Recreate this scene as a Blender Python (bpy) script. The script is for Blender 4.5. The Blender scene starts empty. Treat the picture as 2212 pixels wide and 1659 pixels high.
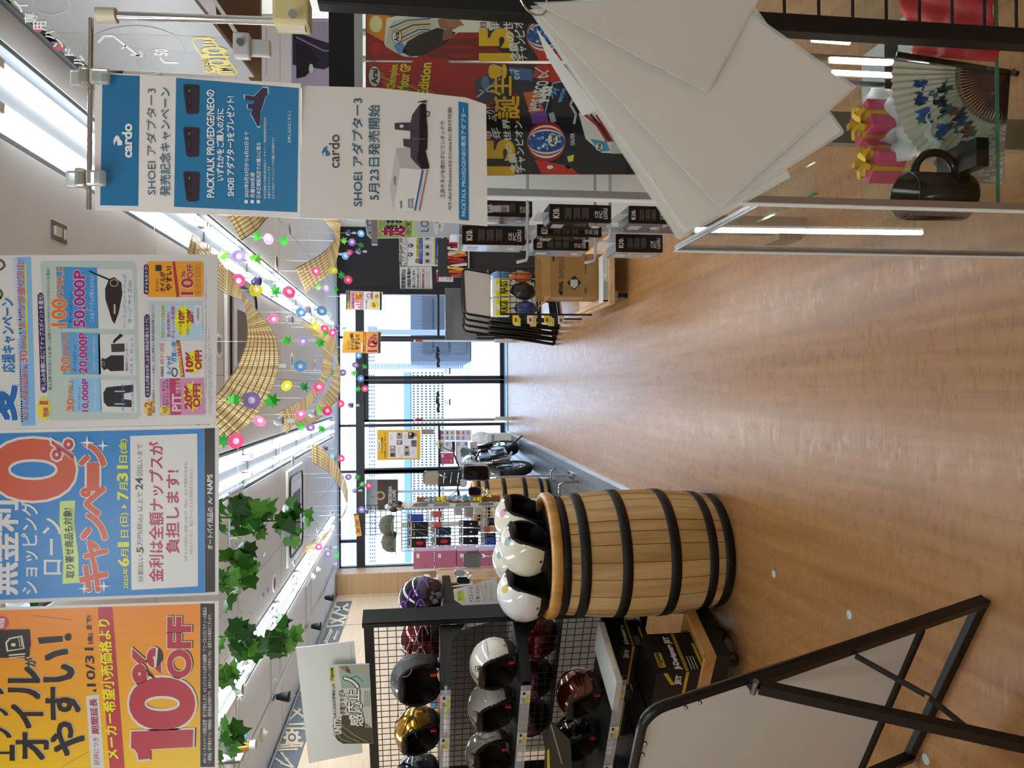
import bpy, math, random
from mathutils import Vector, Matrix
random.seed(7)
S = bpy.context.scene
COL = S.collection
V = Vector
# ---------------------------------------------------------------- camera
FPX = 1597.6
EYE = V((0, 0, 1.6))
_p, _y, _r = math.radians(7.35), math.radians(0.3), math.radians(0.3)
FW = V((math.sin(_y)*math.cos(_p), math.cos(_y)*math.cos(_p), -math.sin(_p)))
_r0 = V((math.cos(_y), -math.sin(_y), 0)); _u0 = _r0.cross(FW)
RT = _r0*math.cos(_r) - _u0*math.sin(_r)
UP = _u0*math.cos(_r) + _r0*math.sin(_r)
cd = bpy.data.cameras.new('camera'); cam = bpy.data.objects.new('camera', cd); COL.objects.link(cam)
cd.sensor_fit = 'HORIZONTAL'; cd.sensor_width = 36.0; cd.lens = 36.0*FPX/2212; cd.clip_start = .02; cd.clip_end = 400
# the phone was held on its side: the picture's right is the room's down
cam.matrix_world = Matrix(((-UP.x, RT.x, -FW.x, 0), (-UP.y, RT.y, -FW.y, 0), (-UP.z, RT.z, -FW.z, EYE.z), (0, 0, 0, 1)))
S.camera = cam
# ---------------------------------------------------------------- world, exposure
S.view_settings.view_transform = 'Standard'; S.view_settings.look = 'None'
S.view_settings.exposure = 0.25; S.view_settings.gamma = 1.0; S.view_settings.use_curve_mapping = False
SKY_STRENGTH = 3.3
TUBE_STRENGTH = 46.0
wd = bpy.data.worlds.new('sky'); S.world = wd; wd.use_nodes = True
wd.node_tree.nodes['Background'].inputs[0].default_value = (0.64, 0.80, 1.0, 1)
wd.node_tree.nodes['Background'].inputs[1].default_value = SKY_STRENGTH

# ---------------------------------------------------------------- helpers
def ray(x, y): return FW + RT*((829.5-y)/FPX) + UP*((1106-x)/FPX)
def atY(x, y, Y): d = ray(x, y); return EYE + d*(Y/d.y)
def atX(x, y, X): d = ray(x, y); return EYE + d*(X/d.x)
def atZ(x, y, Z=0.): d = ray(x, y); return EYE + d*((Z-1.6)/d.z)
def lin(h):
    h = h.lstrip('#')
    return tuple((c/12.92 if c <= .04045 else ((c+.055)/1.055)**2.4) for c in (int(h[i:i+2], 16)/255 for i in (0, 2, 4)))
MC = {}
def mat(h, r=.5, m=0., k=1., e=0., coat=0., spec=.5, tr=0., alpha=1., ior=1.45, noise=0., ns=20.):
    key = (h, r, m, k, e, coat, spec, tr, alpha, ior, noise, ns)
    if key in MC: return MC[key]
    M = bpy.data.materials.new('finish_' + h.strip('#')); M.use_nodes = True
    nt = M.node_tree; b = nt.nodes['Principled BSDF']
    c = tuple(min(.92, v*k) for v in lin(h)) + (1,)
    b.inputs['Base Color'].default_value = c
    b.inputs['Roughness'].default_value = r; b.inputs['Metallic'].default_value = m
    b.inputs['Coat Weight'].default_value = coat; b.inputs['Coat Roughness'].default_value = .05
    b.inputs['Specular IOR Level'].default_value = spec; b.inputs['IOR'].default_value = ior
    b.inputs['Transmission Weight'].default_value = tr; b.inputs['Alpha'].default_value = alpha
    if e: b.inputs['Emission Color'].default_value = c; b.inputs['Emission Strength'].default_value = e
    if noise:
        tc = nt.nodes.new('ShaderNodeTexCoord'); n = nt.nodes.new('ShaderNodeTexNoise'); n.inputs['Scale'].default_value = ns; n.inputs['Detail'].default_value = 5
        mx = nt.nodes.new('ShaderNodeMix'); mx.data_type = 'RGBA'; mx.blend_type = 'MULTIPLY'
        rp = nt.nodes.new('ShaderNodeMapRange'); rp.inputs['From Min'].default_value = .3; rp.inputs['From Max'].default_value = .7
        rp.inputs['To Min'].default_value = 1-noise; rp.inputs['To Max'].default_value = 1+noise*.3
        nt.links.new(tc.outputs['Object'], n.inputs['Vector']); nt.links.new(n.outputs['Fac'], rp.inputs['Value'])
        mx.inputs['Factor'].default_value = 1; mx.inputs[6].default_value = c
        nt.links.new(rp.outputs['Result'], mx.inputs[7]); nt.links.new(mx.outputs[2], b.inputs['Base Color'])
    MC[key] = M; return M
def grain(name, c1, c2, scale, rough=.45, amp=1., coat=0., detail=6, bump=0., wear=None):
    """wood: noise stretched along the board"""
    M = bpy.data.materials.new(name); M.use_nodes = True; nt = M.node_tree; b = nt.nodes['Principled BSDF']
    tc = nt.nodes.new('ShaderNodeTexCoord'); mp = nt.nodes.new('ShaderNodeMapping'); mp.inputs['Scale'].default_value = scale
    n = nt.nodes.new('ShaderNodeTexNoise'); n.inputs['Scale'].default_value = 1; n.inputs['Detail'].default_value = detail; n.inputs['Distortion'].default_value = .6
    cr = nt.nodes.new('ShaderNodeValToRGB'); cr.color_ramp.elements[0].position = .5-.22*amp; cr.color_ramp.elements[1].position = .5+.22*amp
    cr.color_ramp.elements[0].color = lin(c1)+(1,); cr.color_ramp.elements[1].color = lin(c2)+(1,)
    nt.links.new(tc.outputs['Object'], mp.inputs[0]); nt.links.new(mp.outputs[0], n.inputs['Vector']); nt.links.new(n.outputs['Fac'], cr.inputs[0])
    nt.links.new(cr.outputs[0], b.inputs['Base Color']); b.inputs['Roughness'].default_value = rough; b.inputs['Coat Weight'].default_value = coat
    if bump:
        bp = nt.nodes.new('ShaderNodeBump'); bp.inputs['Strength'].default_value = bump; bp.inputs['Distance'].default_value = .002
        nt.links.new(n.outputs['Fac'], bp.inputs['Height']); nt.links.new(bp.outputs[0], b.inputs['Normal'])
    return M
def glass(name, tint='#eef6f4', amount=.08, rough=.0):
    M = bpy.data.materials.new(name); M.use_nodes = True; nt = M.node_tree; nt.nodes.clear()
    o = nt.nodes.new('ShaderNodeOutputMaterial'); t = nt.nodes.new('ShaderNodeBsdfTransparent'); g = nt.nodes.new('ShaderNodeBsdfGlossy'); mx = nt.nodes.new('ShaderNodeMixShader'); lw = nt.nodes.new('ShaderNodeLayerWeight'); f = nt.nodes.new('ShaderNodeMath'); f.operation = 'POWER'; f.inputs[1].default_value = 5; f2 = nt.nodes.new('ShaderNodeMath'); f2.operation = 'MULTIPLY_ADD'
    t.inputs[0].default_value = lin(tint)+(1,); g.inputs['Roughness'].default_value = rough; f2.inputs[1].default_value = .6; f2.inputs[2].default_value = amount*.25; lw.inputs[0].default_value = .5
    nt.links.new(lw.outputs['Facing'], f.inputs[0]); nt.links.new(f.outputs[0], f2.inputs[0]); nt.links.new(f2.outputs[0], mx.inputs[0]); nt.links.new(t.outputs[0], mx.inputs[1]); nt.links.new(g.outputs[0], mx.inputs[2]); nt.links.new(mx.outputs[0], o.inputs[0])
    return M

class B:
    """collects shapes, links them as ONE mesh object"""
    def __init__(s): s.v = []; s.f = []; s.mi = []; s.sm = []; s.ms = []
    def mx(s, m):
        if m not in s.ms: s.ms.append(m)
        return s.ms.index(m)
    def add(s, vs, fs, m, sm=False):
        o = len(s.v); s.v += [tuple(p) for p in vs]; i = s.mx(m)
        for f in fs: s.f.append(tuple(o+j for j in f)); s.mi.append(i); s.sm.append(sm)
        return s
    def box(s, c, d, m, R=None):
        c = V(c); q = []
        for sx in (-.5, .5):
            for sy in (-.5, .5):
                for sz in (-.5, .5):
                    p = V((sx*d[0], sy*d[1], sz*d[2])); q.append(c + (R @ p if R else p))
        return s.add(q, [(0, 1, 3, 2), (4, 6, 7, 5), (0, 4, 5, 1), (2, 3, 7, 6), (0, 2, 6, 4), (1, 5, 7, 3)], m)
    def bb(s, x0, x1, y0, y1, z0, z1, m): return s.box(((x0+x1)/2, (y0+y1)/2, (z0+z1)/2), (abs(x1-x0), abs(y1-y0), abs(z1-z0)), m)
    def bar(s, p0, p1, w, h, m, up=(0, 0, 1)):
        p0, p1 = V(p0), V(p1); a = (p1-p0); L = a.length; a.normalize(); u = V(up)
        if abs(a.dot(u)) > .98: u = V((0, 1, 0))
        b = a.cross(u).normalized(); c = b.cross(a)
        R = Matrix((a, b, c)).transposed()
        return s.box((p0+p1)/2, (L, w, h), m, R)
    def cyl(s, p0, p1, r, m, r2=None, n=14, cap=True, sm=True):
        p0, p1 = V(p0), V(p1); r2 = r if r2 is None else r2; a = (p1-p0).normalized()
        u = a.cross(V((0, 0, 1)) if abs(a.z) < .95 else V((1, 0, 0))).normalized(); w = a.cross(u)
        vs = []
        for i in range(n):
            t = 2*math.pi*i/n; d = u*math.cos(t)+w*math.sin(t); vs += [p0+d*r, p1+d*r2]
        s.add(vs, [(2*i, 2*((i+1) % n), 2*((i+1) % n)+1, 2*i+1) for i in range(n)], m, sm)
        if cap: s.add(vs[0::2], [tuple(range(n))[::-1]], m); s.add(vs[1::2], [tuple(range(n))], m)
        return s
    def tube(s, pts, r, m, n=6, closed=False):
        pts = [V(p) for p in pts]; N = len(pts); vs = []; u = None
        for i in range(N):
            a = (pts[(i+1) % N]-pts[i-1] if closed else pts[min(i+1, N-1)]-pts[max(i-1, 0)])
            if a.length < 1e-9: a = V((0, 0, 1))
            a.normalize()
            if u is None: u = a.cross(V((0, 0, 1)) if abs(a.z) < .9 else V((1, 0, 0)))
            u = (u - a*u.dot(a)); u.normalize(); w = a.cross(u)
            rr = r[i] if isinstance(r, (list, tuple)) else r
            vs += [pts[i]+(u*math.cos(2*math.pi*j/n)+w*math.sin(2*math.pi*j/n))*rr for j in range(n)]
        fs = []
        for i in range(N if closed else N-1):
            k = (i+1) % N
            fs += [(i*n+j, i*n+(j+1) % n, k*n+(j+1) % n, k*n+j) for j in range(n)]
        if not closed: fs += [tuple(range(n))[::-1], tuple(range((N-1)*n, N*n))]
        return s.add(vs, fs, m, True)
    def sph(s, c, r, m, nu=16, nv=10, R=None):
        c = V(c); r = (r, r, r) if not isinstance(r, (tuple, list)) else r; vs = []
        for j in range(nv+1):
            ph = math.pi*j/nv
            for i in range(nu):
                t = 2*math.pi*i/nu; p = V((r[0]*math.sin(ph)*math.cos(t), r[1]*math.sin(ph)*math.sin(t), r[2]*math.cos(ph)))
                vs.append(c+(R @ p if R else p))
        return s.add(vs, [(j*nu+i, j*nu+(i+1) % nu, (j+1)*nu+(i+1) % nu, (j+1)*nu+i) for j in range(nv) for i in range(nu)][::1], m, True)
    def lathe(s, prof, m, n=32, c=(0, 0, 0), R=None, sm=True, closed=False):
        c = V(c); vs = []
        for r, z in prof:
            for i in range(n):
                t = 2*math.pi*i/n; p = V((r*math.cos(t), r*math.sin(t), z)); vs.append(c+(R @ p if R else p))
        K = len(prof); fs = [(j*n+i, j*n+(i+1) % n, ((j+1) % K)*n+(i+1) % n, ((j+1) % K)*n+i) for j in range(K if closed else K-1) for i in range(n)]
        return s.add(vs, fs, m, sm)
    def prism(s, pts, off, m):
        """flat outline in space, thickened by the vector off"""
        pts = [V(p) for p in pts]; off = V(off); n = len(pts)
        return s.add(pts+[p+off for p in pts], [tuple(range(n)), tuple(range(n, 2*n))[::-1]]+[(i, i+n, (i+1) % n+n, (i+1) % n) for i in range(n)], m)
    def grid(s, fn, nu, nv, m, sm=True):
        vs = [fn(i/nu, j/nv) for j in range(nv+1) for i in range(nu+1)]
        return s.add(vs, [(j*(nu+1)+i, j*(nu+1)+i+1, (j+1)*(nu+1)+i+1, (j+1)*(nu+1)+i) for j in range(nv) for i in range(nu)], m, sm)
    def obj(s, name, parent=None, label=None, cat=None, group=None, kind=None, bev=0, solid=0, local=False, seg=2):
        me = bpy.data.meshes.new(name); me.from_pydata(s.v, [], s.f)
        for m in s.ms: me.materials.append(m)
        me.polygons.foreach_set('material_index', s.mi); me.polygons.foreach_set('use_smooth', s.sm); me.update()
        o = bpy.data.objects.new(name, me); COL.objects.link(o)
        if bev:
            b = o.modifiers.new('edge', 'BEVEL'); b.width = bev; b.segments = seg; b.limit_method = 'ANGLE'
        if solid:
            q = o.modifiers.new('skin', 'SOLIDIFY'); q.thickness = solid; q.offset = 0
        if parent is not None:
            o.parent = parent
            if not local: o.matrix_parent_inverse = wm(parent).inverted()
        return tag(o, label, cat, group, kind)
def wm(o):
    m = o.matrix_basis.copy()
    while o.parent is not None: m = o.parent.matrix_basis @ o.matrix_parent_inverse @ m; o = o.parent
    return m
def tag(o, label=None, cat=None, group=None, kind=None):
    for k, v in (('label', label), ('category', cat), ('group', group), ('kind', kind)):
        if v: o[k] = v
    return o
def thing(name, label, cat, loc=(0, 0, 0), rz=0., group=None, rot=None):
    o = bpy.data.objects.new(name, None); o.empty_display_size = .05; COL.objects.link(o); o.location = loc
    o.rotation_euler = rot if rot else (0, 0, rz)
    return tag(o, label, cat, group)
def dup(o, loc=None, rot=None, label=None, parent=None):
    c = o.copy(); COL.objects.link(c)
    if parent is not None: c.parent = parent; c.matrix_parent_inverse = o.matrix_parent_inverse.copy()
    if loc is not None: c.location = loc
    if rot is not None: c.rotation_euler = rot
    if label: c['label'] = label
    for ch in o.children: dup(ch, parent=c)
    return c
TXT = {}
_tc = bpy.data.curves.new('lettering', 'FONT'); _to = bpy.data.objects.new('lettering', _tc)
def glyphs(s, off=0., res=3):
    key = (s, off, res)
    if key not in TXT:
        COL.objects.link(_to); _tc.body = s; _tc.offset = off; _tc.resolution_u = res
        dg = bpy.context.evaluated_depsgraph_get(); me = _to.evaluated_get(dg).to_mesh()
        TXT[key] = ([(v.co.x, v.co.y) for v in me.vertices], [tuple(p.vertices) for p in me.polygons])
        _to.evaluated_get(dg).to_mesh_clear(); COL.objects.unlink(_to)
    return TXT[key]
class Sheet(B):
    """a flat printed surface: a plane in the room; print is laid on it as thin ink layers"""
    def __init__(s, p, n=(0, -1, 0), k=1., dl=.0003, r=.4, coat=0., z=(1, 0, 0)):
        super().__init__(); s.z = z; s.p = V(p); s.n = V(n).normalized(); s.k = k; s.dl = dl; s.r = r; s.coat = coat
        if (EYE-s.p).dot(s.n) < 0: s.n = -s.n
    def W(s, x, y, l=0):
        d = ray(s.z[1]+x/s.z[0], s.z[2]+y/s.z[0]); return EYE + d*((s.p + s.n*(s.dl*l) - EYE).dot(s.n)/d.dot(s.n))
    def M(s, c): return c if not isinstance(c, str) else mat(c, s.r, k=s.k, coat=s.coat)
    def base(s, pts, c, t=.001): return s.prism([s.W(x, y) for x, y in pts], -s.n*t, s.M(c))
    def poly(s, pts, c, l=1): return s.add([s.W(x, y, l) for x, y in pts], [tuple(range(len(pts)))], s.M(c))
    def rect(s, x0, x1, y0, y1, c, l=1): return s.poly([(x0, y0), (x1, y0), (x1, y1), (x0, y1)], c, l)
    def rr(s, x0, x1, y0, y1, c, l=1, r=4):
        pts = []
        for cx, cy, a in ((x1-r, y1-r, 0), (x0+r, y1-r, 1), (x0+r, y0+r, 2), (x1-r, y0+r, 3)):
            pts += [(cx+r*math.cos((a+i/4)*math.pi/2), cy+r*math.sin((a+i/4)*math.pi/2)) for i in range(5)]
        return s.poly(pts, c, l)
    def ell(s, x, y, rx, ry, c, l=2, n=24): return s.poly([(x+rx*math.cos(2*math.pi*i/n), y+ry*math.sin(2*math.pi*i/n)) for i in range(n)], c, l)
    def ring(s, x, y, rx, ry, w, c, l=2, n=24):
        vs = []
        for i in range(n):
            a = 2*math.pi*i/n; vs += [s.W(x+rx*math.cos(a), y+ry*math.sin(a), l), s.W(x+(rx-w)*math.cos(a), y+(ry-w)*math.sin(a), l)]
        return s.add(vs, [(2*i, 2*((i+1) % n), 2*((i+1) % n)+1, 2*i+1) for i in range(n)], s.M(c))
    def star(s, x, y, rx, ry, c, l=2, n=12, q=.72, rot=0.):
        return s.poly([(x+rx*(1 if i % 2 == 0 else q)*math.cos(math.pi*i/n+rot), y+ry*(1 if i % 2 == 0 else q)*math.sin(math.pi*i/n+rot)) for i in range(2*n)], c, l)
    def line(s, pts, w, c, l=2):
        for (x0, y0), (x1, y1) in zip(pts, pts[1:]):
            L = math.hypot(x1-x0, y1-y0) or 1; nx, ny = -(y1-y0)/L*w/2, (x1-x0)/L*w/2
            s.poly([(x0+nx, y0+ny), (x1+nx, y1+ny), (x1-nx, y1-ny), (x0-nx, y0-ny)], c, l)
        return s
    def tx(s, t, x0, x1, y0, y1, c, b=0., o=None, ow=.03, l=6, dx=0., res=2):
        """lettering filling the box x0..x1 (top to foot), y1..y0 (start to end)"""
        if t == '1' and (y1-y0) > .42*(x1-x0): c_, h_ = (y0+y1)/2, .14*(x1-x0); y0, y1 = c_-h_, c_+h_
        vs, _ = glyphs(t, 0., res); ax = [v[0] for v in vs]; ay = [v[1] for v in vs]
        a0, a1, b0, b1 = min(ax), max(ax), min(ay), max(ay); w, h = (a1-a0) or 1, (b1-b0) or 1
        cjk = any(ord(ch) > 0x2E7F for ch in t)
        def put(off, col, ll):
            # dense characters are thickened by overprinting, the others by widening the outline
            sh = [(0, 0)] if not cjk or off < .004 else [(0, 0)]+[(off*math.cos(k*math.pi/4), off*math.sin(k*math.pi/4)) for k in range(1, 8, 1 if off > .04 else 2)]
            vv, ff = glyphs(t, 0. if cjk else off, res)
            for i_, (ox, oy) in enumerate(sh):
                q = []
                for a, bb in vv:
                    f, g = (a+ox-a0)/w, (bb+oy-b0)/h
                    q.append(s.W(x1+(x0-x1)*g+dx*f, y1+(y0-y1)*f, ll+.12*i_))
                s.add(q, ff, s.M(col))
        if o: put(b+ow, o, l-1)
        put(b, c, l); return s
# ================================================================ ROOM
WHITE = mat('#e2e0dc', .7, noise=.05, ns=3.); CEIL = mat('#eaf0f8', .85, noise=.03, ns=1.3)
FRAME = mat('#1b1c22', .45); ALU = mat('#b9bcc0', .3, .9); CHROME = mat('#d8dadd', .08, 1.); BLACK = mat('#0c0c0d', .45); BLACKG = mat('#0b0b0c', .15)
STEEL = mat('#9a9da2', .25, 1.); PLW = mat('#e4e4e2', .35); RUBBER = mat('#101010', .8); DARK = mat('#0b0908', .85)
XL, XR, YN, YF, ZC = -3.55, 2.9, -3.2, 13.5, 3.0
# floor: printed wood sheet, grain running to the entrance
def floor_mat():
    M = bpy.data.materials.new('vinyl_wood_floor'); M.use_nodes = True; nt = M.node_tree; b = nt.nodes['Principled BSDF']
    N = nt.nodes.new; L = nt.links.new
    tc = N('ShaderNodeTexCoord')
    def nz(sc, det, dist=.0):
        mp = N('ShaderNodeMapping'); mp.inputs['Scale'].default_value = sc; mp.inputs['Rotation'].default_value = (0, 0, .12)
        n = N('ShaderNodeTexNoise'); n.inputs['Scale'].default_value = 1; n.inputs['Detail'].default_value = det; n.inputs['Distortion'].default_value = dist
        L(tc.outputs['Object'], mp.inputs[0]); L(mp.outputs[0], n.inputs['Vector']); return n
    g = nz((26, 1.1, 1), 7, .5); w = nz((.7, .35, 1), 3); sc = nz((9, 40, 1), 4, 2.)
    cr = N('ShaderNodeValToRGB'); e = cr.color_ramp.elements; e[0].position = .3; e[1].position = .72; e[0].color = lin('#865c33')+(1,); e[1].color = lin('#a27646')+(1,)
    L(g.outputs['Fac'], cr.inputs[0])
    mx = N('ShaderNodeMix'); mx.data_type = 'RGBA'; mx.blend_type = 'MIX'; L(w.outputs['Fac'], mx.inputs['Factor']); L(cr.outputs[0], mx.inputs[6])
    m2 = N('ShaderNodeMix'); m2.data_type = 'RGBA'; m2.blend_type = 'MULTIPLY'; m2.inputs['Factor'].default_value = 1; m2.inputs[7].default_value = (.93, .88, .84, 1); L(cr.outputs[0], m2.inputs[6]); L(m2.outputs[2], mx.inputs[7])
    L(mx.outputs[2], b.inputs['Base Color'])
    rr = N('ShaderNodeMapRange'); rr.inputs['From Min'].default_value = .3; rr.inputs['From Max'].default_value = .7; rr.inputs['To Min'].default_value = .22; rr.inputs['To Max'].default_value = .38
    L(sc.outputs['Fac'], rr.inputs['Value']); L(rr.outputs[0], b.inputs['Roughness'])
    bp = N('ShaderNodeBump'); bp.inputs['Strength'].default_value = .06; bp.inputs['Distance'].default_value = .01; L(sc.outputs['Fac'], bp.inputs['Height']); L(bp.outputs[0], b.inputs['Normal'])
    b.inputs['Specular IOR Level'].default_value = .38
    return M
b = B(); b.bb(XL-.3, XR+.1, YN, YF+.1, -.12, 0, floor_mat()); b.obj('floor', kind='structure')
# ceiling with recessed light troughs
ROWS = [(.86, 1.2), (-.82, -.46), (-2.42, -2.06)]
TY0, TY1 = 2.62, 12.9
b = B(); xs = [XL-.3] + [q for r in sorted(ROWS) for q in r] + [XR+.1]
for i in range(0, len(xs), 2): b.bb(xs[i], xs[i+1], TY0, TY1, ZC, ZC+.14, CEIL)
b.bb(xs[0], xs[-1], YN, TY0, ZC, ZC+.14, CEIL); b.bb(xs[0], xs[-1], TY1, YF+.2, ZC, ZC+.14, CEIL)
b.bb(xs[0], xs[-1], YN, YF+.2, ZC+.14, ZC+.2, CEIL)
b.obj('ceiling', kind='structure')
seam = mat('#b4b2ae', .8)
b = B()
for x, y0, y1 in ((-1.62, 2.6, 13.3), (.1, -1, 13.3), (1.75, -1, 13.3), (-2.95, 2.6, 13.)): b.bb(x, x+.006, y0, y1, ZC-.002, ZC, seam)
for y in (4.2, 6.05, 7.9, 9.75, 11.6): b.bb(XL, XR, y, y+.006, ZC-.002, ZC, seam)
b.obj('trim_1', kind='structure')
# walls
WPANEL = grain('pale_wood_panel', '#b79b7c', '#cdb597', (1.2, 1.2, 26), .5, amp=1.3)
WPANEL2 = grain('tan_wood_panel', '#a8875f', '#bb9c74', (1.2, 1.2, 26), .5, amp=1.3)
b = B(); b.bb(XL-.12, XL, YN, 13.0, 0, ZC, WPANEL); b.obj('wall_left', kind='structure')
b = B(); b.bb(XL-.12, -3.19, 13.0, 13.12, 0, ZC, WPANEL2); b.bb(-3.31, -3.19, 13.12, YF, 0, ZC, WPANEL2); b.obj('wall_alcove', kind='structure')
b = B(); b.bb(XR, XR+.1, YN, YF, 0, ZC, WHITE); b.obj('wall_right', kind='structure')
b = B(); b.bb(XL-.12, XR+.1, YN-.1, YN, 0, ZC, WHITE); b.obj('wall_rear', kind='structure')
b = B(); b.bb(1.7, XR, YF-.03, YF+.12, 0, ZC, mat('#1d1c20', .5, noise=.05)); b.obj('wall_entrance', kind='structure')
# picture rail under the ceiling along the wood wall
b = B(); b.bb(XL, XL+.03, 2., 13.0, 2.965, 2.985, ALU); b.obj('trim_2', kind='structure')
b = B(); b.bb(-3.0, -2.96, 3.4, 13.0, 2.982, 2.999, ALU); b.obj('trim_3', kind='structure')
# entrance glazing: outlines in the plane of the front
def fx(y): return atY(930, y, YF).x
def fz(x): return atY(x, 830, YF).z
def frame_bar(b, x0, x1, y0, y1, d=.1): b.bb(fx(y0), fx(y1), YF-d/2, YF+d/2, fz(x1), fz(x0), FRAME)
b = B()
frame_bar(b, 731, 735, 627, 1222); frame_bar(b, 769, 787, 627, 1222, .14)
for y in (628, 729, 917, 1015, 1219): frame_bar(b, 731, 769, y-2, y+3); frame_bar(b, 780, 1092, y-2.5, y+3.5, .12)
frame_bar(b, 1012/1012*787, 1092, 1009, 1021, .12); frame_bar(b, 731, 769, 1160, 1166)
frame_bar(b, 945, 950, 628, 730); frame_bar(b, 946, 950, 919, 1012); frame_bar(b, 946, 950, 1020, 1219)
frame_bar(b, 1080, 1093, 627, 733); frame_bar(b, 1080, 1093, 915, 1222)
b.obj('window_frame_1', kind='structure')
GL = glass('shop_glass', '#f4faff', .12)
b = B()
for y0, y1 in ((632, 727), (921, 1010), (1021, 1217)): b.bb(fx(y0), fx(y1), YF-.004, YF+.004, fz(1085), fz(780), GL)
b.bb(fx(631), fx(1217), YF-.004, YF+.004, fz(769), fz(735), GL); b.obj('window_1', kind='structure')
MARK = mat('#20212a', .5)
for i, (y0, y1) in enumerate(((733, 820), (822, 910))):
    b = B()
    frame_bar(b, 787, 796, y0, y1, .05); frame_bar(b, 1080, 1092, y0, y1, .05); frame_bar(b, 787, 1092, *((733, 738) if i == 0 else (820.6, 829)), .05); frame_bar(b, 787, 1092, *((812, 820.4) if i == 0 else (905, 910)), .05)
    d = b.obj('door_%d' % (i+1), kind='structure')
    b = B(); b.bb(fx(y0+6), fx(y1-5), YF-.004, YF+.004, fz(1082), fz(794), GL); b.obj('door_pane', d)
    # wavy shop lettering seen from behind, round sticker and strip, on the door glass
    s = Sheet((0, YF-.006, 0), dl=.001); yc = y0+17 if i == 0 else y0+25
    s.line([(948, yc), (943, yc+3), (949, yc+8), (942, yc+11)], 4.5, MARK, 1)
    s.poly([(942, yc+12), (950, yc+13), (948, yc+20), (951, yc+27), (949, yc+36), (951, yc+43), (944, yc+44), (943, yc+36), (945, yc+29), (941, yc+22)], MARK, 1)
    s.ring(963.5, yc+52-i*30, 3, 5, 1.2, MARK, 1, 14); s.rect(970, 973, yc+45-i*30, yc+58-i*30, MARK, 1); s.ring(1084, yc+45-i*26, 2.5, 2.5, 1.2, mat('#c8ccd0', .3), 2, 12)
    s.obj('door_sticker', d)
# threshold plate
b = B(); b.bb(-.8, .82, 13.0, YF-.02, 0, .012, mat('#7f95a8', .35, .6)); b.obj('floor_threshold', kind='structure')
# ---------------- outside: street, wall, blocks in full sun
PAVE = mat('#d8dade', .8)
b = B(); b.add([(-60, YF+.1, -.02), (60, YF+.1, -.02), (60, 34, -.9), (-60, 34, -.9), (60, 150, -.9), (-60, 150, -.9)], [(0, 1, 2, 3), (3, 2, 4, 5)], PAVE); b.obj('pavement', kind='structure')
def facade(name, x0, x1, y0, y1, Y, deep, wall, win, nx, nz, label, cat='building', wx=.5, wz=.55, extra=None):
    """a block standing at distance Y; x0 top, x1 foot, y0..y1 sides in the picture"""
    a, c = atY(x1, y1, Y), atY(x0, y0, Y)
    t = thing(name, label, cat, ((a.x+c.x)/2, Y+deep/2, a.z))
    b = B(); b.bb(a.x, c.x, Y, Y+deep, min(a.z, -.85), c.z, mat(wall, .8)); b.obj('wall', t)
    W, H = (c.x-a.x)/nx, (c.z-a.z)/nz; wm_ = mat(win, .3)
    for i in range(nx):
        for j in range(nz):
            if i*nz+j < 100: b = B()
            elif i*nz+j == 100: b = rest = B()
            b.bb(a.x+W*(i+.5-wx/2), a.x+W*(i+.5+wx/2), Y-.05, Y+.05, a.z+H*(j+.5-wz/2), a.z+H*(j+.5+wz/2), wm_)
            if i*nz+j < 100: b.obj('window', t)
    if nx*nz > 100: rest.obj('window', t, kind='stuff')
    if extra: extra(t)
    return t
def garage_extra(t):
    b = B(); Y = 33.9
    for x0, x1, y0, y1, c in ((914, 934, 630, 763, '#3d3f46'), (938, 969, 630, 763, '#42444b'), (973, 1007, 640, 763, '#474b52')):
        p, q = atY(x1, y1, Y), atY(x0, y0, Y); b.bb(p.x, q.x, Y-.02, Y+.05, p.z, q.z, mat(c, .6))
    b.obj('shutter', t)
facade('garage_building', 886, 1016, 560, 781, 34, 5, '#5a5d68', '#7a7d88', 4, 1, 'low grey building with dark shutters across the street beyond the door', 'building', .02, .9, garage_extra)
s = Sheet((0, 33.93, 0), dl=.02); s.rect(913, 923, 695, 714, '#2a2f80', 0.2); s.rect(923, 932, 695, 714, '#cfd4e6', .2)
s.tx('ETC2.0', 914.5, 921.5, 696, 713, '#e8ecff', .02, l=1); s.tx('SHOP', 924.5, 930.5, 696, 704, '#2a2f80', .02, l=1); s.ring(927.5, 709, 2.6, 2.8, 1.1, '#2a2f80', 1, 12)
s.base([(913, 695), (932, 695), (932, 714), (913, 714)], '#cfd4e6', .1)
s.obj('shop_sign', None, 'small purple and white square sign on the grey building outside', 'sign')
facade('tower_block', 780, 1025, 785, 797, 40, 8, '#e6e8ee', '#8d96b4', 4, 52, 'narrow striped tower seen through the glass door beside the grey building', 'building', .55, .5)
facade('office_building', 889, 962, 797, 1216, 70, 10, '#f0f1f4', '#4a4742', 74, 8, 'long white office building with rows of tiny dark windows across the street', 'building', .55, .5)
facade('upper_office_building', 795, 812, 735, 1216, 90, 10, '#f2f4f8', '#5a6684', 60, 3, 'distant white tower row with tiny blue windows above the office building', 'building', .45, .6)
facade('roof_lattice_building', 752, 770, 770, 1216, 95, 8, '#eef2f6', '#9fb4c8', 70, 3, 'distant pale block topmost behind the transom glass', 'building', .4, .5)
b = B(); p, q = atY(889, 1216, 70), atY(872, 797, 70); b.bb(p.x, q.x, 70.2, 79, p.z, q.z, mat('#7f9be0', .6)); b.obj('blue_fascia', None, 'long light blue fascia band running above the white office building', 'fascia')
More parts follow.
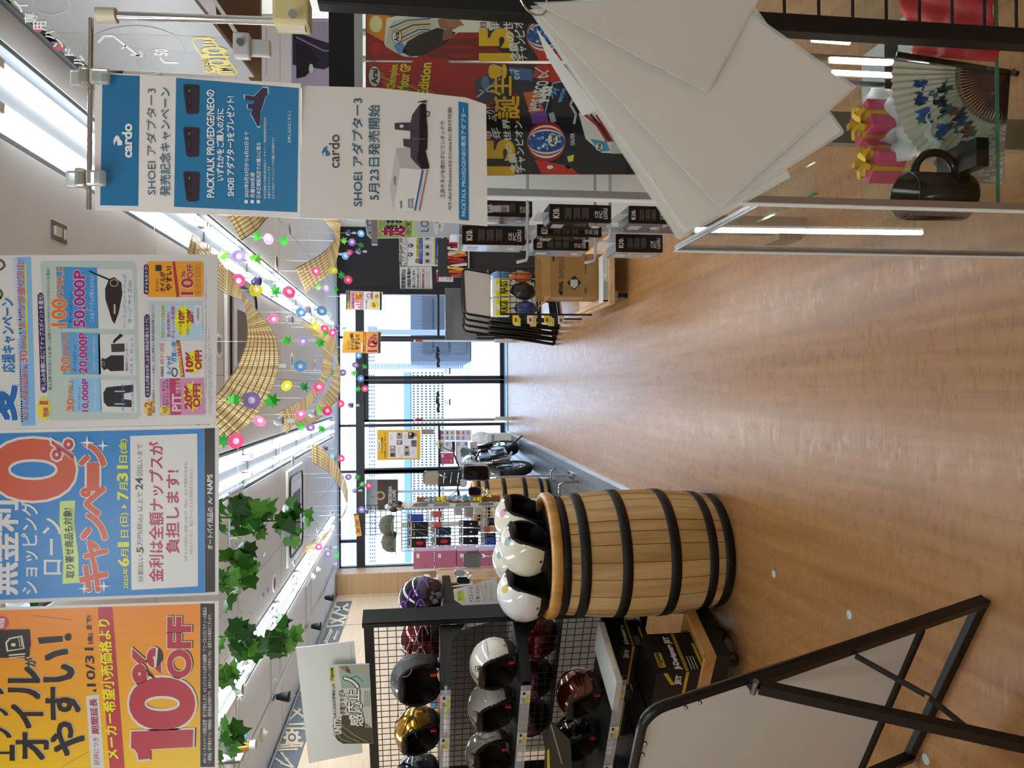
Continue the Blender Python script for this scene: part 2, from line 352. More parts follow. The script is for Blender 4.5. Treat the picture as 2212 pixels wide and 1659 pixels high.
b = B(); p, q = atY(813, 729, 30), atY(794, 705, 30); b.bb(p.x, q.x, 30, 30.6, p.z, q.z, mat('#8c8f98', .7)); b.bb((p.x+q.x)/2-.1, (p.x+q.x)/2+.1, 30, 30.3, -.8, p.z, mat('#8c8f98', .7)); b.obj('street_sign', None, 'grey square panel on a post outside behind the sidelight glass', 'sign')
# ---------------- floor details
CHK = mat('#6f757c', .35, .7)
t = thing('checker_plate_mat', 'grey checker plate mat with bright edge strip under the motorcycle', 'mat', (-2, 9, 0))
b = B(); b.bb(XL, -.8, 5.3, 12.95, 0, .012, CHK)
for i in range(26):
    for j in range(96):
        x, y = -3.4+i*.1, 5.35+j*.079
        if x > -.86: continue
        a = .7 if (i+j) % 2 else -.7
        b.bar((x-.022*math.cos(a), y-.022*math.sin(a), .0125), (x+.022*math.cos(a), y+.022*math.sin(a), .0125), .012, .003, CHK)
b.obj('plate', t)
b = B(); b.bb(-.8, -.765, 5.3, 12.95, 0, .017, mat('#d9dcde', .25, .8)); b.obj('edge_strip', t)
for i, (x, y, w) in enumerate(((1672, 1240, 'beside the barrel'), (1835, 1328, 'between the barrel and the folding board'), (2000, 1640, 'under the legs of the folding board'))):
    p = atZ(x, y); b = B(); b.cyl(p, p+V((0, 0, .0015)), .017, mat('#a9b7b4', .5), n=24); b.obj('floor_sticker', None, 'pale round floor sticker ' + w, 'sticker', 'round floor stickers')
# ================================================================ HANGING POSTERS
PK = 1.35
CLEAR = glass('clear_plastic', '#f2f6f4', .25)
def clip(parent_name, p, label):
    pass
# --- orange oil poster
YP = 1.8
s = Sheet((0, YP, 0), k=PK, r=.35, z=(4.496, 0, 1290))
s.base([(2125, 36), (2118, 1720), (-255, 1790), (-255, 108)], '#c9c6c0', .0012)
for i in range(16):
    f0, f1 = i/16, (i+1)/16; c = [int(a+(b_-a)*i/15) for a, b_ in zip((216, 128, 42), (220, 176, 20))]
    lx = lambda f: 1940; yy = lambda f, x: (128-63*x/1940)+f*1600-30*0
    s.poly([(-250, yy(f0, -250)), (1942, yy(f0, 1942)), (1942, yy(f1, 1942)), (-250, yy(f1, -250))], '#%02x%02x%02x' % tuple(c), 1)
DK = '#2b2422'; W_ = '#c8c4bd'
s.rect(1945, 2085, 62, 1650, '#2f2624', 1.5)
s.tx('※セール・キャンペーン内容は変更・終了が発生します。※エンジンオイル以外の油脂類・ワコーズならびにモチュール製品は', 1968, 2008, 98, 1610, '#c8c4bd', .01, l=3)
s.tx('一部商品・取り寄せオイル・特価商品・委託商品は対象外です。※本キャンペーンは予告なく中止・変更となる場合がございます。', 2016, 2054, 160, 1610, '#c8c4bd', .01, l=3)
RED = '#a5323c'
for t, a in (('0', (1290, 1860, 822, 1245)), ('%', (1300, 1550, 515, 820)), ('OFF', (1635, 1848, 205, 770))):
    s.tx(t, a[0]+12, a[1]+14, a[2]-10, a[3]-12, '#3a2a20', .06, l=3, res=6)
    s.tx(t, *a, RED, .045, W_, .025, l=5, res=6)
one = [(1275, 1305), (1878, 1285), (1872, 1455), (1462, 1478), (1464, 1570), (1345, 1580), (1335, 1520), (1312, 1485), (1272, 1462)]
oc = (1560, 1430)
s.poly([(x+14, y-6) for x, y in [(oc[0]+(x-oc[0])*1.05, oc[1]+(y-oc[1])*1.1) for x, y in one]], '#3a2a20', 3); s.poly([(oc[0]+(x-oc[0])*1.05, oc[1]+(y-oc[1])*1.12) for x, y in one], W_, 4); s.poly(one, RED, 5)
s.poly([(948, 96), (1092, 96), (1215, 1700), (1068, 1700)], '#ab3742', 2)
s.tx('メーカー希望小売価格より', 1035, 1155, 215, 1570, '#ddd018', .035, l=4, dx=-90)
s.poly([(835, 962), (960, 945), (1016, 1690), (887, 1695)], '#c6c3c0', 2)
s.tx('期間延長', 893, 965, 985, 1330, '#9c2c48', .02, l=4, dx=-25); s.tx('好評につき', 912, 970, 1365, 1630, '#9c2c48', .0, l=4, dx=-14)
s.tx('10/31', 846, 930, 495, 865, '#2a2238', .015, l=4, dx=-25); s.tx('(金)', 850, 905, 352, 455, '#2a2238', .03, l=4); s.tx('まで!', 838, 888, 180, 315, '#2a2238', .03, l=4); s.poly([(930, 925), (940, 890), (893, 905)], '#2a2238', 3)
for t, a in (('や', (500, 815, 1215, 1535)), ('す', (450, 775, 880, 1185)), ('い', (430, 715, 510, 820)), ('オ', (160, 465, 1320, 1575)), ('イ', (112, 412, 1045, 1270)), ('ル', (85, 385, 680, 985)), ('が', (240, 345, 590, 672)), ('エ', (-110, 135, 1440, 1585)), ('ン', (-150, 105, 1250, 1365)), ('ジ', (-170, 75, 1050, 1155)), ('ン', (-190, 32, 835, 940))):
    s.tx(t, a[0]+8, a[1]+14, a[2]-8, a[3]-10, '#b8ad95', .035, l=3); s.tx(t, *a, DK, .035, l=5)
s.poly([(365, 395), (380, 455), (610, 432), (605, 378)], DK, 5); s.ell(660, 388, 34, 36, DK, 5)
s.rr(-120, 290, 325, 590, '#2a2320', 3, 40); s.poly([(-120, 320), (290, 312), (300, 470), (275, 520), (-10, 592), (-120, 590)], '#2a2320', 3.5)
s.poly([(50, 440), (90, 395), (215, 372), (240, 500), (65, 530)], '#c8bfae', 4); s.poly([(68, 445), (100, 408), (205, 388), (225, 495), (80, 515)], '#2a2320', 4.5)
s.ell(130, 462, 24, 17, '#c8bfae', 5); s.line([(85, 565), (245, 550)], 14, '#c8bfae', 5); s.line([(85, 590), (240, 575)], 10, '#c8bfae', 5)
for x in (180, 200, 216): s.line([(x, 395), (x+14, 485)], 7, '#c8bfae', 5)
s.ell(20, 250, 62, 66, '#b04a66', 4); s.tx('WEB', -2, 42, 205, 300, '#e0c8cc', .04, l=6)
s.line([(325, 178), (690, 220)], 3, '#6a3a1a', 3); s.line([(600, 1650), (850, 1505)], 3, '#6a4a1a', 3)
s.obj('hanging_poster', None, 'orange hanging poster with a big red 10% OFF and black lettering', 'poster', 'campaign posters hanging in the front row')
# --- blue loan poster
s = Sheet((0, YP+.012, 0), k=PK, r=.35, z=(4.367, 0, 920))
s.base([(2066, -12), (2062, 1592), (-260, 1690), (-260, 42)], '#c3c1be', .0012)
s.poly([(-255, 76), (1925, 25), (1932, 1575), (-255, 1650)], '#3578b4', 1)
WT = '#c6c6c6'
for t, a in (('無', (-110, 165, 1290, 1590)), ('金', (-100, 168, 1000, 1280)), ('利', (-85, 168, 710, 990))): s.tx(t, *a, WT, .035, l=4)
s.tx('ショッピング', 200, 358, 715, 1585, WT, .02, l=4); s.tx('ローン', 405, 578, 872, 1400, WT, .02, l=4)
s.tx('0', -60, 680, 160, 665, '#b8553f', .035, W_, .022, l=4, res=5); s.tx('%', 492, 688, 128, 318, '#ad4450', .02, W_, .06, l=7)
s.poly([(565, 712), (710, 702), (700, 900), (740, 1250), (742, 1480), (590, 1490), (598, 1250), (560, 900)], '#b5c878', 2)
s.tx('取り寄せ商品も対象!', 622, 706, 778, 1435, '#2a3436', .02, l=4, dx=-30); s.tx('※条件がございます', 678, 702, 770, 1010, '#8a9a70', 0, l=4)
for t, a in (('キ', (758, 1010, 1295, 1555)), ('ャ', (800, 1010, 1085, 1285)), ('ン', (770, 1005, 830, 1070)), ('ペ', (770, 990, 580, 840)), ('ー', (845, 910, 355, 600)), ('ン', (752, 992, 165, 375))): s.tx(t, *a, '#b8553f', .045, W_, .03, l=4)
for x, y, r in ((822, 158, 72), (970, 186, 62), (792, 1535, 58), (980, 1512, 66)): s.star(x, y, r, r, '#cdd4da', 7, 4, .22)
YL = '#c8c832'
s.tx('2025年', 1160, 1212, 1340, 1535, YL, .03, l=4); s.tx('6', 1118, 1215, 1250, 1322, YL, .04, l=4); s.tx('月', 1145, 1212, 1165, 1240, YL, .03, l=4); s.tx('1', 1116, 1212, 1085, 1150, YL, .04, l=4); s.tx('日', 1142, 1212, 985, 1050, YL, .03, l=4); s.tx('(日)', 1135, 1215, 820, 950, YL, .03, l=4)
s.poly([(1145, 775), (1200, 775), (1172, 735)], YL, 4)
s.tx('7', 1112, 1208, 625, 692, YL, .04, l=4); s.tx('月', 1130, 1205, 535, 610, YL, .03, l=4); s.tx('31', 1108, 1205, 378, 515, YL, .04, l=4); s.tx('日', 1128, 1200, 280, 345, YL, .03, l=4); s.tx('(金)', 1125, 1205, 122, 258, YL, .03, l=4)
s.poly([(1228, 96), (1860, 73), (1868, 1513), (1240, 1548)], '#c8c7c4', 2)
s.tx('分割払い', 1300, 1352, 1215, 1475, '#5a5550', 0, l=4); s.tx('5', 1290, 1352, 1145, 1195, '#3a3633', .02, l=4); s.tx('万円(税込) 以上で', 1292, 1354, 625, 1130, '#5a5550', 0, l=4); s.tx('24', 1278, 1345, 490, 600, '#3a3633', .02, l=4); s.tx('回払いまで', 1290, 1346, 170, 470, '#5a5550', 0, l=4)
s.tx('金利は全額ナップスが', 1405, 1540, 152, 1470, '#a02f48', .02, l=4); s.tx('負担します!', 1565, 1690, 420, 1200, '#a02f48', .025, l=4)
s.tx('※月々の分割払い金額 3,000 円（税込）以上で契約できます。', 1737, 1770, 330, 1275, '#8d8885', 0, l=4); s.tx('※他のクーポン、割引サービスとの併用はできません。', 1786, 1820, 388, 1212, '#8d8885', 0, l=4)
s.poly([(1928, 24), (2026, 20), (2028, 1565), (1934, 1572)], '#2a2322', 2)
s.tx('オートバイ用品の', 1956, 2010, 768, 1165, '#cfcfcd', .02, l=4)
s.poly([(2010, 738), (1960, 715), (1975, 700), (1992, 698), (1960, 655), (1985, 678), (2005, 690), (1985, 712)], '#c8c6c4', 4); s.poly([(2010, 738), (1958, 735), (1975, 722)], '#a02f38', 4)
s.tx('NAPS', 1956, 2004, 458, 638, '#cfcfcd', .03, l=4)
s.obj('hanging_poster', None, 'blue hanging poster with a huge red zero percent and campaign dates', 'poster', 'campaign posters hanging in the front row')
# --- white and blue campaign poster
s = Sheet((0, YP+.004, 0), k=PK, r=.35, z=(4.483, 0, 550))
s.base([(2110, -5), (2090, 1640), (-260, 1700), (-260, 8)], '#c4c3c0', .0012)
s.poly([(170, 25), (300, 20), (345, 1655), (205, 1660)], '#74a6d0', 1)
for i in range(34): s.poly([(110+i*1.3, 35+i*22), (172+i*1.2, 28+i*22), (172+i*1.2, 42+i*22)], '#74a6d0', 1); s.poly([(150+i*1.3, 820+i*24), (190+i*1, 815+i*24), (190+i*1, 832+i*24)], '#74a6d0', 1)
BL = '#23609f'
s.tx('夏', -240, 160, 1270, 1600, BL, .04, '#c8ccd2', .03, l=4); s.tx('応援キャンペーン', 20, 145, 425, 1140, BL, .03, '#b8cfe2', .03, l=5, dx=-15)
PR = '#b04a58'
s.tx('カスタム作業の総額が', 222, 276, 1110, 1610, PR, .02, '#d0c8cc', .03, l=5, dx=-12); s.tx('税込', 232, 262, 1060, 1105, PR, .02, l=5); s.tx('30', 190, 265, 925, 1048, PR, .01, '#d0c8cc', .04, l=5); s.tx('万円以上', 205, 255, 735, 910, PR, .01, '#d0c8cc', .03, l=5)
s.tx('おトクが盛り沢山!', 178, 250, 60, 712, PR, .02, '#d0c8cc', .03, l=5, dx=-18); s.poly([(235, 90), (255, 90), (275, 1040), (258, 1040)], '#c8be3c', 2)
for x, y, r in ((-30, 100, 82), (-62, 385, 92)): s.ring(x, y, r, r*.75, 22, '#5a5046', 3)
s.poly([(0, 395), (22, 400), (14, 440), (-10, 430)], '#c8b428', 3)
s.star(425, 1492, 74, 135, '#cdc62c', 3, 11, .74); s.tx('特典', 415, 470, 1480, 1570, PR, .03, l=5); s.tx('1', 385, 462, 1405, 1465, PR, .03, l=5)
s.poly([(362, 395), (385, 368), (408, 372), (422, 398), (455, 1310), (440, 1338), (410, 1338), (392, 1310)], '#2d2352', 3); s.tx('申し込み金額に応じてナップスポイントを還元!', 400, 446, 390, 1315, '#cfccd4', .015, l=5, dx=-30)
s.tx('買えば買うほど安くなる!更に二段階スライド方式でナップスポイントを還元!', 470, 502, 135, 1312, '#4a4652', 0, l=4, dx=-22)
s.poly([(390, 90), (410, 62), (1290, 62), (1320, 90), (1360, 1555), (1335, 1590), (500, 1608), (470, 1590)], '#a7b5ae', 1)
for ya, yb, xa, xb, wa, wb in ((118, 715, 545, 940, 940, 1285), (752, 1160, 590, 965, 950, 1300), (1192, 1520, 680, 972, 970, 1312)):
    s.poly([(xa+0, ya), (xb, ya+8), (xb+12, yb), (xa+20, yb)], '#3f86bd' if ya < 200 else ('#5a96c4' if ya < 800 else '#7fb0d2'), 2); s.poly([(wa, ya+20), (wb, ya+25), (wb+18, yb+12), (wa+8, yb+4)], '#c2c4c2', 2)
OR = '#cf6b2a'; MG = '#9c2373'
s.tx('100', 500, 640, 430, 690, OR, .03, '#c8c0b4', .03, l=5); s.tx('万円以上', 545, 620, 120, 420, OR, .02, '#c8c0b4', .03, l=5); s.tx('50', 590, 680, 990, 1135, OR, .02, '#c8c0b4', .03, l=5); s.tx('万円以上', 605, 665, 755, 980, OR, .02, '#c8c0b4', .03, l=5); s.tx('30', 645, 715, 1395, 1515, OR, .02, l=5); s.tx('万円以上', 660, 710, 1215, 1390, OR, .01, l=5)
s.tx('50,000P', 715, 840, 155, 700, MG, .03, '#cdc6cc', .03, l=5); s.tx('20,000P', 765, 855, 760, 1145, MG, .03, '#cdc6cc', .03, l=5); s.tx('10,000P', 795, 862, 1205, 1520, MG, .03, '#cdc6cc', .03, l=5)
for a in ((665, 700, 375, 660), (705, 745, 870, 1130), (752, 780, 1280, 1500)): s.tx('ボーナスポイント', *a, '#3f3a5c', .0, l=4)
for a in ((868, 912, 205, 655), (895, 925, 785, 1130), (908, 935, 1220, 1495)): s.tx('こんなアイテムが買えるかも!?', *a, '#c8ccd0', .0, l=4)
BK = '#2a2325'
s.poly([(845, 150), (880, 158), (1062, 235), (1105, 218), (1175, 270), (1185, 380), (1150, 560), (1110, 672), (1085, 640), (1020, 430), (1018, 330), (1050, 250), (880, 175)], BK, 3); s.ring(1105, 275, 42, 36, 7, '#a9a5a2', 4); s.rect(1102, 1118, 480, 575, '#b5b2b0', 4)
s.poly([(985, 1000), (1020, 1010), (1060, 985), (1075, 975), (1200, 975), (1200, 1125), (1070, 1130), (1040, 1105), (1005, 1120), (980, 1080)], BK, 3); s.ring(1000, 1055, 16, 22, 6, '#8d8a88', 4)
s.poly([(1075, 865), (1205, 860), (1208, 940), (1080, 945)], '#3a3436', 3); s.poly([(1090, 850), (1105, 820), (1165, 765), (1195, 785), (1130, 835), (1105, 860)], BK, 3)
s.poly([(1000, 1340), (1030, 1285), (1120, 1275), (1290, 1260), (1290, 1330), (1200, 1345), (1200, 1400), (1275, 1410), (1275, 1478), (1040, 1470), (1005, 1430)], '#23222a', 3); s.rect(1110, 1210, 1318, 1330, '#b5b5b8', 4); s.rect(1110, 1210, 1440, 1452, '#b5b5b8', 4)
for a, t in (((1188, 1225, 190, 715), 'ツーリングシートバッグ'), ((1235, 1275, 240, 665), 'ラージ サイズ36L'), ((1212, 1240, 850, 1130), '電熱インナー'), ((1258, 1292, 800, 1160), 'ベスト セット'), ((1175, 1205, 1245, 1515), 'ライディング'), ((1270, 1300, 1235, 1520), 'ストレッチパンツ')): s.tx(t, *a, '#6d86b4', .01, l=5)
s.star(1445, 1485, 58, 92, '#c6c030', 3, 10, .74); s.tx('特典', 1430, 1475, 1480, 1560, PR, .03, l=5); s.tx('2', 1400, 1470, 1428, 1475, PR, .03, l=5)
s.poly([(1395, 600), (1415, 575), (1438, 580), (1448, 600), (1458, 1360), (1440, 1385), (1412, 1382), (1405, 1360)], '#2d2352', 3); s.tx('カスタム作業のお申し込みで消耗品作業もおトクに!', 1413, 1450, 595, 1365, '#cfccd4', .01, l=5, dx=-10)
s.tx('曜日・日付限定キャンペーンを曜日・日付に関係なく適用!消耗品作業もおトクに!', 1475, 1505, 480, 1530, '#4a4652', 0, l=4, dx=-12)
s.poly([(1425, 450), (1965, 445), (1985, 1560), (1545, 1560), (1500, 1100)], '#b3bbbb', 1)
s.poly([(1545, 1205), (1975, 1195), (1988, 1548), (1555, 1555)], '#bf80a6', 2); s.poly([(1640, 1200), (1745, 1200), (1755, 1550), (1650, 1552)], '#a8325a', 3); s.tx('PIT', 1668, 1752, 1350, 1515, '#cdb0c0', .03, l=5); s.tx('作業全品', 1700, 1750, 1215, 1345, '#cdb0c0', .02, l=5)
s.tx('チェーン・オイル', 1570, 1600, 1225, 1500, '#3a3440', .01, l=5); s.tx('スプロケット・タイヤ', 1605, 1635, 1205, 1520, '#3a3440', .01, l=5); s.ell(1600, 1505, 48, 48, '#cdc62c', 4); s.tx('平日', 1582, 1618, 1475, 1540, PR, .02, l=6)
s.star(1868, 1370, 100, 150, '#d2cf16', 4, 12, .75); s.tx('20%', 1790, 1858, 1268, 1490, '#a02a3c', .05, l=6); s.tx('OFF!', 1870, 1935, 1255, 1475, '#a02a3c', .05, l=6)
s.poly([(1545, 840), (1970, 832), (1978, 1185), (1548, 1192)], '#c6c6c6', 2); s.tx('店頭限定', 1555, 1585, 1080, 1185, '#4a4652', .01, l=4); s.tx('0のつく5の日', 1545, 1590, 860, 1060, '#b05a48', .02, l=4); s.tx('タイヤが', 1610, 1680, 985, 1165, '#4f83bd', .04, l=4); s.tx('お買い得', 1660, 1712, 845, 1040, '#4f83bd', .03, l=4); s.ring(1690, 1140, 32, 45, 12, '#3a3836', 4)
s.poly([(1705, 830), (1740, 830), (1790, 1185), (1750, 1185)], '#a83444', 4); s.tx('通常販売価格より更に', 1745, 1775, 850, 1175, '#d2c83a', .02, l=5, dx=-38)
s.star(1880, 1040, 88, 125, '#d2cf16', 4, 12, .75); s.tx('10%', 1800, 1868, 945, 1130, '#a02a3c', .05, l=6); s.tx('OFF!', 1890, 1950, 930, 1110, '#a02a3c', .05, l=6)
s.poly([(1535, 478), (1965, 478), (1968, 828), (1540, 830)], '#9fbacb', 2)
for i in range(15):
    for j in range(11): s.rect(1548+i*28, 1560+i*28, 490+j*31+(i % 2)*14, 503+j*31+(i % 2)*14, '#c4d2da', 2.5)
s.tx('平日+チェーン交換作業', 1560, 1592, 490, 810, '#c8c030', .03, '#4a4a52', .02, l=5); s.tx('真っ赤な錆びた', 1615, 1645, 560, 800, '#b45a8a', .03, l=5); s.tx('チェーンを交換', 1655, 1692, 500, 810, '#b45a8a', .03, l=5)
s.star(1775, 640, 92, 165, '#d2cf16', 4, 14, .74); s.tx('チェーンのみ', 1735, 1760, 670, 770, '#3a3430', .01, l=6); s.tx('10%', 1730, 1785, 535, 660, '#a02a3c', .05, l=6); s.tx('スプロケット', 1805, 1830, 670, 780, '#3a3430', .01, l=6); s.tx('20%', 1810, 1868, 530, 660, '#a02a3c', .05, l=6)
s.ell(1918, 580, 40, 100, '#c6c6c8', 4); s.tx('~9月30日', 1905, 1930, 520, 650, '#5a5458', .01, l=6)
s.rr(1420, 1970, 66, 410, '#d8932c', 2, 24); s.rr(1392, 1440, 95, 385, '#2d2352', 3, 20); s.tx('オイルもおトク!', 1402, 1432, 110, 370, '#d8d4dc', .02, l=5)
s.tx('エンジン', 1505, 1535, 230, 360, '#2f2622', .01, l=5); s.tx('オイルが', 1545, 1600, 170, 360, '#2f2622', .03, l=5); s.tx('やすい!', 1605, 1665, 115, 350, '#2f2622', .03, l=5); s.rr(1505, 1565, 100, 160, '#3a3432', 4, 8); s.poly([(1670, 68), (1695, 68), (1738, 410), (1708, 412)], '#a5323c', 4); s.tx('10', 1755, 1870, 230, 385, '#a5323c', .03, '#d8c8b0', .03, l=6); s.tx('%', 1755, 1790, 160, 225, '#a5323c', .02, '#d8c8b0', .03, l=6); s.tx('OFF', 1810, 1868, 95, 225, '#a5323c', .03, '#d8c8b0', .03, l=6)
for x in (1890, 1910, 1930): s.tx('一部商品・取り寄せ・特価・委託商品は対象外です', x, x+12, 85, 400, '#6a4a2a', 0, l=4)
for i, (x, a, b_) in enumerate(((1985, 225, 1535), (2015, 690, 1545), (2035, 900, 1560))): s.tx('※ナップスポイントの進呈は後日となります。予告なく変更・終了する場合がございます。詳しくは店頭スタッフまで', x, x+16, a, b_, '#7a767a', 0, l=3)
s.obj('hanging_poster', None, 'white hanging poster with blue band, point tables and small discount panels', 'poster', 'campaign posters hanging in the front row')
# ================================================================ TWO JOINED SHEETS ON THE ROD
YC = 1.08
SL = '#2a4d63'; TEAL = '#1f668a'; TW = '#c4cdd2'
t = thing('hanging_notice', 'two joined laminated notices with teal bands clipped to a chrome rod', 'notice', tuple(atY(650, 310, YC)))
s = Sheet((0, YC, 0), k=PK*1.2, r=.22, coat=.6, z=(4.424, 200, 150))
s.base([(18, 25), (1990, 135), (1985, 1420), (20, 1342)], '#c0bdb8', .0012)
s.poly([(95, 45), (450, 62), (435, 1305), (72, 1298)], '#1c5f87', 1)
s.poly([(798, 80), (1970, 178), (1955, 1365), (778, 1312)], '#1f648c', 1)
s.tx('cardo', 285, 375, 522, 838, TW, .035, l=4, res=6); s.poly([(210, 728), (197, 690), (210, 650), (230, 628), (252, 640), (262, 665), (285, 690), (282, 722), (238, 728), (234, 680), (218, 690)], TW, 3)
s.tx('SHOEI アダプター3', 510, 606, 182, 1198, '#43505c', .0, l=4); s.tx('発売記念キャンペーン', 640, 742, 172, 1210, '#3a5a70', .01, l=4)
for y0 in (138, 548, 972):
    s.poly([(865, y0+20), (885, y0), (1010, y0+8), (1022, y0+25), (1015, y0+270), (1005, y0+285), (925, y0+292), (895, y0+272)], '#2e2430', 3)
    s.poly([(880, y0+18), (940, y0+22), (948, y0+235), (905, y0+240)], '#241c26', 4); s.rect(920, 928, y0+52, y0+78, '#5aa84a', 5); s.rect(925, 931, y0+130, y0+195, '#4a4048', 5)
s.tx('PACKTALK PRO/EDGE/NEOの', 1090, 1165, 195, 1222, TW, .03, l=4); s.tx('いずれかをご購入の方に', 1185, 1255, 375, 1062, TW, .03, l=4); s.tx('SHOEI アダプター3をプレゼント!', 1280, 1355, 258, 1210, TW, .03, l=4)
for x, tt, a, b_ in ((1450, '2025年5月23日から6月22日まで', 595, 1225), (1508, '先着200名様', 985, 1225), (1566, '日本正規販売店での購入に限る', 700, 1230)): s.tx(tt, x, x+42, a, b_, TW, .015, l=4); s.rect(x+2, x+34, 1248, 1280, TW, 4)
for x, tt, a in ((1635, '日本正規輸入代理店(株式会社アーキサイト、岡田商事株式会社)が', 455), (1672, '主催するキャンペーンです', 925), (1712, 'カルド公式オンラインストアでの購入は対象外です', 650)): s.tx(tt, x, x+28, a, 1235, TW, 0, l=4)
GH = '#7fb6cc'
ad = [(1515, 455), (1510, 410), (1560, 540), (1598, 540), (1612, 380), (1640, 300), (1655, 262), (1672, 235), (1668, 180), (1622, 172), (1580, 225), (1545, 262), (1460, 245), (1455, 288), (1535, 300), (1535, 335), (1482, 325), (1480, 372), (1530, 385)]
ad = [(1455, 246), (1460, 288), (1538, 298), (1535, 330), (1482, 330), (1484, 372), (1530, 380), (1512, 420), (1560, 512), (1572, 540), (1598, 540), (1605, 400), (1625, 345), (1650, 262), (1672, 238), (1668, 180), (1622, 175), (1575, 225), (1545, 258)]
cx_, cy_ = 1560, 350
s.poly([(cx_+(x-cx_)*1.13, cy_+(y-cy_)*1.08) for x, y in ad], GH, 2); s.poly(ad, '#33253a', 4)
s.tx('お申し込みはこちら→', 1862, 1898, 395, 700, TW, 0, l=4)
s.obj('upper_notice_sheet', t)
# lower sheet: swings out a little at its foot
nb = V((0.10, -1, -.02)); s = Sheet(atY(652, 310, YC), nb, k=PK*1.22, r=.35, z=(5.183, 640, 170))
s.base([(60, 78), (900, 100), (1900, 210), (2126, 290), (2142, 1650), (1500, 1590), (60, 1560)], '#bab6b0', .0012)
s.tx('cardo', 365, 482, 628, 1000, '#2c2730', .0, l=4, res=4); s.poly([(294, 868), (286, 815), (310, 770), (345, 752), (340, 790), (378, 838), (372, 862), (330, 868), (325, 815), (304, 830)], '#256a8c', 3)
s.tx('SHOEI アダプター3', 622, 742, 220, 1430, SL, .01, l=4); s.tx('5月23日発売開始', 805, 932, 292, 1358, SL, .01, l=4)
s.poly([(1115, 780), (1275, 782), (1400, 1010), (1370, 1480), (1085, 1475), (1048, 1235)], '#a8a19e', 2); s.poly([(1165, 1000), (1415, 1020), (1370, 1480), (1088, 1475)], '#bdb9b4', 3); s.poly([(1115, 780), (1278, 782), (1405, 1020), (1165, 1000)], '#9b9390', 3)
s.poly([(1405, 1020), (1425, 1022), (1340, 1478), (1318, 1478)], '#1f5a86', 4); s.poly([(1460, 1020), (1475, 1022), (1385, 1480), (1370, 1480)], '#8a5a58', 4)
s.tx('cardo', 1155, 1185, 1365, 1450, '#35303a', .02, l=5); s.tx('ADAPTER', 1250, 1275, 1345, 1450, '#2a5f86', .02, l=5); s.tx('FOR SHOEI', 1285, 1312, 1345, 1450, '#35303a', .02, l=5); s.tx('cardo', 1088, 1112, 1090, 1190, '#4a4448', .02, l=5)
s.poly([(1098, 505), (1105, 568), (1275, 585), (1275, 680), (1195, 672), (1200, 755), (1278, 775), (1280, 880), (1330, 940), (1400, 1010), (1480, 1010), (1492, 990), (1445, 800), (1465, 790), (1470, 520), (1440, 475), (1460, 420), (1450, 285), (1415, 272), (1380, 290), (1300, 400), (1280, 490), (1110, 495)], '#3b343b', 4)
s.poly([(1400, 280), (1450, 290), (1460, 480), (1470, 620), (1465, 790), (1445, 805), (1490, 1005), (1410, 1010), (1355, 900), (1380, 700), (1378, 480), (1385, 320)], '#171216', 5); s.ring(1470, 395, 26, 32, 10, '#1c161a', 5); s.line([(1360, 262), (1460, 245), (1400, 262), (1465, 262)], 10, '#1c161a', 5); s.rect(1160, 1198, 515, 548, '#bdb9b4', 5); s.line([(1278, 585), (1420, 590)], 6, '#1a151a', 6); s.line([(1300, 672), (1445, 676)], 4, '#8a868a', 6)
s.tx('工具やネジを使わずにワンタッチで', 1612, 1662, 475, 1335, '#3a3638', .01, l=4); s.tx('GT-Air3/Neotec3/J-Cruise3に取付可能', 1695, 1745, 320, 1468, '#3a3638', .01, l=4)
s.poly([(1815, 255), (1922, 275), (1930, 1590), (1822, 1578)], '#1a5f88', 3); s.tx('PACKTALK PRO/EDGE/NEO専用アダプター', 1845, 1900, 325, 1540, '#a9bccb', .02, l=5)
s.obj('lower_notice_sheet', t)
# rod, upright tube and clips
t = thing('sign_holder', 'chrome rod and upright tube holding the laminated notices', 'sign holder', tuple(atY(600, 45, YC+.01)))
b = B(); b.cyl(atY(192, 452, YC+.006), atY(197, 40, YC+.006), .0033, CHROME); b.obj('rod', t)
b = B(); b.cyl(atY(245, 34, YC+.008), atY(610, 46, YC+.008), .0058, CHROME); b.obj('upright_tube', t)
BEI = mat('#d8cfb4', .4)
b = B(); b.cyl(atY(210, 33, YC+.008), atY(252, 34, YC+.008), .0105, BEI); b.obj('end_cap', t)
b = B(); b.box(atY(632, 30, YC+.01), (.042, .04, .05), mat('#d2c78f', .4)); b.cyl(atY(606, 45, YC+.008), atY(660, 48, YC+.008), .014, BEI); b.cyl(atY(632, 30, YC-.02), atY(632, 30, YC-.03), .006, STEEL); b.obj('clamp', t, bev=.004)
for i, (x, y) in enumerate(((190, 165), (182, 385))):
    c = thing('spring_clip', 'clear plastic clip gripping the rod %s' % ('nearest to the upright tube' if i == 0 else 'farther along from the upright tube'), 'clip', tuple(atY(x, y, YC)), group='clear clips on the rod')
    b = B(); m_ = mat('#e8ede8', .1, tr=.75, coat=.5); p = atY(x, y, YC-.008)
    b.box(p+V((0, 0, .004)), (.026, .012, .014), m_); b.box(p+V((0, -.002, -.016)), (.022, .008, .026), m_); b.box(p+V((0, .008, .018)), (.024, .006, .018), m_); b.obj('clip_jaw', c, bev=.003)
    b = B(); b.cyl(p+V((-.008, 0, .003)), p+V((.008, 0, .003)), .005, mat('#c9a24a', .2, .8)); b.obj('spring', c)
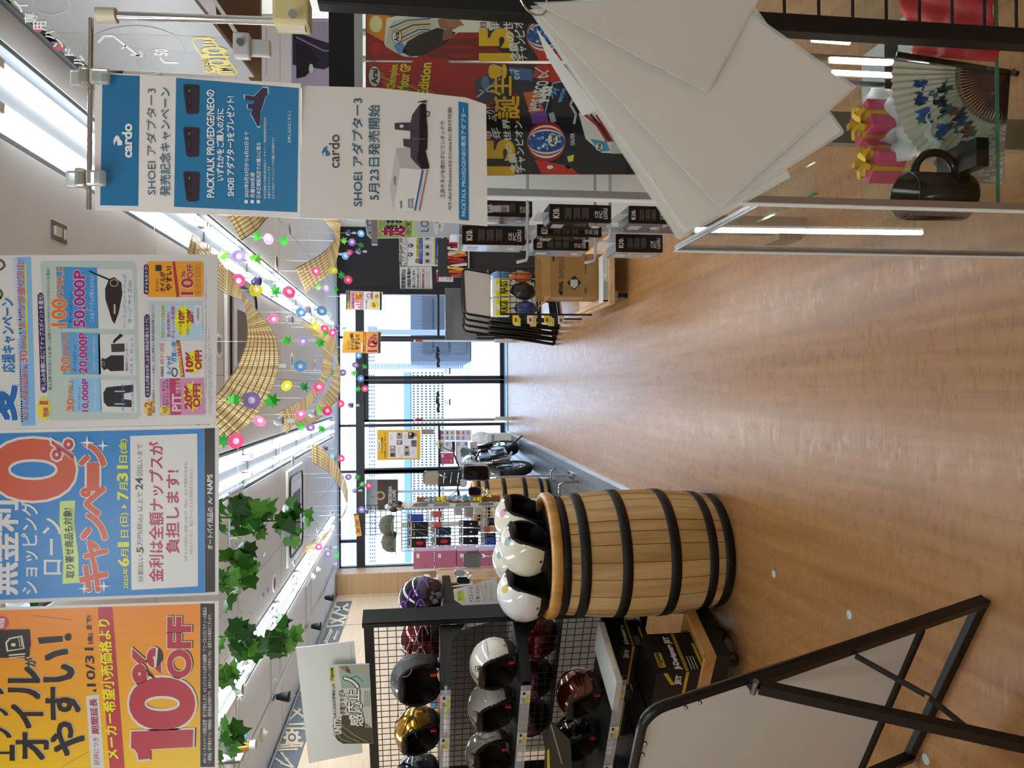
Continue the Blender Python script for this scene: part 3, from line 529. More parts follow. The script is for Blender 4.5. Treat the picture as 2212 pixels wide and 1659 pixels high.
# ================================================================ RING OF WHITE LAMINATED SHEETS
YS = .80
P1 = '#bdb4a8'
fan = [([(1162, 8), (1640, -10), (1530, 192), (1520, 194)], YS-.030), ([(1158, 20), (1530, -30), (1840, 188), (1558, 440), (1550, 440)], YS-.018), ([(1156, 28), (1600, -20), (1815, 280), (1812, 288), (1480, 492)], YS-.006), ([(1155, 30), (1560, 60), (1700, 380), (1470, 510), (1462, 508)], YS+.006), ([(1158, 60), (1290, 235), (1296, 236), (1258, 250), (1180, 120)], YS+.016)]
PAP = None
for i, (pts, Y) in enumerate(fan):
    nn = V((.12-.05*i, -1, .04*i)); s = Sheet(atY(1165, 10, Y), nn, k=1.3, r=.3, coat=.3)
    sh = thing('laminated_sheet', ('shortest white laminated sheet, on the near side of the fanned stack', 'white laminated sheet with pointed corner reaching lowest in the stack', 'white laminated sheet just behind the lowest reaching one', 'white laminated sheet with its corner nearest the light strip', 'white paper slip at the rear of the fanned stack, by the racing poster')[i], 'sheet', tuple(atY(pts[0][0], pts[0][1], Y)), group='laminated sheets on the binder ring')
    s.base(pts, '#beb9ae' if i < 4 else '#c0bdb6', .0008)
    s.obj('paper', sh)
    if i < 4:
        e = Sheet(atY(1165, 10, Y), nn, r=.1)
        cx = sum(p[0] for p in pts)/len(pts); cy = sum(p[1] for p in pts)/len(pts)
        q = [(cx+(x-cx)*1.035, cy+(y-cy)*1.035) for x, y in pts]
        vs = [e.W(*p, .5) for p in pts]+[e.W(*p, .5) for p in q]; n = len(pts)
        e.add(vs, [(j, (j+1) % n, n+(j+1) % n, n+j) for j in range(n)], mat('#dfe6e2', .15, alpha=.55)); e.obj('film_edge', sh)
b = B(); c0 = atY(1160, -4, YS-.035); b.tube([c0+V((.0*math.cos(a), 0, 0))+V((.017*math.cos(a), .012*math.sin(a), -.017*math.sin(a)+.004)) for a in [i*2*math.pi/24 for i in range(24)]], .0012, CHROME, 6, True)
b.obj('binder_ring', None, 'thin chrome binder ring carrying the fanned white sheets', 'ring')
# ================================================================ SHOWCASE SIDE
SG = glass('showcase_glass', '#f7faf7', .10); EDGE = mat('#5fae92', .1, tr=.6)
CX0, CX1, CY0, CY1, CZ = .302, 1.25, 1.15, 1.57, 1.68
t = thing('glass_showcase', 'tall glass showcase with aluminium corner posts beside the hanging sheets', 'showcase', ((CX0+CX1)/2, CY0, 0))
b = B()
ZS = 1.03
for x, y, zz in ((CX0, CY0, CZ), (CX1, CY0, CZ), (CX0, CY1, ZS), (CX1, CY1, CZ)):
    b = B(); b.bb(x, x+.011, y, y+.011, 0, zz, ALU); b.bb(x-.0015, x+.0005, y+.004, y+.02, 0, zz, mat('#dfe3df', .4)); b.obj('corner_post', t)
b = B()
for y in (CY0, CY1): b.bb(CX0, CX1, y, y+.012, CZ, CZ+.012, ALU); b.bb(CX0, CX1, y, y+.012, 0, .05, ALU)
for x in (CX0, CX1): b.bb(x, x+.012, CY0, CY1, CZ if x > CX0 else ZS-.004, CZ+.012 if x > CX0 else ZS, ALU); b.bb(x, x+.012, CY0, CY1, 0, .05, ALU)
b.obj('rail_frame', t)
b = B(); b.bb(CX0, CX1, CY0, CY0+.03, CZ+.012, CZ+.05, BLACK); b.obj('header', t)
b = B(); b.bb(CX0+.012, CX1, CY0+.003, CY0+.006, .05, CZ, SG); b.obj('front_glass', t)
b = B(); b.bb(CX0+.003, CX0+.006, CY0+.012, CY1, .05, ZS, SG); b.obj('side_glass', t)
b = B(); b.bb(CX1-.01, CX1, CY0+.012, CY1, .05, CZ, mat('#b9a894', .5)); b.obj('side_panel', t)
ZSH = .60
b = B(); b.bb(CX0+.01, CX1-.01, CY0+.015, CY1-.01, ZSH-.006, ZSH, SG); b.obj('glass_shelf', t)
b = B(); b.bb(CX0+.01, CX1-.01, CY0+.013, CY0+.015, ZSH-.006, ZSH, EDGE); b.obj('shelf_edge', t)
b = B(); q = atY(1650, 350, 1.5); b.bb(.36, .42, 1.3, 1.54, q.z-.006, q.z, SG); b.bb(.36, .362, 1.3, 1.54, q.z-.008, q.z+.001, EDGE); b.obj('small_glass_shelf', t)
b = B(); q = atY(1690, 440, 1.5); b.box((.315, 1.5, q.z), (.012, .07, .05), mat('#7a5a40', .5)); b.obj('corner_block', t)
LED = mat('#f4faff', .4, e=7.)
for i, (px0, px1, py, Y, w) in enumerate(((1500, 1990, 497, 1.555, 'on the rear corner post, lit along the side glass'), (1790, 1925, 130, 1.5, 'standing in for a reflection, upper of the bright pair'), (1795, 1925, 158, 1.5, 'standing in for a reflection, lower of the bright pair beside the fan'))):  # the bright pair is a light reflection, built as glowing bars
    a, c = atY(px0, py, Y), atY(px1, py+6, Y); o = thing('led_strip', 'white light strip ' + w, 'light strip', tuple(c), group='showcase light strips')
    b = B(); b.bar(a, c, .012, .006, PLW, (0, 1, 0)); b.obj('channel', o)
    b = B(); n = 46
    b.bar(a+V((-.001, -.006, 0)), c+V((-.001, -.006, 0)), .006, .003, LED, (0, 1, 0))
    for k in range(n): b.box(a.lerp(c, (k+.5)/n)+V((-.001, -.007, 0)), (.009, .004, .006), LED)
    b.obj('diodes', o)
o = thing('tube_lamp', 'short glowing tube lamp behind the black post', 'lamp', tuple(atY(1800, 88, 1.48)))
b = B(); b.cyl(atY(1755, 84, 1.48), atY(1835, 90, 1.48), .007, mat('#fff4d8', .4, e=3.)); b.obj('glowing_tube', o)
# racing posters behind the front glass
def arai(s, x, y, rx, ry, l=6):
    s.ell(x, y, rx, ry, '#151515', l); s.ell(x, y, rx*.9, ry*.92, '#c9c6c2', l+.5); s.tx('Arai', x-rx*.45, x+rx*.45, y-ry*.68, y+ry*.68, '#151515', .04, l=l+1)
def blue_helmet(s, x, y, k=1.):
    """sky blue and striped helmet seen from behind, centre x, y"""
    s.ell(x, y, 42*k, 44*k, '#8e1a1e', 3); s.ell(x, y, 40*k, 36*k, '#c8c4c0', 3.3); s.ell(x, y, 41*k, 31*k, '#94202a', 3.6); s.ell(x, y, 41*k, 27*k, '#c8c4c4', 3.8); s.ell(x, y, 41*k, 23*k, '#1d3f86', 4)
    rn = random.Random(3)
    for i in range(46):
        a, r = rn.uniform(0, 6.28), rn.random()**.5; s.ell(x+38*k*r*math.cos(a), y+20*k*r*math.sin(a), rn.uniform(1.5, 4.5)*k, rn.uniform(1.5, 4)*k, rn.choice(['#5f9fd0', '#a9c8dc', '#13254f', '#2f6ab0']), 4.3+.01*i, 8)
RK_ = '#9c1414'
s = Sheet((0, CY0+.016, 0), k=1.5, r=.3, coat=.3)
s.base([(790, 134), (1388, 140), (1388, 377), (790, 376)], '#8f1414', .001)
s.poly([(793, 136), (870, 136), (930, 215), (990, 240), (990, 376), (793, 374)], '#ab1c18', 1); s.ell(930, 200, 60, 90, '#9a1016', 1.2)
for i in range(16): s.line([(800+i*4, 140+i*6), (850+i*7, 175+i*3), (930+i*5, 195+i*8), (985, 240+i*8)], 1.6, ['#d0791c', '#c8a032', '#b8421c'][i % 3], 2)
arai(s, 809, 165, 14, 24)
for (x, y0, y1), tt in zip(((845, 140, 192), (868, 138, 196), (912, 136, 205)), ('Champion', 'Motor GP', 'Edition')): s.tx(tt, x-10, x+12, y0, y1, '#d8c832', .03, l=5, dx=8)
s.poly([(960, 160), (1075, 140), (1075, 376), (1040, 376), (1000, 240)], '#9a1212', 1.5)
s.poly([(1025, 175), (1050, 160), (1085, 165), (1090, 205), (1050, 225), (1030, 215)], '#2c3552', 2.5); s.line([(1030, 210), (1080, 170)], 4, '#a9adb8', 3); s.ell(1048, 178, 9, 14, '#5a6a90', 3); s.line([(1035, 195), (1075, 200)], 3, '#a9adb8', 3)
s.poly([(1075, 140), (1388, 142), (1388, 376), (1040, 376), (1040, 250), (1085, 200)], '#14131a', 1.8)
s.poly([(1160, 140), (1205, 140), (1225, 178), (1180, 178), (1150, 165)], '#a8241c', 2.5); s.poly([(1100, 140), (1160, 142), (1175, 180), (1150, 230), (1100, 200)], '#20242f', 2.4); s.poly([(1100, 145), (1150, 150), (1150, 175), (1105, 170)], '#3d5a8c', 2.6)
s.line([(1100, 150), (1112, 160), (1104, 168), (1118, 172)], 3, '#55a9d8', 4); s.tx('EW', 1105, 1122, 150, 170, '#9cc8e0', .03, l=4); s.line([(1155, 145), (1185, 165), (1160, 168), (1186, 152)], 2.5, '#c8c8c8', 4)
# gold headline
Y_ = '#d0a010'
for tt, a in (('!', (1058, 1092, 146, 162)), ('生', (1060, 1104, 165, 206)), ('誕', (1068, 1122, 208, 256)), ('15', (1055, 1108, 306, 374))):
    q_ = .06 if tt in '15!' else .025; s.tx(tt, a[0]+3, a[1]+3, a[2]-2, a[3]-2, '#3a2008', q_, l=4.5, res=4); s.tx(tt, *a, Y_, q_, l=6, res=4)
for tt, a in (('ぶり!', (1056, 1074, 232, 262)), ('年', (1066, 1086, 276, 300)), ('の世界', (1092, 1108, 256, 330)), ('念願', (1104, 1122, 332, 374)), ('チャンピオン', (1118, 1136, 262, 372))):
    s.tx(tt, *a, '#16141a', .055, l=5, dx=-8); s.tx(tt, *a, '#cfccc8', .025, l=6, dx=-8)
s.ell(1054, 292, 8, 9, '#c8c4c0', 5); s.tx('日', 1050, 1059, 288, 297, '#8e1a1e', .03, l=6); s.tx('CHAMPION', 1112, 1124, 202, 262, '#8e1218', .04, l=5, dx=-6)
s.poly([(1130, 200), (1165, 195), (1175, 240), (1145, 245)], '#b8562a', 2.6); s.poly([(1145, 245), (1180, 240), (1185, 262), (1150, 268)], '#5a3a86', 2.8); s.poly([(1185, 245), (1196, 242), (1202, 262), (1190, 266)], '#8a8f9c', 3)
s.tx('WRS IVECO', 1142, 1168, 175, 240, '#c8c8c8', .03, l=4, dx=18); s.tx('MSI', 1165, 1185, 188, 218, '#d4d4d4', .05, l=5, dx=8)
for i in range(4): s.ell(1160+i % 2*8+2, 225+i//2*7, 3, 3, ['#3a5aa0', '#a03a5a'][i % 2], 4)
s.line([(1178, 240), (1194, 180), (1222, 174)], 2.5, '#8a9cc0', 4); s.line([(1194, 212), (1190, 195), (1202, 205), (1196, 190), (1208, 196)], 3, '#4a8fd0', 4.5); s.tx('wegow', 1205, 1217, 191, 221, '#4a8fd0', .03, l=5, dx=10)
blue_helmet(s, 1180, 306); arai(s, 1194, 302, 12, 16)
s.poly([(1222, 215), (1240, 232), (1262, 262), (1300, 316), (1330, 330), (1388, 336), (1388, 376), (1215, 376), (1240, 330)], '#17161f', 2.9); s.line([(1240, 210), (1232, 226), (1244, 246), (1240, 268)], 5, '#a9a6b8', 4); s.ell(1228, 345, 10, 20, '#1b2040', 3.2); s.tx('GALFER', 1232, 1241, 288, 314, '#b8bcd0', .02, l=4); s.poly([(1225, 338), (1240, 334), (1238, 348), (1228, 350)], '#c0c020', 4)
s.poly([(1155, 345), (1230, 358), (1250, 376), (1170, 376)], '#b02418', 3.2); s.ell(1188, 361, 7, 4, '#d8c8c0', 4)
s.poly([(1250, 245), (1290, 230), (1330, 255), (1345, 290), (1360, 332), (1300, 330), (1265, 300)], '#c8c4c0', 4)
for i in range(5): s.line([(1262+i*13, 246+i*1), (1290+i*9, 270+i*4), (1312+i*6, 306)], 6, ['#b0242a', '#1f3a36', '#b0242a', '#16302c', '#b0242a'][i], 4.5)
s.poly([(1275, 300), (1310, 306), (1318, 326), (1295, 328)], '#3a86b8', 4.8); arai(s, 1294, 317, 9, 9); s.rect(1320, 1360, 306, 332, '#a8aca4', 5)
s.obj('racing_poster', None, 'wide red and black racing poster with gold lettering behind the showcase glass', 'poster', 'racing posters in the showcase')
s = Sheet((0, CY0+.016, 0), k=1.5, r=.3, coat=.3)
s.base([(790, 18), (1388, 14), (1388, 132), (790, 130)], '#8c1212', .001)
s.poly([(792, 28), (840, 28), (850, 60), (830, 90), (792, 70)], '#c8781c', 1.5); s.ell(812, 52, 14, 18, '#e0c890', 2); s.ell(812, 105, 14, 14, '#a81a18', 2)
s.tx('OUR', 930, 1060, 80, 128, '#6c0c10', .05, l=2)
s.poly([(830, 95), (835, 40), (870, 30), (920, 30), (985, 34), (1040, 38), (1085, 60), (1040, 70), (990, 70), (965, 85), (940, 100), (900, 124), (872, 122), (845, 108)], '#d8d0c0', 2.4)
s.poly([(832, 100), (838, 62), (850, 45), (900, 34), (940, 40), (960, 60), (950, 85), (905, 118), (872, 118), (845, 108)], '#b9b4a6', 3)
for i in range(6): s.line([(842+i*3, 60+i*7), (880+i*6, 44+i*5), (930, 40+i*6)], 3, ['#2a56a0', '#c8a860', '#3a3a40', '#c89a3a', '#2a56a0', '#8a6a3a'][i], 3.4)
s.poly([(868, 112), (880, 90), (905, 75), (945, 60), (985, 70), (960, 95), (915, 120), (885, 122)], '#15130f', 4); s.poly([(850, 98), (870, 92), (878, 110), (862, 118)], '#4f82c0', 4); arai(s, 857, 79, 11, 15)
s.poly([(945, 42), (985, 36), (1000, 52), (975, 66), (950, 60)], '#8a5a44', 4); s.poly([(958, 66), (975, 62), (980, 82), (955, 88)], '#7a4a38', 4.2)
for i in range(4): s.line([(960+i*3, 44+i*4), (990+i*4, 36+i*6)], 3, '#9a6a52', 4.5)
s.poly([(1000, 38), (1388, 36), (1388, 130), (1100, 130), (1050, 80)], '#16151c', 2.2)
for tt, a in (('15', (1040, 1104, 66, 128)),): q_ = .06 if tt in '15!' else .025; s.tx(tt, a[0]+3, a[1]+3, a[2]-2, a[3]-2, '#3a2008', q_, l=4.5, res=4); s.tx(tt, *a, Y_, q_, l=6, res=4)
for tt, a in (('年', (1062, 1082, 44, 64)), ('の世', (1092, 1112, 42, 90)), ('念願', (1104, 1124, 92, 132)), ('ピオ', (1114, 1134, 44, 80)), ('チャン', (1122, 1140, 82, 130))): s.tx(tt, *a, '#16141a', .055, l=5, dx=-6); s.tx(tt, *a, '#cfccc8', .025, l=6, dx=-6)
s.ell(1044, 54, 10, 11, '#c8c4c0', 5); s.tx('日', 1038, 1050, 48, 60, '#8e1a1e', .03, l=6)
blue_helmet(s, 1176, 76, .95); s.poly([(1150, 104), (1215, 118), (1225, 130), (1165, 130)], '#b02418', 3.2); s.ell(1186, 124, 6, 4, '#d8c8c0', 4)
s.obj('racing_poster', None, 'narrow red racing poster with a rider in a painted helmet, cut by the black post', 'poster', 'racing posters in the showcase')
# ---------------- things standing on the glass shelf
def on_shelf(x, y, z=ZSH): return atZ(x, y, z)
t = thing('folding_fan', 'open white folding fan with blue flower print and dark red ribs', 'fan', (.7, 1.28, ZSH))
YFn = 1.30; nb = V((0, -1, .12)); fs = Sheet(V((.6, YFn, ZSH)), nb, k=1.2); pv = (2176, 162)
def fan_pt(u, r, zig=0.): # u 0 upper edge .. 1 lower edge
    a0, a1 = math.radians(188), math.radians(92)
    a = a0+(a1-a0)*u; R = 250+12*math.sin(math.pi*u)-(15*u)
    return fs.W(pv[0]+R*r*math.cos(a), pv[1]+R*r*math.sin(a)) + V((0, -1, 0))*zig
NP = 26; pal = [mat(c, .6, k=1.2) for c in ('#23407e', '#1e3050', '#3a6a74', '#7a4a3c', '#2c5aa0', '#22262e')]; wp = mat('#bdb9ae', .6, k=1.3); pk = mat('#a08888', .6, k=1.3)
b = B(); rn = random.Random(5); BLOB = []
for k in range(46):
    f = rn.random(); BLOB.append((.14+.5*f+rn.uniform(-.09, .09), .66-.12*abs(f-.4)+rn.uniform(-.14, .16), rn.uniform(.012, .04), rn.uniform(.02, .06), rn.choice(pal)))
for i in range(NP*2):
    u0, u1 = i/(NP*2), (i+1)/(NP*2); z0, z1 = (.006 if i % 2 else 0), (0 if i % 2 else .006)
    for j in range(34):
        r0, r1 = .42+.58*j/34, .42+.58*(j+1)/34; u = (u0+u1)/2; r = (r0+r1)/2; m_ = wp
        for bu, br, ru, rr_, c_ in BLOB:
            if math.hypot((u-bu)/ru, (r-br)/rr_)+.25*math.sin(u*90+r*70) < 1: m_ = c_; break
        if m_ is wp and u > .84 and rn.random() < .45: m_ = pk
        b.add([fan_pt(u0, r0, z0), fan_pt(u1, r0, z1), fan_pt(u1, r1, z1), fan_pt(u0, r1, z0)], [(0, 1, 2, 3)], m_)
b.obj('fan_leaf', t)
rb = mat('#4a1216', .3, k=1.1); rd = mat('#120d0c', .35)
for i in range(NP):
    u = (i+.5)/NP; b = B(); b.bar(fan_pt(u, .0, .004), fan_pt(u, .46, .004), .004, .002, rb if .12 < u < .66 else rd, (0, 1, 0)); b.obj('rib', t)
b = B(); b.bar(fan_pt(-.01, -.06, .010), fan_pt(-.012, 1.0, .010), .009, .005, BLACKG, (0, 1, 0)); b.cyl(fan_pt(0, 0, .016), fan_pt(0, 0, -.004), .006, STEEL); b.obj('guard_stick', t)
fs2 = Sheet(V((.6, YFn-.013, ZSH)), nb, k=1.); fs2.tx('SUZUKI', 2082, 2092, 338, 372, '#2a2a30', .03, l=1); fs2.obj('lettering', t)
def gift(px, py, s, rz, label):
    p = on_shelf(px, py); t = thing('gift_box', label, 'gift box', tuple(p), group='pink gift boxes with gold ribbons'); R = Matrix.Rotation(rz, 3, 'Z'); PKM = mat('#b84a68', .4, k=1.2); GO = mat('#d8b02c', .25, .4)
    b = B(); b.box(p+V((0, 0, s/2)), (s, s, s), PKM, R); b.obj('box', t, bev=.001)
    b = B(); b.box(p+V((0, 0, s/2)), (s*1.02, s*.14, s*1.02), GO, R); b.box(p+V((0, 0, s/2)), (s*.14, s*1.02, s*1.02), GO, R); b.obj('ribbon', t)
    b = B(); c = p+V((0, 0, s*1.02))
    for k in range(5):
        a = k*1.256+.3; d = V((math.cos(a), math.sin(a), 0)); e = V((-d.y, d.x, 0))*s*.09
        pts = [c, c+d*s*.28+V((0, 0, s*.2)), c+d*s*.52+V((0, 0, s*.14)), c+d*s*.45+V((0, 0, -.02*s)), c+d*s*.1]
        for q0, q1 in zip(pts, pts[1:]): b.add([q0-e, q0+e, q1+e, q1-e], [(0, 1, 2, 3)], GO)
    b.obj('bow', t, solid=.0012)
gift(1925, 268, .068, .35, 'pink gift box with gold bow on the shelf, next to the fan')
gift(1935, 352, .066, .9, 'pink gift box with gold bow half hidden by the black mug')
p = on_shelf(1990, 408); p = V((.345, 1.24, ZSH)); t = thing('mug', 'glossy black mug with handle on the showcase shelf', 'mug', tuple(p))
b = B(); b.lathe([(0, .0), (.04, 0), (.043, .006), (.043, .118), (.040, .118), (.039, .012), (0, .010)], BLACKG, 36, p); b.obj('cup', t)
b = B(); b.tube([p+V((.041+.038*math.sin(a), -.005, .062+.040*math.cos(a))) for a in [math.pi*i/12 for i in range(13)]], .0075, BLACKG, 8); b.obj('handle', t)
p2 = V((.41, 1.23, ZSH)); t = thing('small_black_box', 'flat black box lying beside the mug', 'box', tuple(p2))
b = B(); b.box(p2+V((0, 0, .012)), (.05, .1, .024), mat('#14120f', .4)); b.obj('box', t)
# white paper and red cloth under the display
def cloth(pts4, m, name, label, cat, amp, Z0):
    a, b_, c, d = [atZ(x, y, Z0) for x, y in pts4]; bb = B()
    bb.grid(lambda u, v: (a.lerp(b_, u)).lerp(d.lerp(c, u), v)+V((0, 0, .002+amp*(abs(math.sin(u*9+v*4))+.6*abs(math.sin(v*11-u*3))))), 22, 22, m)
    return bb.obj(name, None, label, cat, solid=.0015)
cloth([(1890, 190), (2030, 200), (2045, 330), (1890, 365)], mat('#c9cdd0', .6), 'white_wrapping_paper', 'crumpled white wrapping paper under the pink gift boxes', 'paper', .02, ZSH+.001)
cloth([(1950, -60), (2165, -60), (2165, 135), (1985, 120)], mat('#a3141c', .75, noise=.25, ns=40.), 'red_velvet_cloth', 'red velvet cloth on the shelf behind the folding fan', 'cloth', .012, ZSH+.001)
# wall bracket pieces: black wire panel nearest to the camera
YB = .95
t = thing('grid_display_stand', 'black wire grid panel with thick square upright beside the showcase', 'wire panel', (.5, YB, 0))
xb = atY(1000, 14, YB).x
b = B(); b.bb(xb-.012, xb+.012, YB-.012, YB+.012, 0, 1.72, BLACK); b.obj('upright', t, bev=.002)
b = B()
for i in range(26): b.cyl((xb, YB, .10+.05*i), (xb+.55, YB, .10+.05*i), .0022, BLACK, n=6)
b.obj('wires', t); b = B(); b.bb(xb+.55, xb+.574, YB-.012, YB+.012, 0, 1.72, BLACK); b.obj('far_upright', t)
b = B(); b.bb(xb-.2, xb+.6, YB-.1, YB+.1, 0, .03, BLACK); b.obj('foot', t)
# ---------------- board above, wooden shelf, clip
s = Sheet(V((.75, 1.6, 2.1)), (-1, 0, 0), k=1.3, r=.3)
s.base([(-30, -40), (199, 150), (550, 167), (372, -60), (60, -60)], '#8f8f90', .01)
s.poly([(199, 150), (550, 167), (480, 80), (120, 70)], '#858686', 1); s.poly([(300, 150), (550, 167), (515, 120), (280, 100)], '#7c7d7d', 1.2)
WL = '#d6d8d8'
for tt, a in (('イ', (30, 60, 2, 26)), ('専', (52, 80, 28, 50)), ('用', (72, 100, 46, 66)), ('ハ', (98, 118, 66, 84)), ('ン', (116, 136, 84, 102)), ('ド', (140, 158, 104, 120)), ('ル', (160, 182, 120, 142))): s.tx(tt, *a, WL, .03, l=3)
s.ell(82, 62, 10, 8, '#a33a38', 2); s.ell(128, 102, 14, 8, '#a33a38', 2)
s.ring(110, 8, 42, 26, 4, '#9a9a9e', 2); s.ring(290, 110, 110, 55, 2, '#77787c', 2, 40)
s.line([(212, 92), (225, 78), (245, 78), (300, 122)], 5, WL, 3); s.line([(272, 98), (262, 106)], 3, WL, 3); s.line([(282, 118), (312, 122), (300, 110)], 3, WL, 3); s.line([(345, 124), (355, 135), (386, 136)], 4, WL, 3); s.tx('50', 334, 362, 106, 120, WL, .03, l=3)
YM = '#d0c020'
s.line([(420, 82), (455, 82), (470, 100), (512, 155), (508, 160), (478, 160), (468, 155)], 3.5, YM, 3); s.line([(420, 82), (416, 90), (440, 128)], 3.5, YM, 3)
s.tx('MOTO', 450, 500, 102, 156, YM, .06, l=4, dx=-14); s.tx('RE:ELINE', 440, 456, 126, 154, YM, .02, l=4, dx=-6); s.tx('III', 440, 462, 84, 98, YM, .03, l=4)
s.obj('sign_board', None, 'grey glossy sign board with white writing and yellow emblem above the showcase', 'sign board')
s = Sheet(V((.9, 1.86, 1.95)), (-.35, -1, 0), k=1.2); s.base([(462, -30), (562, -30), (562, 190), (548, 186), (470, 60)], '#6a4c30', .02); s.obj('wooden_shelf_panel', None, 'brown wooden shelf panel under the grey sign board', 'shelf')
p = atY(523, 100, 1.4); t = thing('plastic_price_clip', 'white plastic clip under the grey sign board', 'clip', tuple(p))
b = B(); b.box(p, (.045, .02, .03), mat('#d4d6d8', .3)); b.cyl(p+V((0, -.012, 0)), p+V((0, -.02, 0)), .006, STEEL); b.obj('body', t, bev=.004); b = B(); b.box(p+V((0, .005, -.03)), (.03, .012, .04), mat('#c8cac8', .3)); b.obj('tongue', t, bev=.003); b = B(); b.bar(p+V((.01, .01, 0)), p+V((.16, .01, .10)), .012, .006, mat('#d4d6d8', .3)); b.obj('arm', t)
s = Sheet(V((.95, 2.3, 1.9)), (0, -1, 0), k=1.3); s.base([(562, 30), (628, 30), (628, 188), (562, 186)], '#d2cfcc', .02); s.line([(575, 60), (575, 160)], 1.2, '#8a8886', 1); s.rect(604, 606, 40, 180, '#b4b2b0', 1); o = s.obj('hanging_board', None, 'white board on a pole beyond the sign board clip', 'board'); b = B(); q = s.W(620, 110); b.cyl((q.x, q.y+.03, 0), (q.x, q.y+.03, q.z), .01, ALU, n=10); b.bb(q.x-.15, q.x+.15, q.y-.05, q.y+.15, 0, .02, ALU); b.obj('stand_pole', o)
s = Sheet(V((.95, 2.2, 1.75)), (0, -1, 0), k=1.3, r=.3); s.base([(630, 40), (752, 40), (752, 192), (630, 190)], '#a39cb8', .002)
s.poly([(632, 60), (655, 75), (700, 90), (735, 100), (740, 130), (700, 150), (632, 140)], '#2a2238', 2); s.poly([(640, 95), (665, 100), (690, 130), (660, 165), (640, 170)], '#17131f', 3); s.ell(672, 148, 5, 10, '#c8c8d0', 4); s.line([(640, 80), (700, 110), (735, 108)], 3, '#8a84a8', 4); s.rect(630, 650, 42, 62, '#c8c8c8', 2)
s.tx('一交換', 715, 729, 140, 188, '#1c1826', .03, l=5); s.tx('サービス', 736, 746, 144, 184, '#1c1826', .03, l=5); s.line([(668, 45), (746, 45)], 2, '#d8d8d8', 5); o = s.obj('service_poster', None, 'purple service poster with a dark full face helmet picture', 'poster'); b = B(); q = s.W(690, 60); b.cyl((q.x, q.y+.012, 0), (q.x, q.y+.012, q.z), .01, ALU); b.bb(q.x-.15, q.x+.15, q.y-.1, q.y+.12, 0, .02, ALU); b.obj('stand_pole', o)
# ---------------- hook panel with hanging intercom packs
t = thing('hook_panel', 'pale hook panel behind the showcase carrying dark packages', 'hook panel', (.66, 2.2, 0))
b = B(); b.bb(.64, .68, 1.79, 2.88, .75, 1.62, mat('#d4d6d6', .4)); b.obj('panel', t); b = B(); b.bb(.62, .70, 1.76, 1.79, .0, 1.62, ALU); b.bb(.62, .70, 2.88, 2.92, .0, 1.62, ALU); b.obj('upright', t); 
s = Sheet((0, 2.25, 0), k=1.25, r=.3); s.base([(786, 455), (985, 455), (990, 505), (984, 512), (800, 515), (792, 508)], '#b4bcc0', .004)
s.poly([(788, 456), (812, 456), (816, 502), (796, 506)], '#5f6c84', 1); s.tx('SSURIMA', 796, 812, 458, 500, '#c8ccd4', .02, l=3); s.poly([(816, 456), (872, 456), (890, 512), (800, 514), (800, 506), (818, 502)], '#8fae4a', 1); s.poly([(872, 456), (890, 456), (902, 511), (890, 512)], '#b9cc84', 1.2)
s.tx('きまま', 832, 868, 460, 495, '#2a2c30', .05, '#d8dcd8', .04, l=4); s.tx('走', 825, 875, 490, 510, '#9a2c44', .05, '#d8dcd8', .04, l=4); s.tx('FOR COMFORTABLE', 876, 890, 458, 505, '#4a5a3a', .01, l=4)
s.tx('LOKI', 908, 926, 458, 500, '#4a4a50', .0, l=4); s.ell(942, 485, 6, 22, '#cfd4d4', 3); s.ell(954, 482, 5, 20, '#cfd4d4', 3)
for i in range(4): s.ell(938+6*i, 470+9*(i % 3), 2.5, 4, '#8a8c90', 4)
o = s.obj('display_header', None, 'pale green product header sign above the hanging packages', 'sign'); b = B(); q = s.W(970, 500); b.bb(q.x, .66, 2.255, 2.262, q.z, q.z+.02, ALU); b.obj('bracket', o)
def hook(x, y, Y, label):
    a = atY(x, y, Y); h = thing('display_hook', label, 'hook', (.64, a.y, a.z), group='display hooks'); m_ = mat('#c4c8cc', .35)
    b = B(); b.tube([(.645, a.y, a.z), (a.x+.012, a.y, a.z), (a.x, a.y, a.z+.004), (a.x-.006, a.y, a.z+.03)], .0042, m_, 8); b.obj('rod', h); b = B(); b.box((.642, a.y, a.z), (.008, .03, .03), m_); b.obj('back_plate', h)
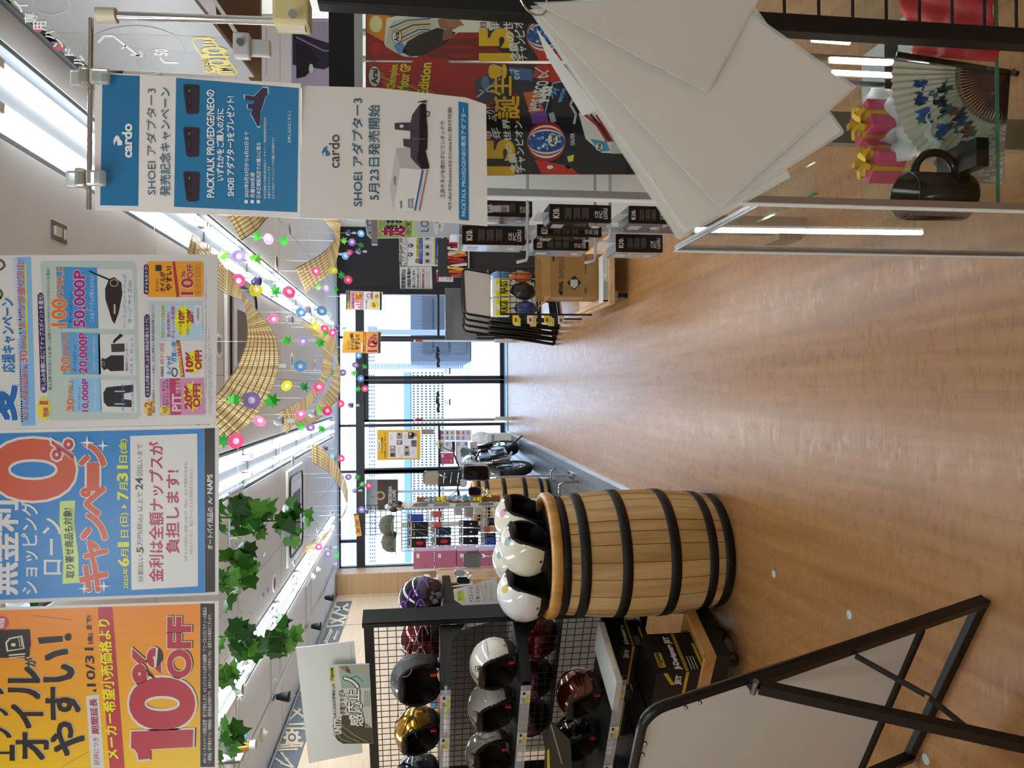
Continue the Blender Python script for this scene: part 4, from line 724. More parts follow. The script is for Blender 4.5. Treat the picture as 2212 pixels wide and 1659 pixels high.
def pack(x0, x1, y0, y1, Y, label, dep=.1, front='#2a221c', tone=0):
    a, c = atY(x1, y1, Y), atY(x0, y0, Y); t = thing('product_pack', label, 'package', ((a.x+c.x)/2, Y+dep/2, a.z), group='dark intercom packages on hooks')
    b = B(); b.bb(a.x, c.x, Y, Y+dep, a.z, c.z, mat('#15120f', .3)); b.obj('box', t, bev=.001)
    b = B(); b.bb(a.x-.0012, a.x, Y+.004, Y+dep-.004, a.z+.004, c.z-.004, mat(front, .15, coat=.8)); b.bb(a.x-.002, a.x-.001, Y+dep*.3, Y+dep*.7, c.z-.045, c.z-.015, mat('#b8b4b0', .3)); b.cyl((a.x-.0022, Y+dep*.5, a.z+.03), (a.x-.0005, Y+dep*.5, a.z+.03), .012, mat('#c8c8c0', .3)); b.obj('front_print', t)
    s = Sheet((0, Y-.0006, 0), dl=.0003, r=.35); h = x1-x0; w = y1-y0; ty = lambda f: y0+w*f
    s.tx('K10', x0+h*.07, x0+h*.16, ty(.3), ty(.75), '#d0ccc8', .05, l=1)
    s.rect(x0+h*.12, x0+h*.17, ty(.2), ty(.3), '#a83038', 1)
    for k in range(3):
        for j in range(5): s.rect(x0+h*(.26+.14*k+.022*j), x0+h*(.27+.14*k+.022*j), ty(.22), ty(.82-.07*(j % 3)), '#6a625a', 1)
    s.tx('CE', x0+h*.74, x0+h*.79, ty(.4), ty(.75), '#b8b4b0', .04, l=1); s.tx('FC', x0+h*.81, x0+h*.86, ty(.4), ty(.75), '#b8b4b0', .04, l=1); s.tx('LDXU', x0+h*.88, x0+h*.94, ty(.25), ty(.8), '#b8b4b0', .05, l=1)
    s.obj('side_print', t)
    b = B(); m_ = mat('#dfe4e4', .1, alpha=.5); b.bb((a.x+c.x)/2-.0004, (a.x+c.x)/2+.0004, Y, Y+dep, c.z, c.z+.03, m_); b.obj('hang_tab', t)
pack(998, 1134, 486, 530, 1.95, 'dark package on the top hook, closest to the aisle', front='#c9c9cc')
pack(1046, 1150, 432, 468, 2.02, 'dark package with white price sticker hanging nearest to the panel, top row', tone=1)
pack(1186, 1320, 440, 481, 1.88, 'dark package in the middle row with bright side print, by the white sheets')
pack(1160, 1300, 484, 512, 1.99, 'thin brown fronted package in the middle row', front='#4a3a2a')
pack(1152, 1272, 516, 541, 2.05, 'brown fronted package at the outer end of the middle hook', front='#4a3a2a')
pack(1358, 1450, 444, 484, 1.88, 'dark package of the lowest row tucked behind the white sheets', front='#8a8490')
pack(1330, 1432, 505, 545, 2.05, 'brown fronted package hanging lowest near the cart', front='#4c3c28')
for x, y, Y, w in ((992, 545, 1.98, 'above the package closest to the aisle'), (1140, 562, 1.96, 'with its tip above the cardboard box'), (1318, 520, 1.9, 'carrying the lowest package row'), (1286, 563, 2.0, 'reaching farthest towards the aisle')): hook(x, y, Y, 'pale bent display hook ' + w)
s = Sheet((0, 2.02-.0012, 0)); s.rect(1058, 1100, 444, 458, '#c8c4c0', 1)
for k in range(9): s.rect(1082, 1096, 446+k*1.3, 446.7+k*1.3, '#2a2a2a', 2)
s.obj('price_sticker', None, 'white barcode sticker on the top row package nearest to the panel', 'sticker')
# ================================================================ BARRELS
OAK = [grain('oak_stave_%d' % i, c1, c2, (18, 18, 1.6), .5, .9, bump=.15) for i, (c1, c2) in enumerate((('#b08a52', '#cfae78'), ('#a37c46', '#c5a068'), ('#bb9a62', '#d8bb86')))]
RIMW = grain('oiled_rim_wood', '#a8722c', '#cf9c50', (14, 14, 3), .35, 1., .3); HOOP = mat('#171515', .45, .3, noise=.3, ns=30.)
def barrel_r(z, H=.93): u = (z/H-.5)*2; return .333-.040*u*u
def make_barrel(bx, by, label):
    t = thing('oak_barrel', label, 'barrel', (bx, by, 0), group='oak barrels with black hoops'); H = .905; N = 26; rn = random.Random(11)
    b = B(); ang = [0.]
    for i in range(N): ang.append(ang[-1]+rn.uniform(.75, 1.3))
    ang = [a/ang[-1]*2*math.pi for a in ang]
    for i in range(N):
        a0, a1 = ang[i]+.0045, ang[i+1]-.0045; vs = []; K = 14; jit = rn.uniform(-.0012, .0012)
        for k in range(K+1):
            z = H*k/K; r = barrel_r(z)+jit
            for j in range(4): a = a0+(a1-a0)*j/3; vs.append((bx+r*math.cos(a), by+r*math.sin(a), z))
        b.add(vs, [(k*4+j, k*4+j+1, k*4+j+5, k*4+j+4) for k in range(K) for j in range(3)], OAK[rn.randrange(3)], True)
    b.lathe([(barrel_r(H*k/14)-.004, H*k/14) for k in range(15)], mat('#2a1a0c', .9), 40, (bx, by, 0))
    b.obj('staves', t)
    zs = [(1213, 1236), (1257, 1278), (1345, 1366), (1450, 1471), (1536, 1554), (1573, 1597)]
    for x0, x1 in zs:
        z1, z0 = atY(x0, 1190, 3.54).z, max(.004, atY(x1, 1190, 3.55).z); zm = (z0+z1)/2
        b = B(); b.lathe([(barrel_r(z0)+.0005, z0), (barrel_r(z0)+.0045, z0), (barrel_r(zm)+.0055, zm), (barrel_r(z1)+.0045, z1), (barrel_r(z1)+.0005, z1)], HOOP, 64, (bx, by, 0)); h = b.obj('hoop', t)
        b = B()
        for a in (-2.2, -1.6, -1.0, -.12, -.05): p = V((bx+(barrel_r(zm)+.005)*math.cos(a), by+(barrel_r(zm)+.005)*math.sin(a), zm)); b.sph(p, .005, BLACK, 8, 5)
        b.obj('rivet', h)
    b = B(); b.lathe([(.275, H-.02), (.318, H-.012), (.327, H), (.327, H+.032), (.318, H+.042), (.290, H+.042), (.275, H+.03)], RIMW, 64, (bx, by, 0), closed=True); b.obj('wooden_rim', t)
    b = B(); b.lathe([(.285, H-.02), (.276, H+.008), (0, H+.012)], mat('#0d0b0a', .6), 48, (bx, by, 0)); b.lathe([(.28, .002), (0, .002)], mat('#1a120a', .9), 32, (bx, by, 0)); b.obj('head', t)
    return t
BX, BY = -.885, 3.865
bar0 = make_barrel(BX, BY, 'oak barrel with black hoops carrying four white helmets')
dup(bar0, (-1.42, 8.95, 0), (0, 0, .7), 'smaller looking oak barrel standing on the checker plate near the motorcycle')
# ================================================================ HELMETS
def make_helmet(name, loc, yaw, col, label, group, pitch=0., roll=0., sc=1., shell=None, deco=None, liner='#2c1d16', tag_red=True, trim='#0d0c0c'):
    t = thing(name, label, 'helmet', loc, rot=(roll, pitch, yaw), group=group)
    Mw = Matrix.LocRotScale(V(loc), t.rotation_euler, V((1, 1, 1)))
    A, Bw, Cz = .142*sc, .122*sc, .137*sc; cz = .108*sc
    def low(ph):
        a = abs(ph); 
        def sm(x): x = min(1, max(0, x)); return x*x*(3-2*x)
        f = sm((a-.70)/.80); g = sm((a-2.0)/.9)
        return math.radians(37-3*math.cos(a*2)) *(1-f) + f*math.radians(-53+12*g)
    def surf(ph, el, k=1.):
        ce = math.cos(el); q = 1-.10*max(0, math.sin(-el))**1.0
        bk = 1+.05*max(0, -math.cos(ph))*ce
        return Mw @ V((A*k*q*bk*ce*math.cos(ph), Bw*k*q*ce*math.sin(ph), cz+Cz*k*math.sin(el)))
    NP, NE = 110, 14; vs = []
    m = shell or mat(col, .12, coat=1., spec=.6)
    def skin(k, mm, flip):
        b = B(); vs = []
        for i in range(NP):
            ph = -math.pi+2*math.pi*i/NP; l = low(ph)
            for j in range(NE+1): vs.append(surf(ph, math.pi/2-(math.pi/2-l)*j/NE, k))
        fs = []
        for i in range(NP):
            n = (i+1) % NP
            for j in range(NE): q = (i*(NE+1)+j, i*(NE+1)+j+1, n*(NE+1)+j+1, n*(NE+1)+j); fs.append(q[::-1] if flip else q)
        b.add(vs, fs, mm, True); return b
    skin(1., m, False).obj('shell', t)
    LN = mat(liner, .9, noise=.3, ns=60.)
    skin(.89, LN, True).obj('liner', t)
    b = B(); edge = [surf(-math.pi+2*math.pi*i/NP, low(-math.pi+2*math.pi*i/NP)-.01, .95) for i in range(NP)]
    for _ in range(3): edge = [edge[i]*.5+(edge[i-1]+edge[(i+1) % NP])*.25 for i in range(NP)]
    b.tube(edge, .0095*sc, mat(trim, .7), 8, True); b.obj('edge_trim', t)
    b = B()
    for s_ in (-1, 1):
        c = V((-A*.08, s_*Bw*.72, cz-.055*sc)); b.sph(Mw @ c, (.065*sc, .02*sc, .045*sc), LN, 14, 8, (Mw.to_3x3()))
    b.sph(Mw @ V((A*.62, 0, cz+Cz*.58)), (.03*sc, .07*sc, .02*sc), LN, 14, 8, Mw.to_3x3()); b.obj('cheek_pads', t)
    SN = mat('#b9b4aa', .2, .9)
    for ph, el in ((0, .80), (.62, .78), (-.62, .78), (1.62, -.30), (-1.62, -.30), (1.72, -.55), (-1.72, -.55)):
        b = B(); p, q = surf(ph, el, .99), surf(ph, el, 1.03); rr_ = .0075*sc if abs(ph) != 1.72 else .0045*sc
        b.cyl(p, q, rr_, SN if abs(ph) != 1.72 else BLACK, n=12); b.obj('snap', t)
    b = B(); pts = [V((A*.05, Bw*.8*math.cos(k*math.pi/8), cz-.075*sc-.035*sc*math.sin(k*math.pi/8))) for k in range(9)]
    for p, q in zip(pts, pts[1:]): b.bar(Mw @ p, Mw @ q, .018*sc, .003, BLACK)
    st = b.obj('chin_strap', t)
    if tag_red: b = B(); b.box(Mw @ V((A*.22, .035*sc, cz-.075*sc)), (.012*sc, .014*sc, .03*sc), mat('#b3202a', .5), Mw.to_3x3()); b.obj('red_tag', st)
    if deco: deco(t, surf, sc)
    return t
def decal(t, surf, ph, el, w, h, col, name='sticker', k=1.012, rnd=True):
    b = B(); n = 16
    pts = [surf(ph+w*math.cos(2*math.pi*i/n), el+h*math.sin(2*math.pi*i/n), k) for i in range(n)] if rnd else [surf(ph+a*w, el+c*h, k) for a, c in ((-1, -1), (-.3, -1), (.4, -1), (1, -1), (1, 0), (1, 1), (.3, 1), (-.4, 1), (-1, 1), (-1, 0))]
    c = sum(pts, V((0, 0, 0)))/len(pts); b.add([c+(c-sum((p for p in pts), V((0, 0, 0)))/len(pts))]+pts, [(0, i+1, (i+1) % len(pts)+1) for i in range(len(pts))], mat(col, .3)); return b.obj(name, t)
def stripes(t, surf, curves, col, r=.0012, name='pinstripe'):
    b = B()
    for c in curves: b.tube([surf(ph, el, 1.006) for ph, el in c], r, mat(col, .3), 5)
    return b.obj(name, t)
def round_badge(col): return lambda t, s, sc: decal(t, s, -.75, .92, .24, .14, col)
BH = 'white open face helmets on the barrel'
zt = .905
for (y, x0, dy, yaw, c, lab, bd, pt) in ((1122, 1125, .13, -.32, '#dcd8c6', 'cream helmet with pink badge, farthest on the barrel towards the aisle', '#d58cb0', .05), (1180, 1140, -.11, -.28, '#dedac8', 'cream helmet with teal badge in the middle of the barrel', '#6a9c94', .0),
                                 (1206, 1120, .24, -.3, '#dcdac8', 'cream helmet mostly hidden behind the middle one on the barrel', '#5a9a9a', .0), (1280, 1130, .0, -.26, '#e6e6e6', 'pure white helmet with yellow badge at the rack side of the barrel', '#d8b04a', .0)):
    Yh = BY+dy; Xh = atY(x0, y, Yh).x
    make_helmet('open_face_helmet', (Xh, Yh, zt+.012), yaw-.12, c, lab, BH, pitch=pt, deco=round_badge(bd), sc=1.1, liner='#241812', tag_red=False)
# barrel dressing: dark tray under helmets
# ================================================================ HELMET RACK
RO, E1, E2 = V((-1.22, 3.996, 0)), V((-.8944, .4472, 0)), V((-.4472, -.8944, 0))
RR = Matrix((E1, E2, V((0, 0, 1)))).transposed()
def RK(a, b, z): return RO+E1*a+E2*b+V((0, 0, z))
def rack_a(y, b):
    r = (829.5-y)/FPX; P = RO+E2*b; return (r*P.y-P.x)/(E1.x-r*E1.y)
t = thing('helmet_rack', 'black double sided wire rack holding helmets on three shelf levels', 'rack', tuple(RO))
RAW = 1.30
for a in (0, RAW): b = B(); b.box(RK(a, 0, .945), (.035, .10, 1.89), BLACK, RR); b.box(RK(a, .052, .945), (.02, .006, 1.89), mat('#1a1a1b', .5), RR); b.box(RK(a, .05, .02), (.04, .4, .04), BLACK, RR); b.obj('upright', t)
b = B(); b.box(RK(RAW/2, 0, 1.86), (RAW, .04, .05), BLACK, RR); b.obj('top_bar', t)
b = B(); b.box(RK(RAW/2, 0, .36), (RAW, .05, .06), BLACK, RR); b.obj('lower_bar', t)
b = B()
n = int(RAW/.047)
for i in range(1, n): b.cyl(RK(i*.047, 0, .38), RK(i*.047, 0, 1.84), .0024, BLACK, n=5, cap=False)
for i in range(int(1.46/.047)): b.cyl(RK(.02, .004, .40+i*.047), RK(RAW-.02, .004, .40+i*.047), .0024, BLACK, n=5, cap=False)
b.obj('wire_mesh', t)
RAILC = mat('#cfd4da', .08, alpha=.35)
SHZ = (1.49, 1.095, .61)
b = B(); b.box(RK(RAW/2, .14, .388), (RAW-.04, .22, .01), BLACK, RR); b.obj('lower_shelf', t)
for k, z in enumerate(SHZ):
    sh = B(); sh.box(RK(RAW/2, .24, z-.006), (RAW-.03, .38, .008), mat('#141414', .5), RR); so = sh.obj('shelf', t)
    for a in (.02, RAW-.02):
        b = B(); P = [RK(a, .05, z-.006), RK(a, .45, z-.006), RK(a, .45, z-.05), RK(a, .18, z-.06), RK(a, .05, z-.14)]; b.prism(P, E1*.004, BLACK); b.obj('bracket', so)
    b = B(); b.box(RK(RAW/2+.0, .455, z-.022), (RAW-.1, .006, .05), RAILC, RR); b.obj('price_rail', so)
    for j, a in enumerate((.12, .42, .72, 1.05)):
        b = B(); b.box(RK(a, .460, z-.022), (.085, .002, .048), mat('#b9b7b2', .5, k=1.2), RR); b.box(RK(a+.012, .462, z-.032), (.045, .002, .014), mat('#c8b820', .5), RR); b.box(RK(a-.025, .462, z-.014), (.018, .002, .012), BLACK, RR)
        for q in range(3): b.box(RK(a+.02, .462, z-.006-.006*q), (.03, .002, .002), mat('#55524e', .5), RR)
        b.obj('price_card', so)
    if k < 2:
        b = B(); b.cyl(RK(.86, .460, z-.02), RK(.86, .464, z-.02), .024, mat('#a89a6a', .35), n=16); b.cyl(RK(.86, .463, z-.02), RK(.86, .467, z-.02), .016, mat('#d8cf9a', .4), n=12); b.obj('award_sticker', so)
for z, w in ((1.46, .3), (.80, .3)):
    sh = B(); sh.box(RK(RAW/2, -.185, z-.006), (RAW-.03, .27, .008), mat('#141414', .5), RR); so = sh.obj('shelf', t)
    b = B(); P = [RK(.02, -.05, z), RK(.02, -.34, z), RK(.02, -.34, z-.045), RK(.02, -.14, z-.06), RK(.02, -.05, z-.14)]; b.prism(P, E1*.005, BLACK); b.obj('bracket', so)
YAW = math.atan2(E2.y, E2.x)
FLAKE = lambda c, r=.16: mat(c, r, .75, coat=1., noise=.35, ns=90.)
def rivets_deco(t, s, sc):
    stripes(t, s, [[(p0+.25*math.cos(a), e0+.28*math.sin(a)) for a in [i*.35 for i in range(15)]] for p0, e0 in ((.9, .5), (1.7, .3), (-.5, .9), (.2, 1.0), (2.4, .5))], '#a8a8a4', .0014, 'engraved_lines')
def scroll_deco(t, s, sc):
    stripes(t, s, [[(p0+.5*i/10*sg, e0+.35*math.sin(i*.45)) for i in range(11)] for p0, e0, sg in ((.3, .6, 1), (.6, .75, 1), (.5, .5, 1), (1.2, .2, 1), (1.3, -.1, -1), (.1, .9, -1))]+[[(.55+.2*math.cos(a)*(1-a/9), .85+.2*math.sin(a)*(1-a/9)) for a in [i*.4 for i in range(20)]]], '#5a2a22', .0013, 'scroll_lines')
def badge_deco(t, s, sc):
    decal(t, s, .62, .82, .16, .14, '#3a3416', 'logo_plate', rnd=False); decal(t, s, .62, .79, .12, .05, '#c8b83a', 'logo_plate', 1.02, rnd=False); decal(t, s, .62, .87, .12, .04, '#c8c4b0', 'logo_plate', 1.02, rnd=False)
    stripes(t, s, [[(0, .5+i*.1) for i in range(8)], [(.08, .5+i*.1) for i in range(8)], [(1.2+i*.12, .35) for i in range(9)]], '#4a443c', .001)
def flame_deco(c): return lambda t, s, sc: stripes(t, s, [[(p0+.4*math.sin(i*.5), e0+.07*i) for i in range(10)] for p0, e0 in ((.7, .1), (1.2, .1), (1.7, -.2), (2.2, .1), (-.6, .4), (2.6, -.2), (3.0, .2), (3.4, -.1), (-2.4, .2), (-2.0, -.2), (2.8, .6), (3.3, .7))], c, .0035, 'flame_lines')
HG = 'helmets displayed on the wire rack'
def rk_helm(y, b, z, col, label, shell=None, deco=None, dyaw=0., sc=1., **k):
    p = RK(rack_a(y, b), b, z); return make_helmet('open_face_helmet', tuple(p), YAW+dyaw+(.28 if b > 0 else 0), col, label, HG, shell=shell, deco=deco, sc=sc, **k)
rk_helm(1452, .27, SHZ[0], '#3a3b3c', 'matte dark grey helmet with engraved lines on the top shelf', mat('#3c3d3e', .5, .2), rivets_deco, .1, 1.03)
rk_helm(1562, .27, SHZ[0], '#c8921a', 'metallic gold helmet with dark flames on the top shelf', FLAKE('#d09a10'), flame_deco('#2a1c08'), -.25, .97)
rk_helm(1662, .27, SHZ[0], '#0f1a2a', 'navy helmet at the far end of the top shelf', mat('#101c30', .12, .3, coat=1.), rivets_deco, -.05, 1.)
rk_helm(1428, .27, SHZ[1], '#d8d4c8', 'cream helmet with logo plate, first on the middle shelf from the barrel', None, badge_deco, -.2)
rk_helm(1520, .27, SHZ[1], '#d6d4ca', 'cream helmet with logo plate, second on the middle shelf from the barrel', None, badge_deco, -.3)
rk_helm(1620, .27, SHZ[1], '#c9c5bb', 'off white helmet with red scroll lines on the middle shelf', None, scroll_deco, .1, 1.02)
rk_helm(1505, .30, SHZ[2]+.02, '#5a2a0a', 'brown orange metallic helmet on the low shelf', FLAKE('#6a2c08', .12), None, -.4, 1.0)
rk_helm(1600, .27, SHZ[2], '#0b0a0b', 'plain black helmet on the low shelf', None, None, -.3, .98)
rk_helm(1280, -.19, 1.46, '#1a0f2a', 'dark helmet with purple swirls facing away on the far shelf', mat('#160c22', .1, .4, coat=1.), flame_deco('#7a3ad0'), 3.3, 1.0, tag_red=False)
rk_helm(1368, -.20, 1.46, '#6a0a10', 'deep red helmet behind the mesh at the top level', FLAKE('#7a0c14', .1), flame_deco('#c8b0a0'), 3.1, 1.0, tag_red=False)
rk_helm(1368, -.19, .80, '#7a0c10', 'bright candy red helmet behind the mesh at the low level', FLAKE('#8a0e12', .1), None, 3.1, 1.02, tag_red=False)
rk_helm(1455, -.19, .80, '#4a0a26', 'magenta metallic helmet behind the mesh at the low level', FLAKE('#5c0c30', .12), None, 3.0, 1.02, tag_red=False)
rk_helm(1540, -.19, .80, '#3a0a0c', 'dark red helmet behind the mesh, farthest along the low level', FLAKE('#4a0c10', .12), None, 3.0, .98, tag_red=False)
# sign board on the rack
s = Sheet(RK(.4, .06, 1.92), E2, k=1.15, r=.5); s.base([(639, 1400), (765, 1385), (783, 1626), (667, 1649)], '#c3c6c2', .006); s.line([(758, 1392), (760, 1425)], 1., '#8c8f8a', 1); s.obj('white_foam_board', None, 'blank white foam board standing on top of the helmet rack', 'board')
s = Sheet(RK(.4, .09, 1.9), E2, k=1.15, r=.4, z=(4.621, 620, 1300))
s.base([(408, 632), (820, 620), (858, 1415), (560, 1420), (500, 1380), (462, 1300), (455, 1220)], '#b9beb4', .004)
s.poly([(510, 640), (820, 625), (835, 860), (545, 865)], '#8aa29a', 1); s.poly([(520, 645), (600, 640), (640, 690), (585, 700), (640, 720), (560, 680)], '#8a6a52', 2); s.poly([(640, 660), (815, 650), (800, 720), (720, 700)], '#a89a82', 2); s.line([(640, 760), (700, 740), (760, 800)], 10, '#5a6a5a', 2)
s.poly([(428, 660), (468, 655), (475, 790), (440, 795)], '#c8b820', 2); s.tx('72JAM', 436, 470, 662, 788, '#1c1c18', .04, l=3)
s.tx('職人のこだわり伊達立った', 465, 495, 815, 1200, '#26261f', .04, '#c8ccc4', .03, l=4, dx=-20); s.tx('手塗りモデル', 530, 580, 875, 1125, '#26261f', .04, '#c8ccc4', .03, l=4, dx=-15)
s.poly([(455, 1230), (560, 1130), (700, 1140), (850, 1260), (856, 1412), (560, 1418), (500, 1380)], '#3a3a2c', 2)
for i in range(6): s.line([(470+i*14, 1330-i*20), (520+i*30, 1390-i*12), (600+i*40, 1400)], 7, '#8c8a6a' if i % 2 else '#23231a', 3)
s.tx('UNIT72', 470, 540, 1160, 1320, '#d0d0c4', .05, '#1a1a14', .04, l=5)
for tt, a in (('感', (620, 760, 1120, 1240)), ('応', (590, 750, 1000, 1110)), ('止', (580, 720, 880, 990)), ('ノ', (570, 715, 755, 860))): s.tx(tt, *a, '#16160f', .075, l=5); s.tx(tt, *a, '#d4d6d0', .025, l=6)
for k in range(3): s.tx('限定塗装の特別仕様', 770+k*22, 786+k*22, 890, 1040, '#3a3a34', .0, l=4); s.tx('手描きモデル', 780+k*22, 796+k*22, 1050, 1260, '#d0d0c8', .02, l=5)
s.obj('display_poster', None, 'poster with brush lettering and a painted helmet leaning on the white foam board', 'poster')
# ---------------- base: wooden dolly with boxes
t = thing('wheeled_base', 'wooden base with black skirt and casters under the helmet rack', 'dolly', tuple(RK(.6, 0, 0)))
PINE = grain('pine_board', '#a07036', '#c2945a', (7, 7, 7), .5, .8)
b = B(); b.box(RK(.465, .378, .125), (1.27, .315, .075), BLACK, RR); b.obj('skirt', t)
b = B(); b.box(RK(.465, .378, .172), (1.26, .31, .018), PINE, RR)
for s_ in (.229, .527): b.box(RK(.465, s_, .19), (1.27, .018, .055), PINE, RR)
for a in (-.162, 1.09): b.box(RK(a, .378, .19), (.018, .3, .055), PINE, RR)
b.obj('wooden_deck', t)
for a, bb in ((-.06, .46), (1.0, .46), (-.06, .29), (1.0, .29)):
    b = B(); b.cyl(RK(a-.014, bb, .036), RK(a+.014, bb, .036), .036, RUBBER, n=20); b.cyl(RK(a-.016, bb, .036), RK(a+.016, bb, .036), .02, STEEL, n=14); b.box(RK(a, bb, .08), (.05, .05, .012), STEEL, RR); b.obj('caster', t)
def jet_box(a, bb, z, w, d, h, label, print_side=True):
    t = thing('helmet_box', label, 'box', tuple(RK(a, bb, z)), group='black helmet boxes under the rack')
    b = B(); b.box(RK(a, bb, z+h/2), (w, d, h), mat('#131214', .4), RR); b.obj('carton', t, bev=.002)
    s = Sheet(RK(a-w/2, bb, z), -E1, dl=.0006, r=.4); s2 = Sheet(RK(a, bb+d/2, z), E2, dl=.0006, r=.4)
    def F(ss, u, v):  # u along, v up -> picture point on that face
        p = RK(a-w/2, bb-d/2+d*u, z+h*v) if ss is s else RK(a-w/2+w*u, bb+d/2, z+h*v); return p
    def quad(ss, u0, v0, u1, v1, c, l, sk=0.):
        n = -E1 if ss is s else E2; ss.add([F(ss, u0, v0)+n*.0006*l, F(ss, u1, v0+sk)+n*.0006*l, F(ss, u1, v1+sk)+n*.0006*l, F(ss, u0, v1)+n*.0006*l], [(0, 1, 2, 3)], mat(c, .4))
    def word(ss, tt, u0, u1, v0, v1, c, bo, l=3):
        vs, ff = glyphs(tt, bo, 2); ax = [q[0] for q in vs]; ay = [q[1] for q in vs]; n = -E1 if ss is s else E2
        q = []
        for x, y in vs:
            f = (x-min(ax))/(max(ax)-min(ax)); g = (y-min(ay))/(max(ay)-min(ay)); f = 1-f; q.append(F(ss, u0+(u1-u0)*f, v0+(v1-v0)*g)+n*.0006*l)
        ss.add(q, ff, mat(c, .4))
    if print_side:
        quad(s, .5, .78, .86, .92, '#b89a28', 1); word(s, '72JAM', .52, .84, .80, .90, '#15130f', .04, 2)
        word(s, 'Jl-Designers JET', .10, .94, .46, .62, '#c8c6c0', .06)
        quad(s, .02, .36, .98, .42, '#b89a28', 1, .0); quad(s, .30, .02, .95, .08, '#b89a28', 1, -.0); word(s, 'CAUTION!! CAUTION!! CAUTION!!', .04, .96, .37, .41, '#1a160a', .02, 2)
        for k in range(3): quad(s, .62, .16+.06*k, .95, .175+.06*k, '#c8c6c0', 1)
    word(s2, 'JET', .06, .3, .46, .62, '#c8c6c0', .06); quad(s2, .0, .80, .3, .88, '#b89a28', 1, -.2); quad(s2, .0, .36, 1., .42, '#b89a28', 1); quad(s2, .7, .55, .85, .8, '#b89a28', 1)
    s.obj('side_print', t); s2.obj('front_print', t); return t
jet_box(.09, .385, .182, .28, .26, .255, 'black helmet box with yellow caution tape nearest to the base corner')
jet_box(.19, .142, .395, .28, .19, .19, 'black helmet box standing behind the barrel in the rear row')
jet_box(.40, .385, .182, .28, .27, .255, 'black helmet box second from the base corner')
jet_box(.72, .385, .182, .28, .27, .255, 'black helmet box third from the base corner')
jet_box(.60, .142, .395, .28, .19, .19, 'black helmet box in the rear row of the base')
tt_ = thing('white_display_tray', 'white flat display tray lying beside the low shelf helmets', 'tray', tuple(RK(.05, .3, .62)))
b = B(); b.box(RK(.06, .34, .632), (.2, .4, .035), mat('#b5b8b4', .4), RR); b.obj('tray', tt_, bev=.004)
b = B(); b.box(RK(-.041, .38, .634), (.003, .16, .02), mat('#d4cfae', .5), RR); b.obj('label_strip', tt_)
t = thing('dark_sign_panel', 'dark framed panel with yellow strip leaning at the front of the low shelf', 'sign', tuple(RK(.66, .45, .68)))
s = Sheet(RK(.6, .47, .7), E2+V((0, 0, .2)), k=1.); s.base([(1178, 1600), (1190, 1558), (1232, 1600), (1236, 1665), (1175, 1665)], '#2b2a26', .006); s.poly([(1182, 1622), (1186, 1617), (1188, 1660), (1182, 1662)], '#c8c41e', 1); s.line([(1190, 1565), (1214, 1650)], 3, '#8a8a86', 1); s.obj('panel', t)
# ================================================================ FOLDING BOARDS
def make_aboard(loc, rz, label, group, W=.68, fold=.52):
    t = thing('folding_board', label, 'sign stand', loc, rz, group); al = math.radians(15); d = V((0, math.sin(al), math.cos(al))); nn = V((0, math.cos(al), -math.sin(al)))
    Rb = Matrix((V((1, 0, 0)), nn, d)).transposed(); h = W/2; O = t
    def loc_obj(b, name, par=t, **k): return b.obj(name, par, local=True, **k)
    b = B(); b.box(d*.69, (W-.03, .006, .86), mat('#c2c1bd', .35, k=1.1), Rb); loc_obj(b, 'white_panel')
    BF = mat('#0e0d0d', .35); pts = []
    for cx, cz, a in ((h-.05, 1.12-.05, 0), (-h+.05, 1.12-.05, 1), (-h+.03, .245+.03, 2), (h-.03, .245+.03, 3)):
        r = .05 if a < 2 else .03
        pts += [V((cx+r*math.cos((a+i/5)*math.pi/2), 0, 0))+d*(cz+r*math.sin((a+i/5)*math.pi/2)) for i in range(6)]
    b = B(); b.tube(pts, .0155, BF, 4, True); loc_obj(b, 'frame')
    b = B()
    for s_ in (-1, 1):
        for z in (.98, 1.02): b.sph(V((s_*(h-.005), 0, 0))+d*z+nn*.018, .005, STEEL, 8, 5)
        for x in (.03, .07): b.sph(V((s_*(h-.06-x), 0, 0))+d*1.115+nn*.018, .005, STEEL, 8, 5)
    loc_obj(b, 'screws')
    for s_ in (-1, 1): b = B(); b.bar(V((s_*h, 0, 0))+d*.01, V((s_*h, 0, 0))+d*.84+nn*.012, .022, .03, BF, nn); loc_obj(b, 'front_leg')
    b = B(); b.bar(V((-h, .0, .012)), V((h, .0, .012)), .022, .03, BF); loc_obj(b, 'front_crossbar')
    if fold:
        H = d*.82+nn*.03; foot = V((0, fold, .012))
        for s_ in (-1, 1): b = B(); b.bar(V((s_*h, 0, 0))+H, V((s_*h, 0, 0))+foot, .03, .022, BF, (0, 1, 0)); loc_obj(b, 'rear_leg')
        b = B(); b.bar(V((-h, 0, 0))+foot, V((h, 0, 0))+foot, .022, .03, BF); loc_obj(b, 'rear_crossbar')
        for s_ in (-1, 1):
            b = B(); m_ = (d*.5+nn*.02).lerp(H.lerp(foot, .62), .5)+V((s_*(h-.02), 0, -.03)); b.bar(V((s_*(h-.02), 0, 0))+d*.5+nn*.02, m_, .016, .004, BF); b.bar(m_, V((s_*(h-.02), 0, 0))+H.lerp(foot, .62), .016, .004, BF); b.cyl(m_-V((.006, 0, 0)), m_+V((.006, 0, 0)), .007, mat('#b59a6a', .3, .8)); loc_obj(b, 'folding_stay')
            b = B(); b.cyl(V((s_*h-.02, 0, 0))+H+V((0, 0, .012)), V((s_*h+.02, 0, 0))+H+V((0, 0, .012)), .008, STEEL); loc_obj(b, 'hinge_bolt')
    return t
F1, F2 = atZ(2132, 1297), atZ(1972, 1632); mid = (F1+F2)/2
make_aboard((mid.x, mid.y, 0), math.atan2(F2.y-F1.y, F2.x-F1.x), 'large folding board with black frame and white back beside the helmet rack', 'folding sign boards')
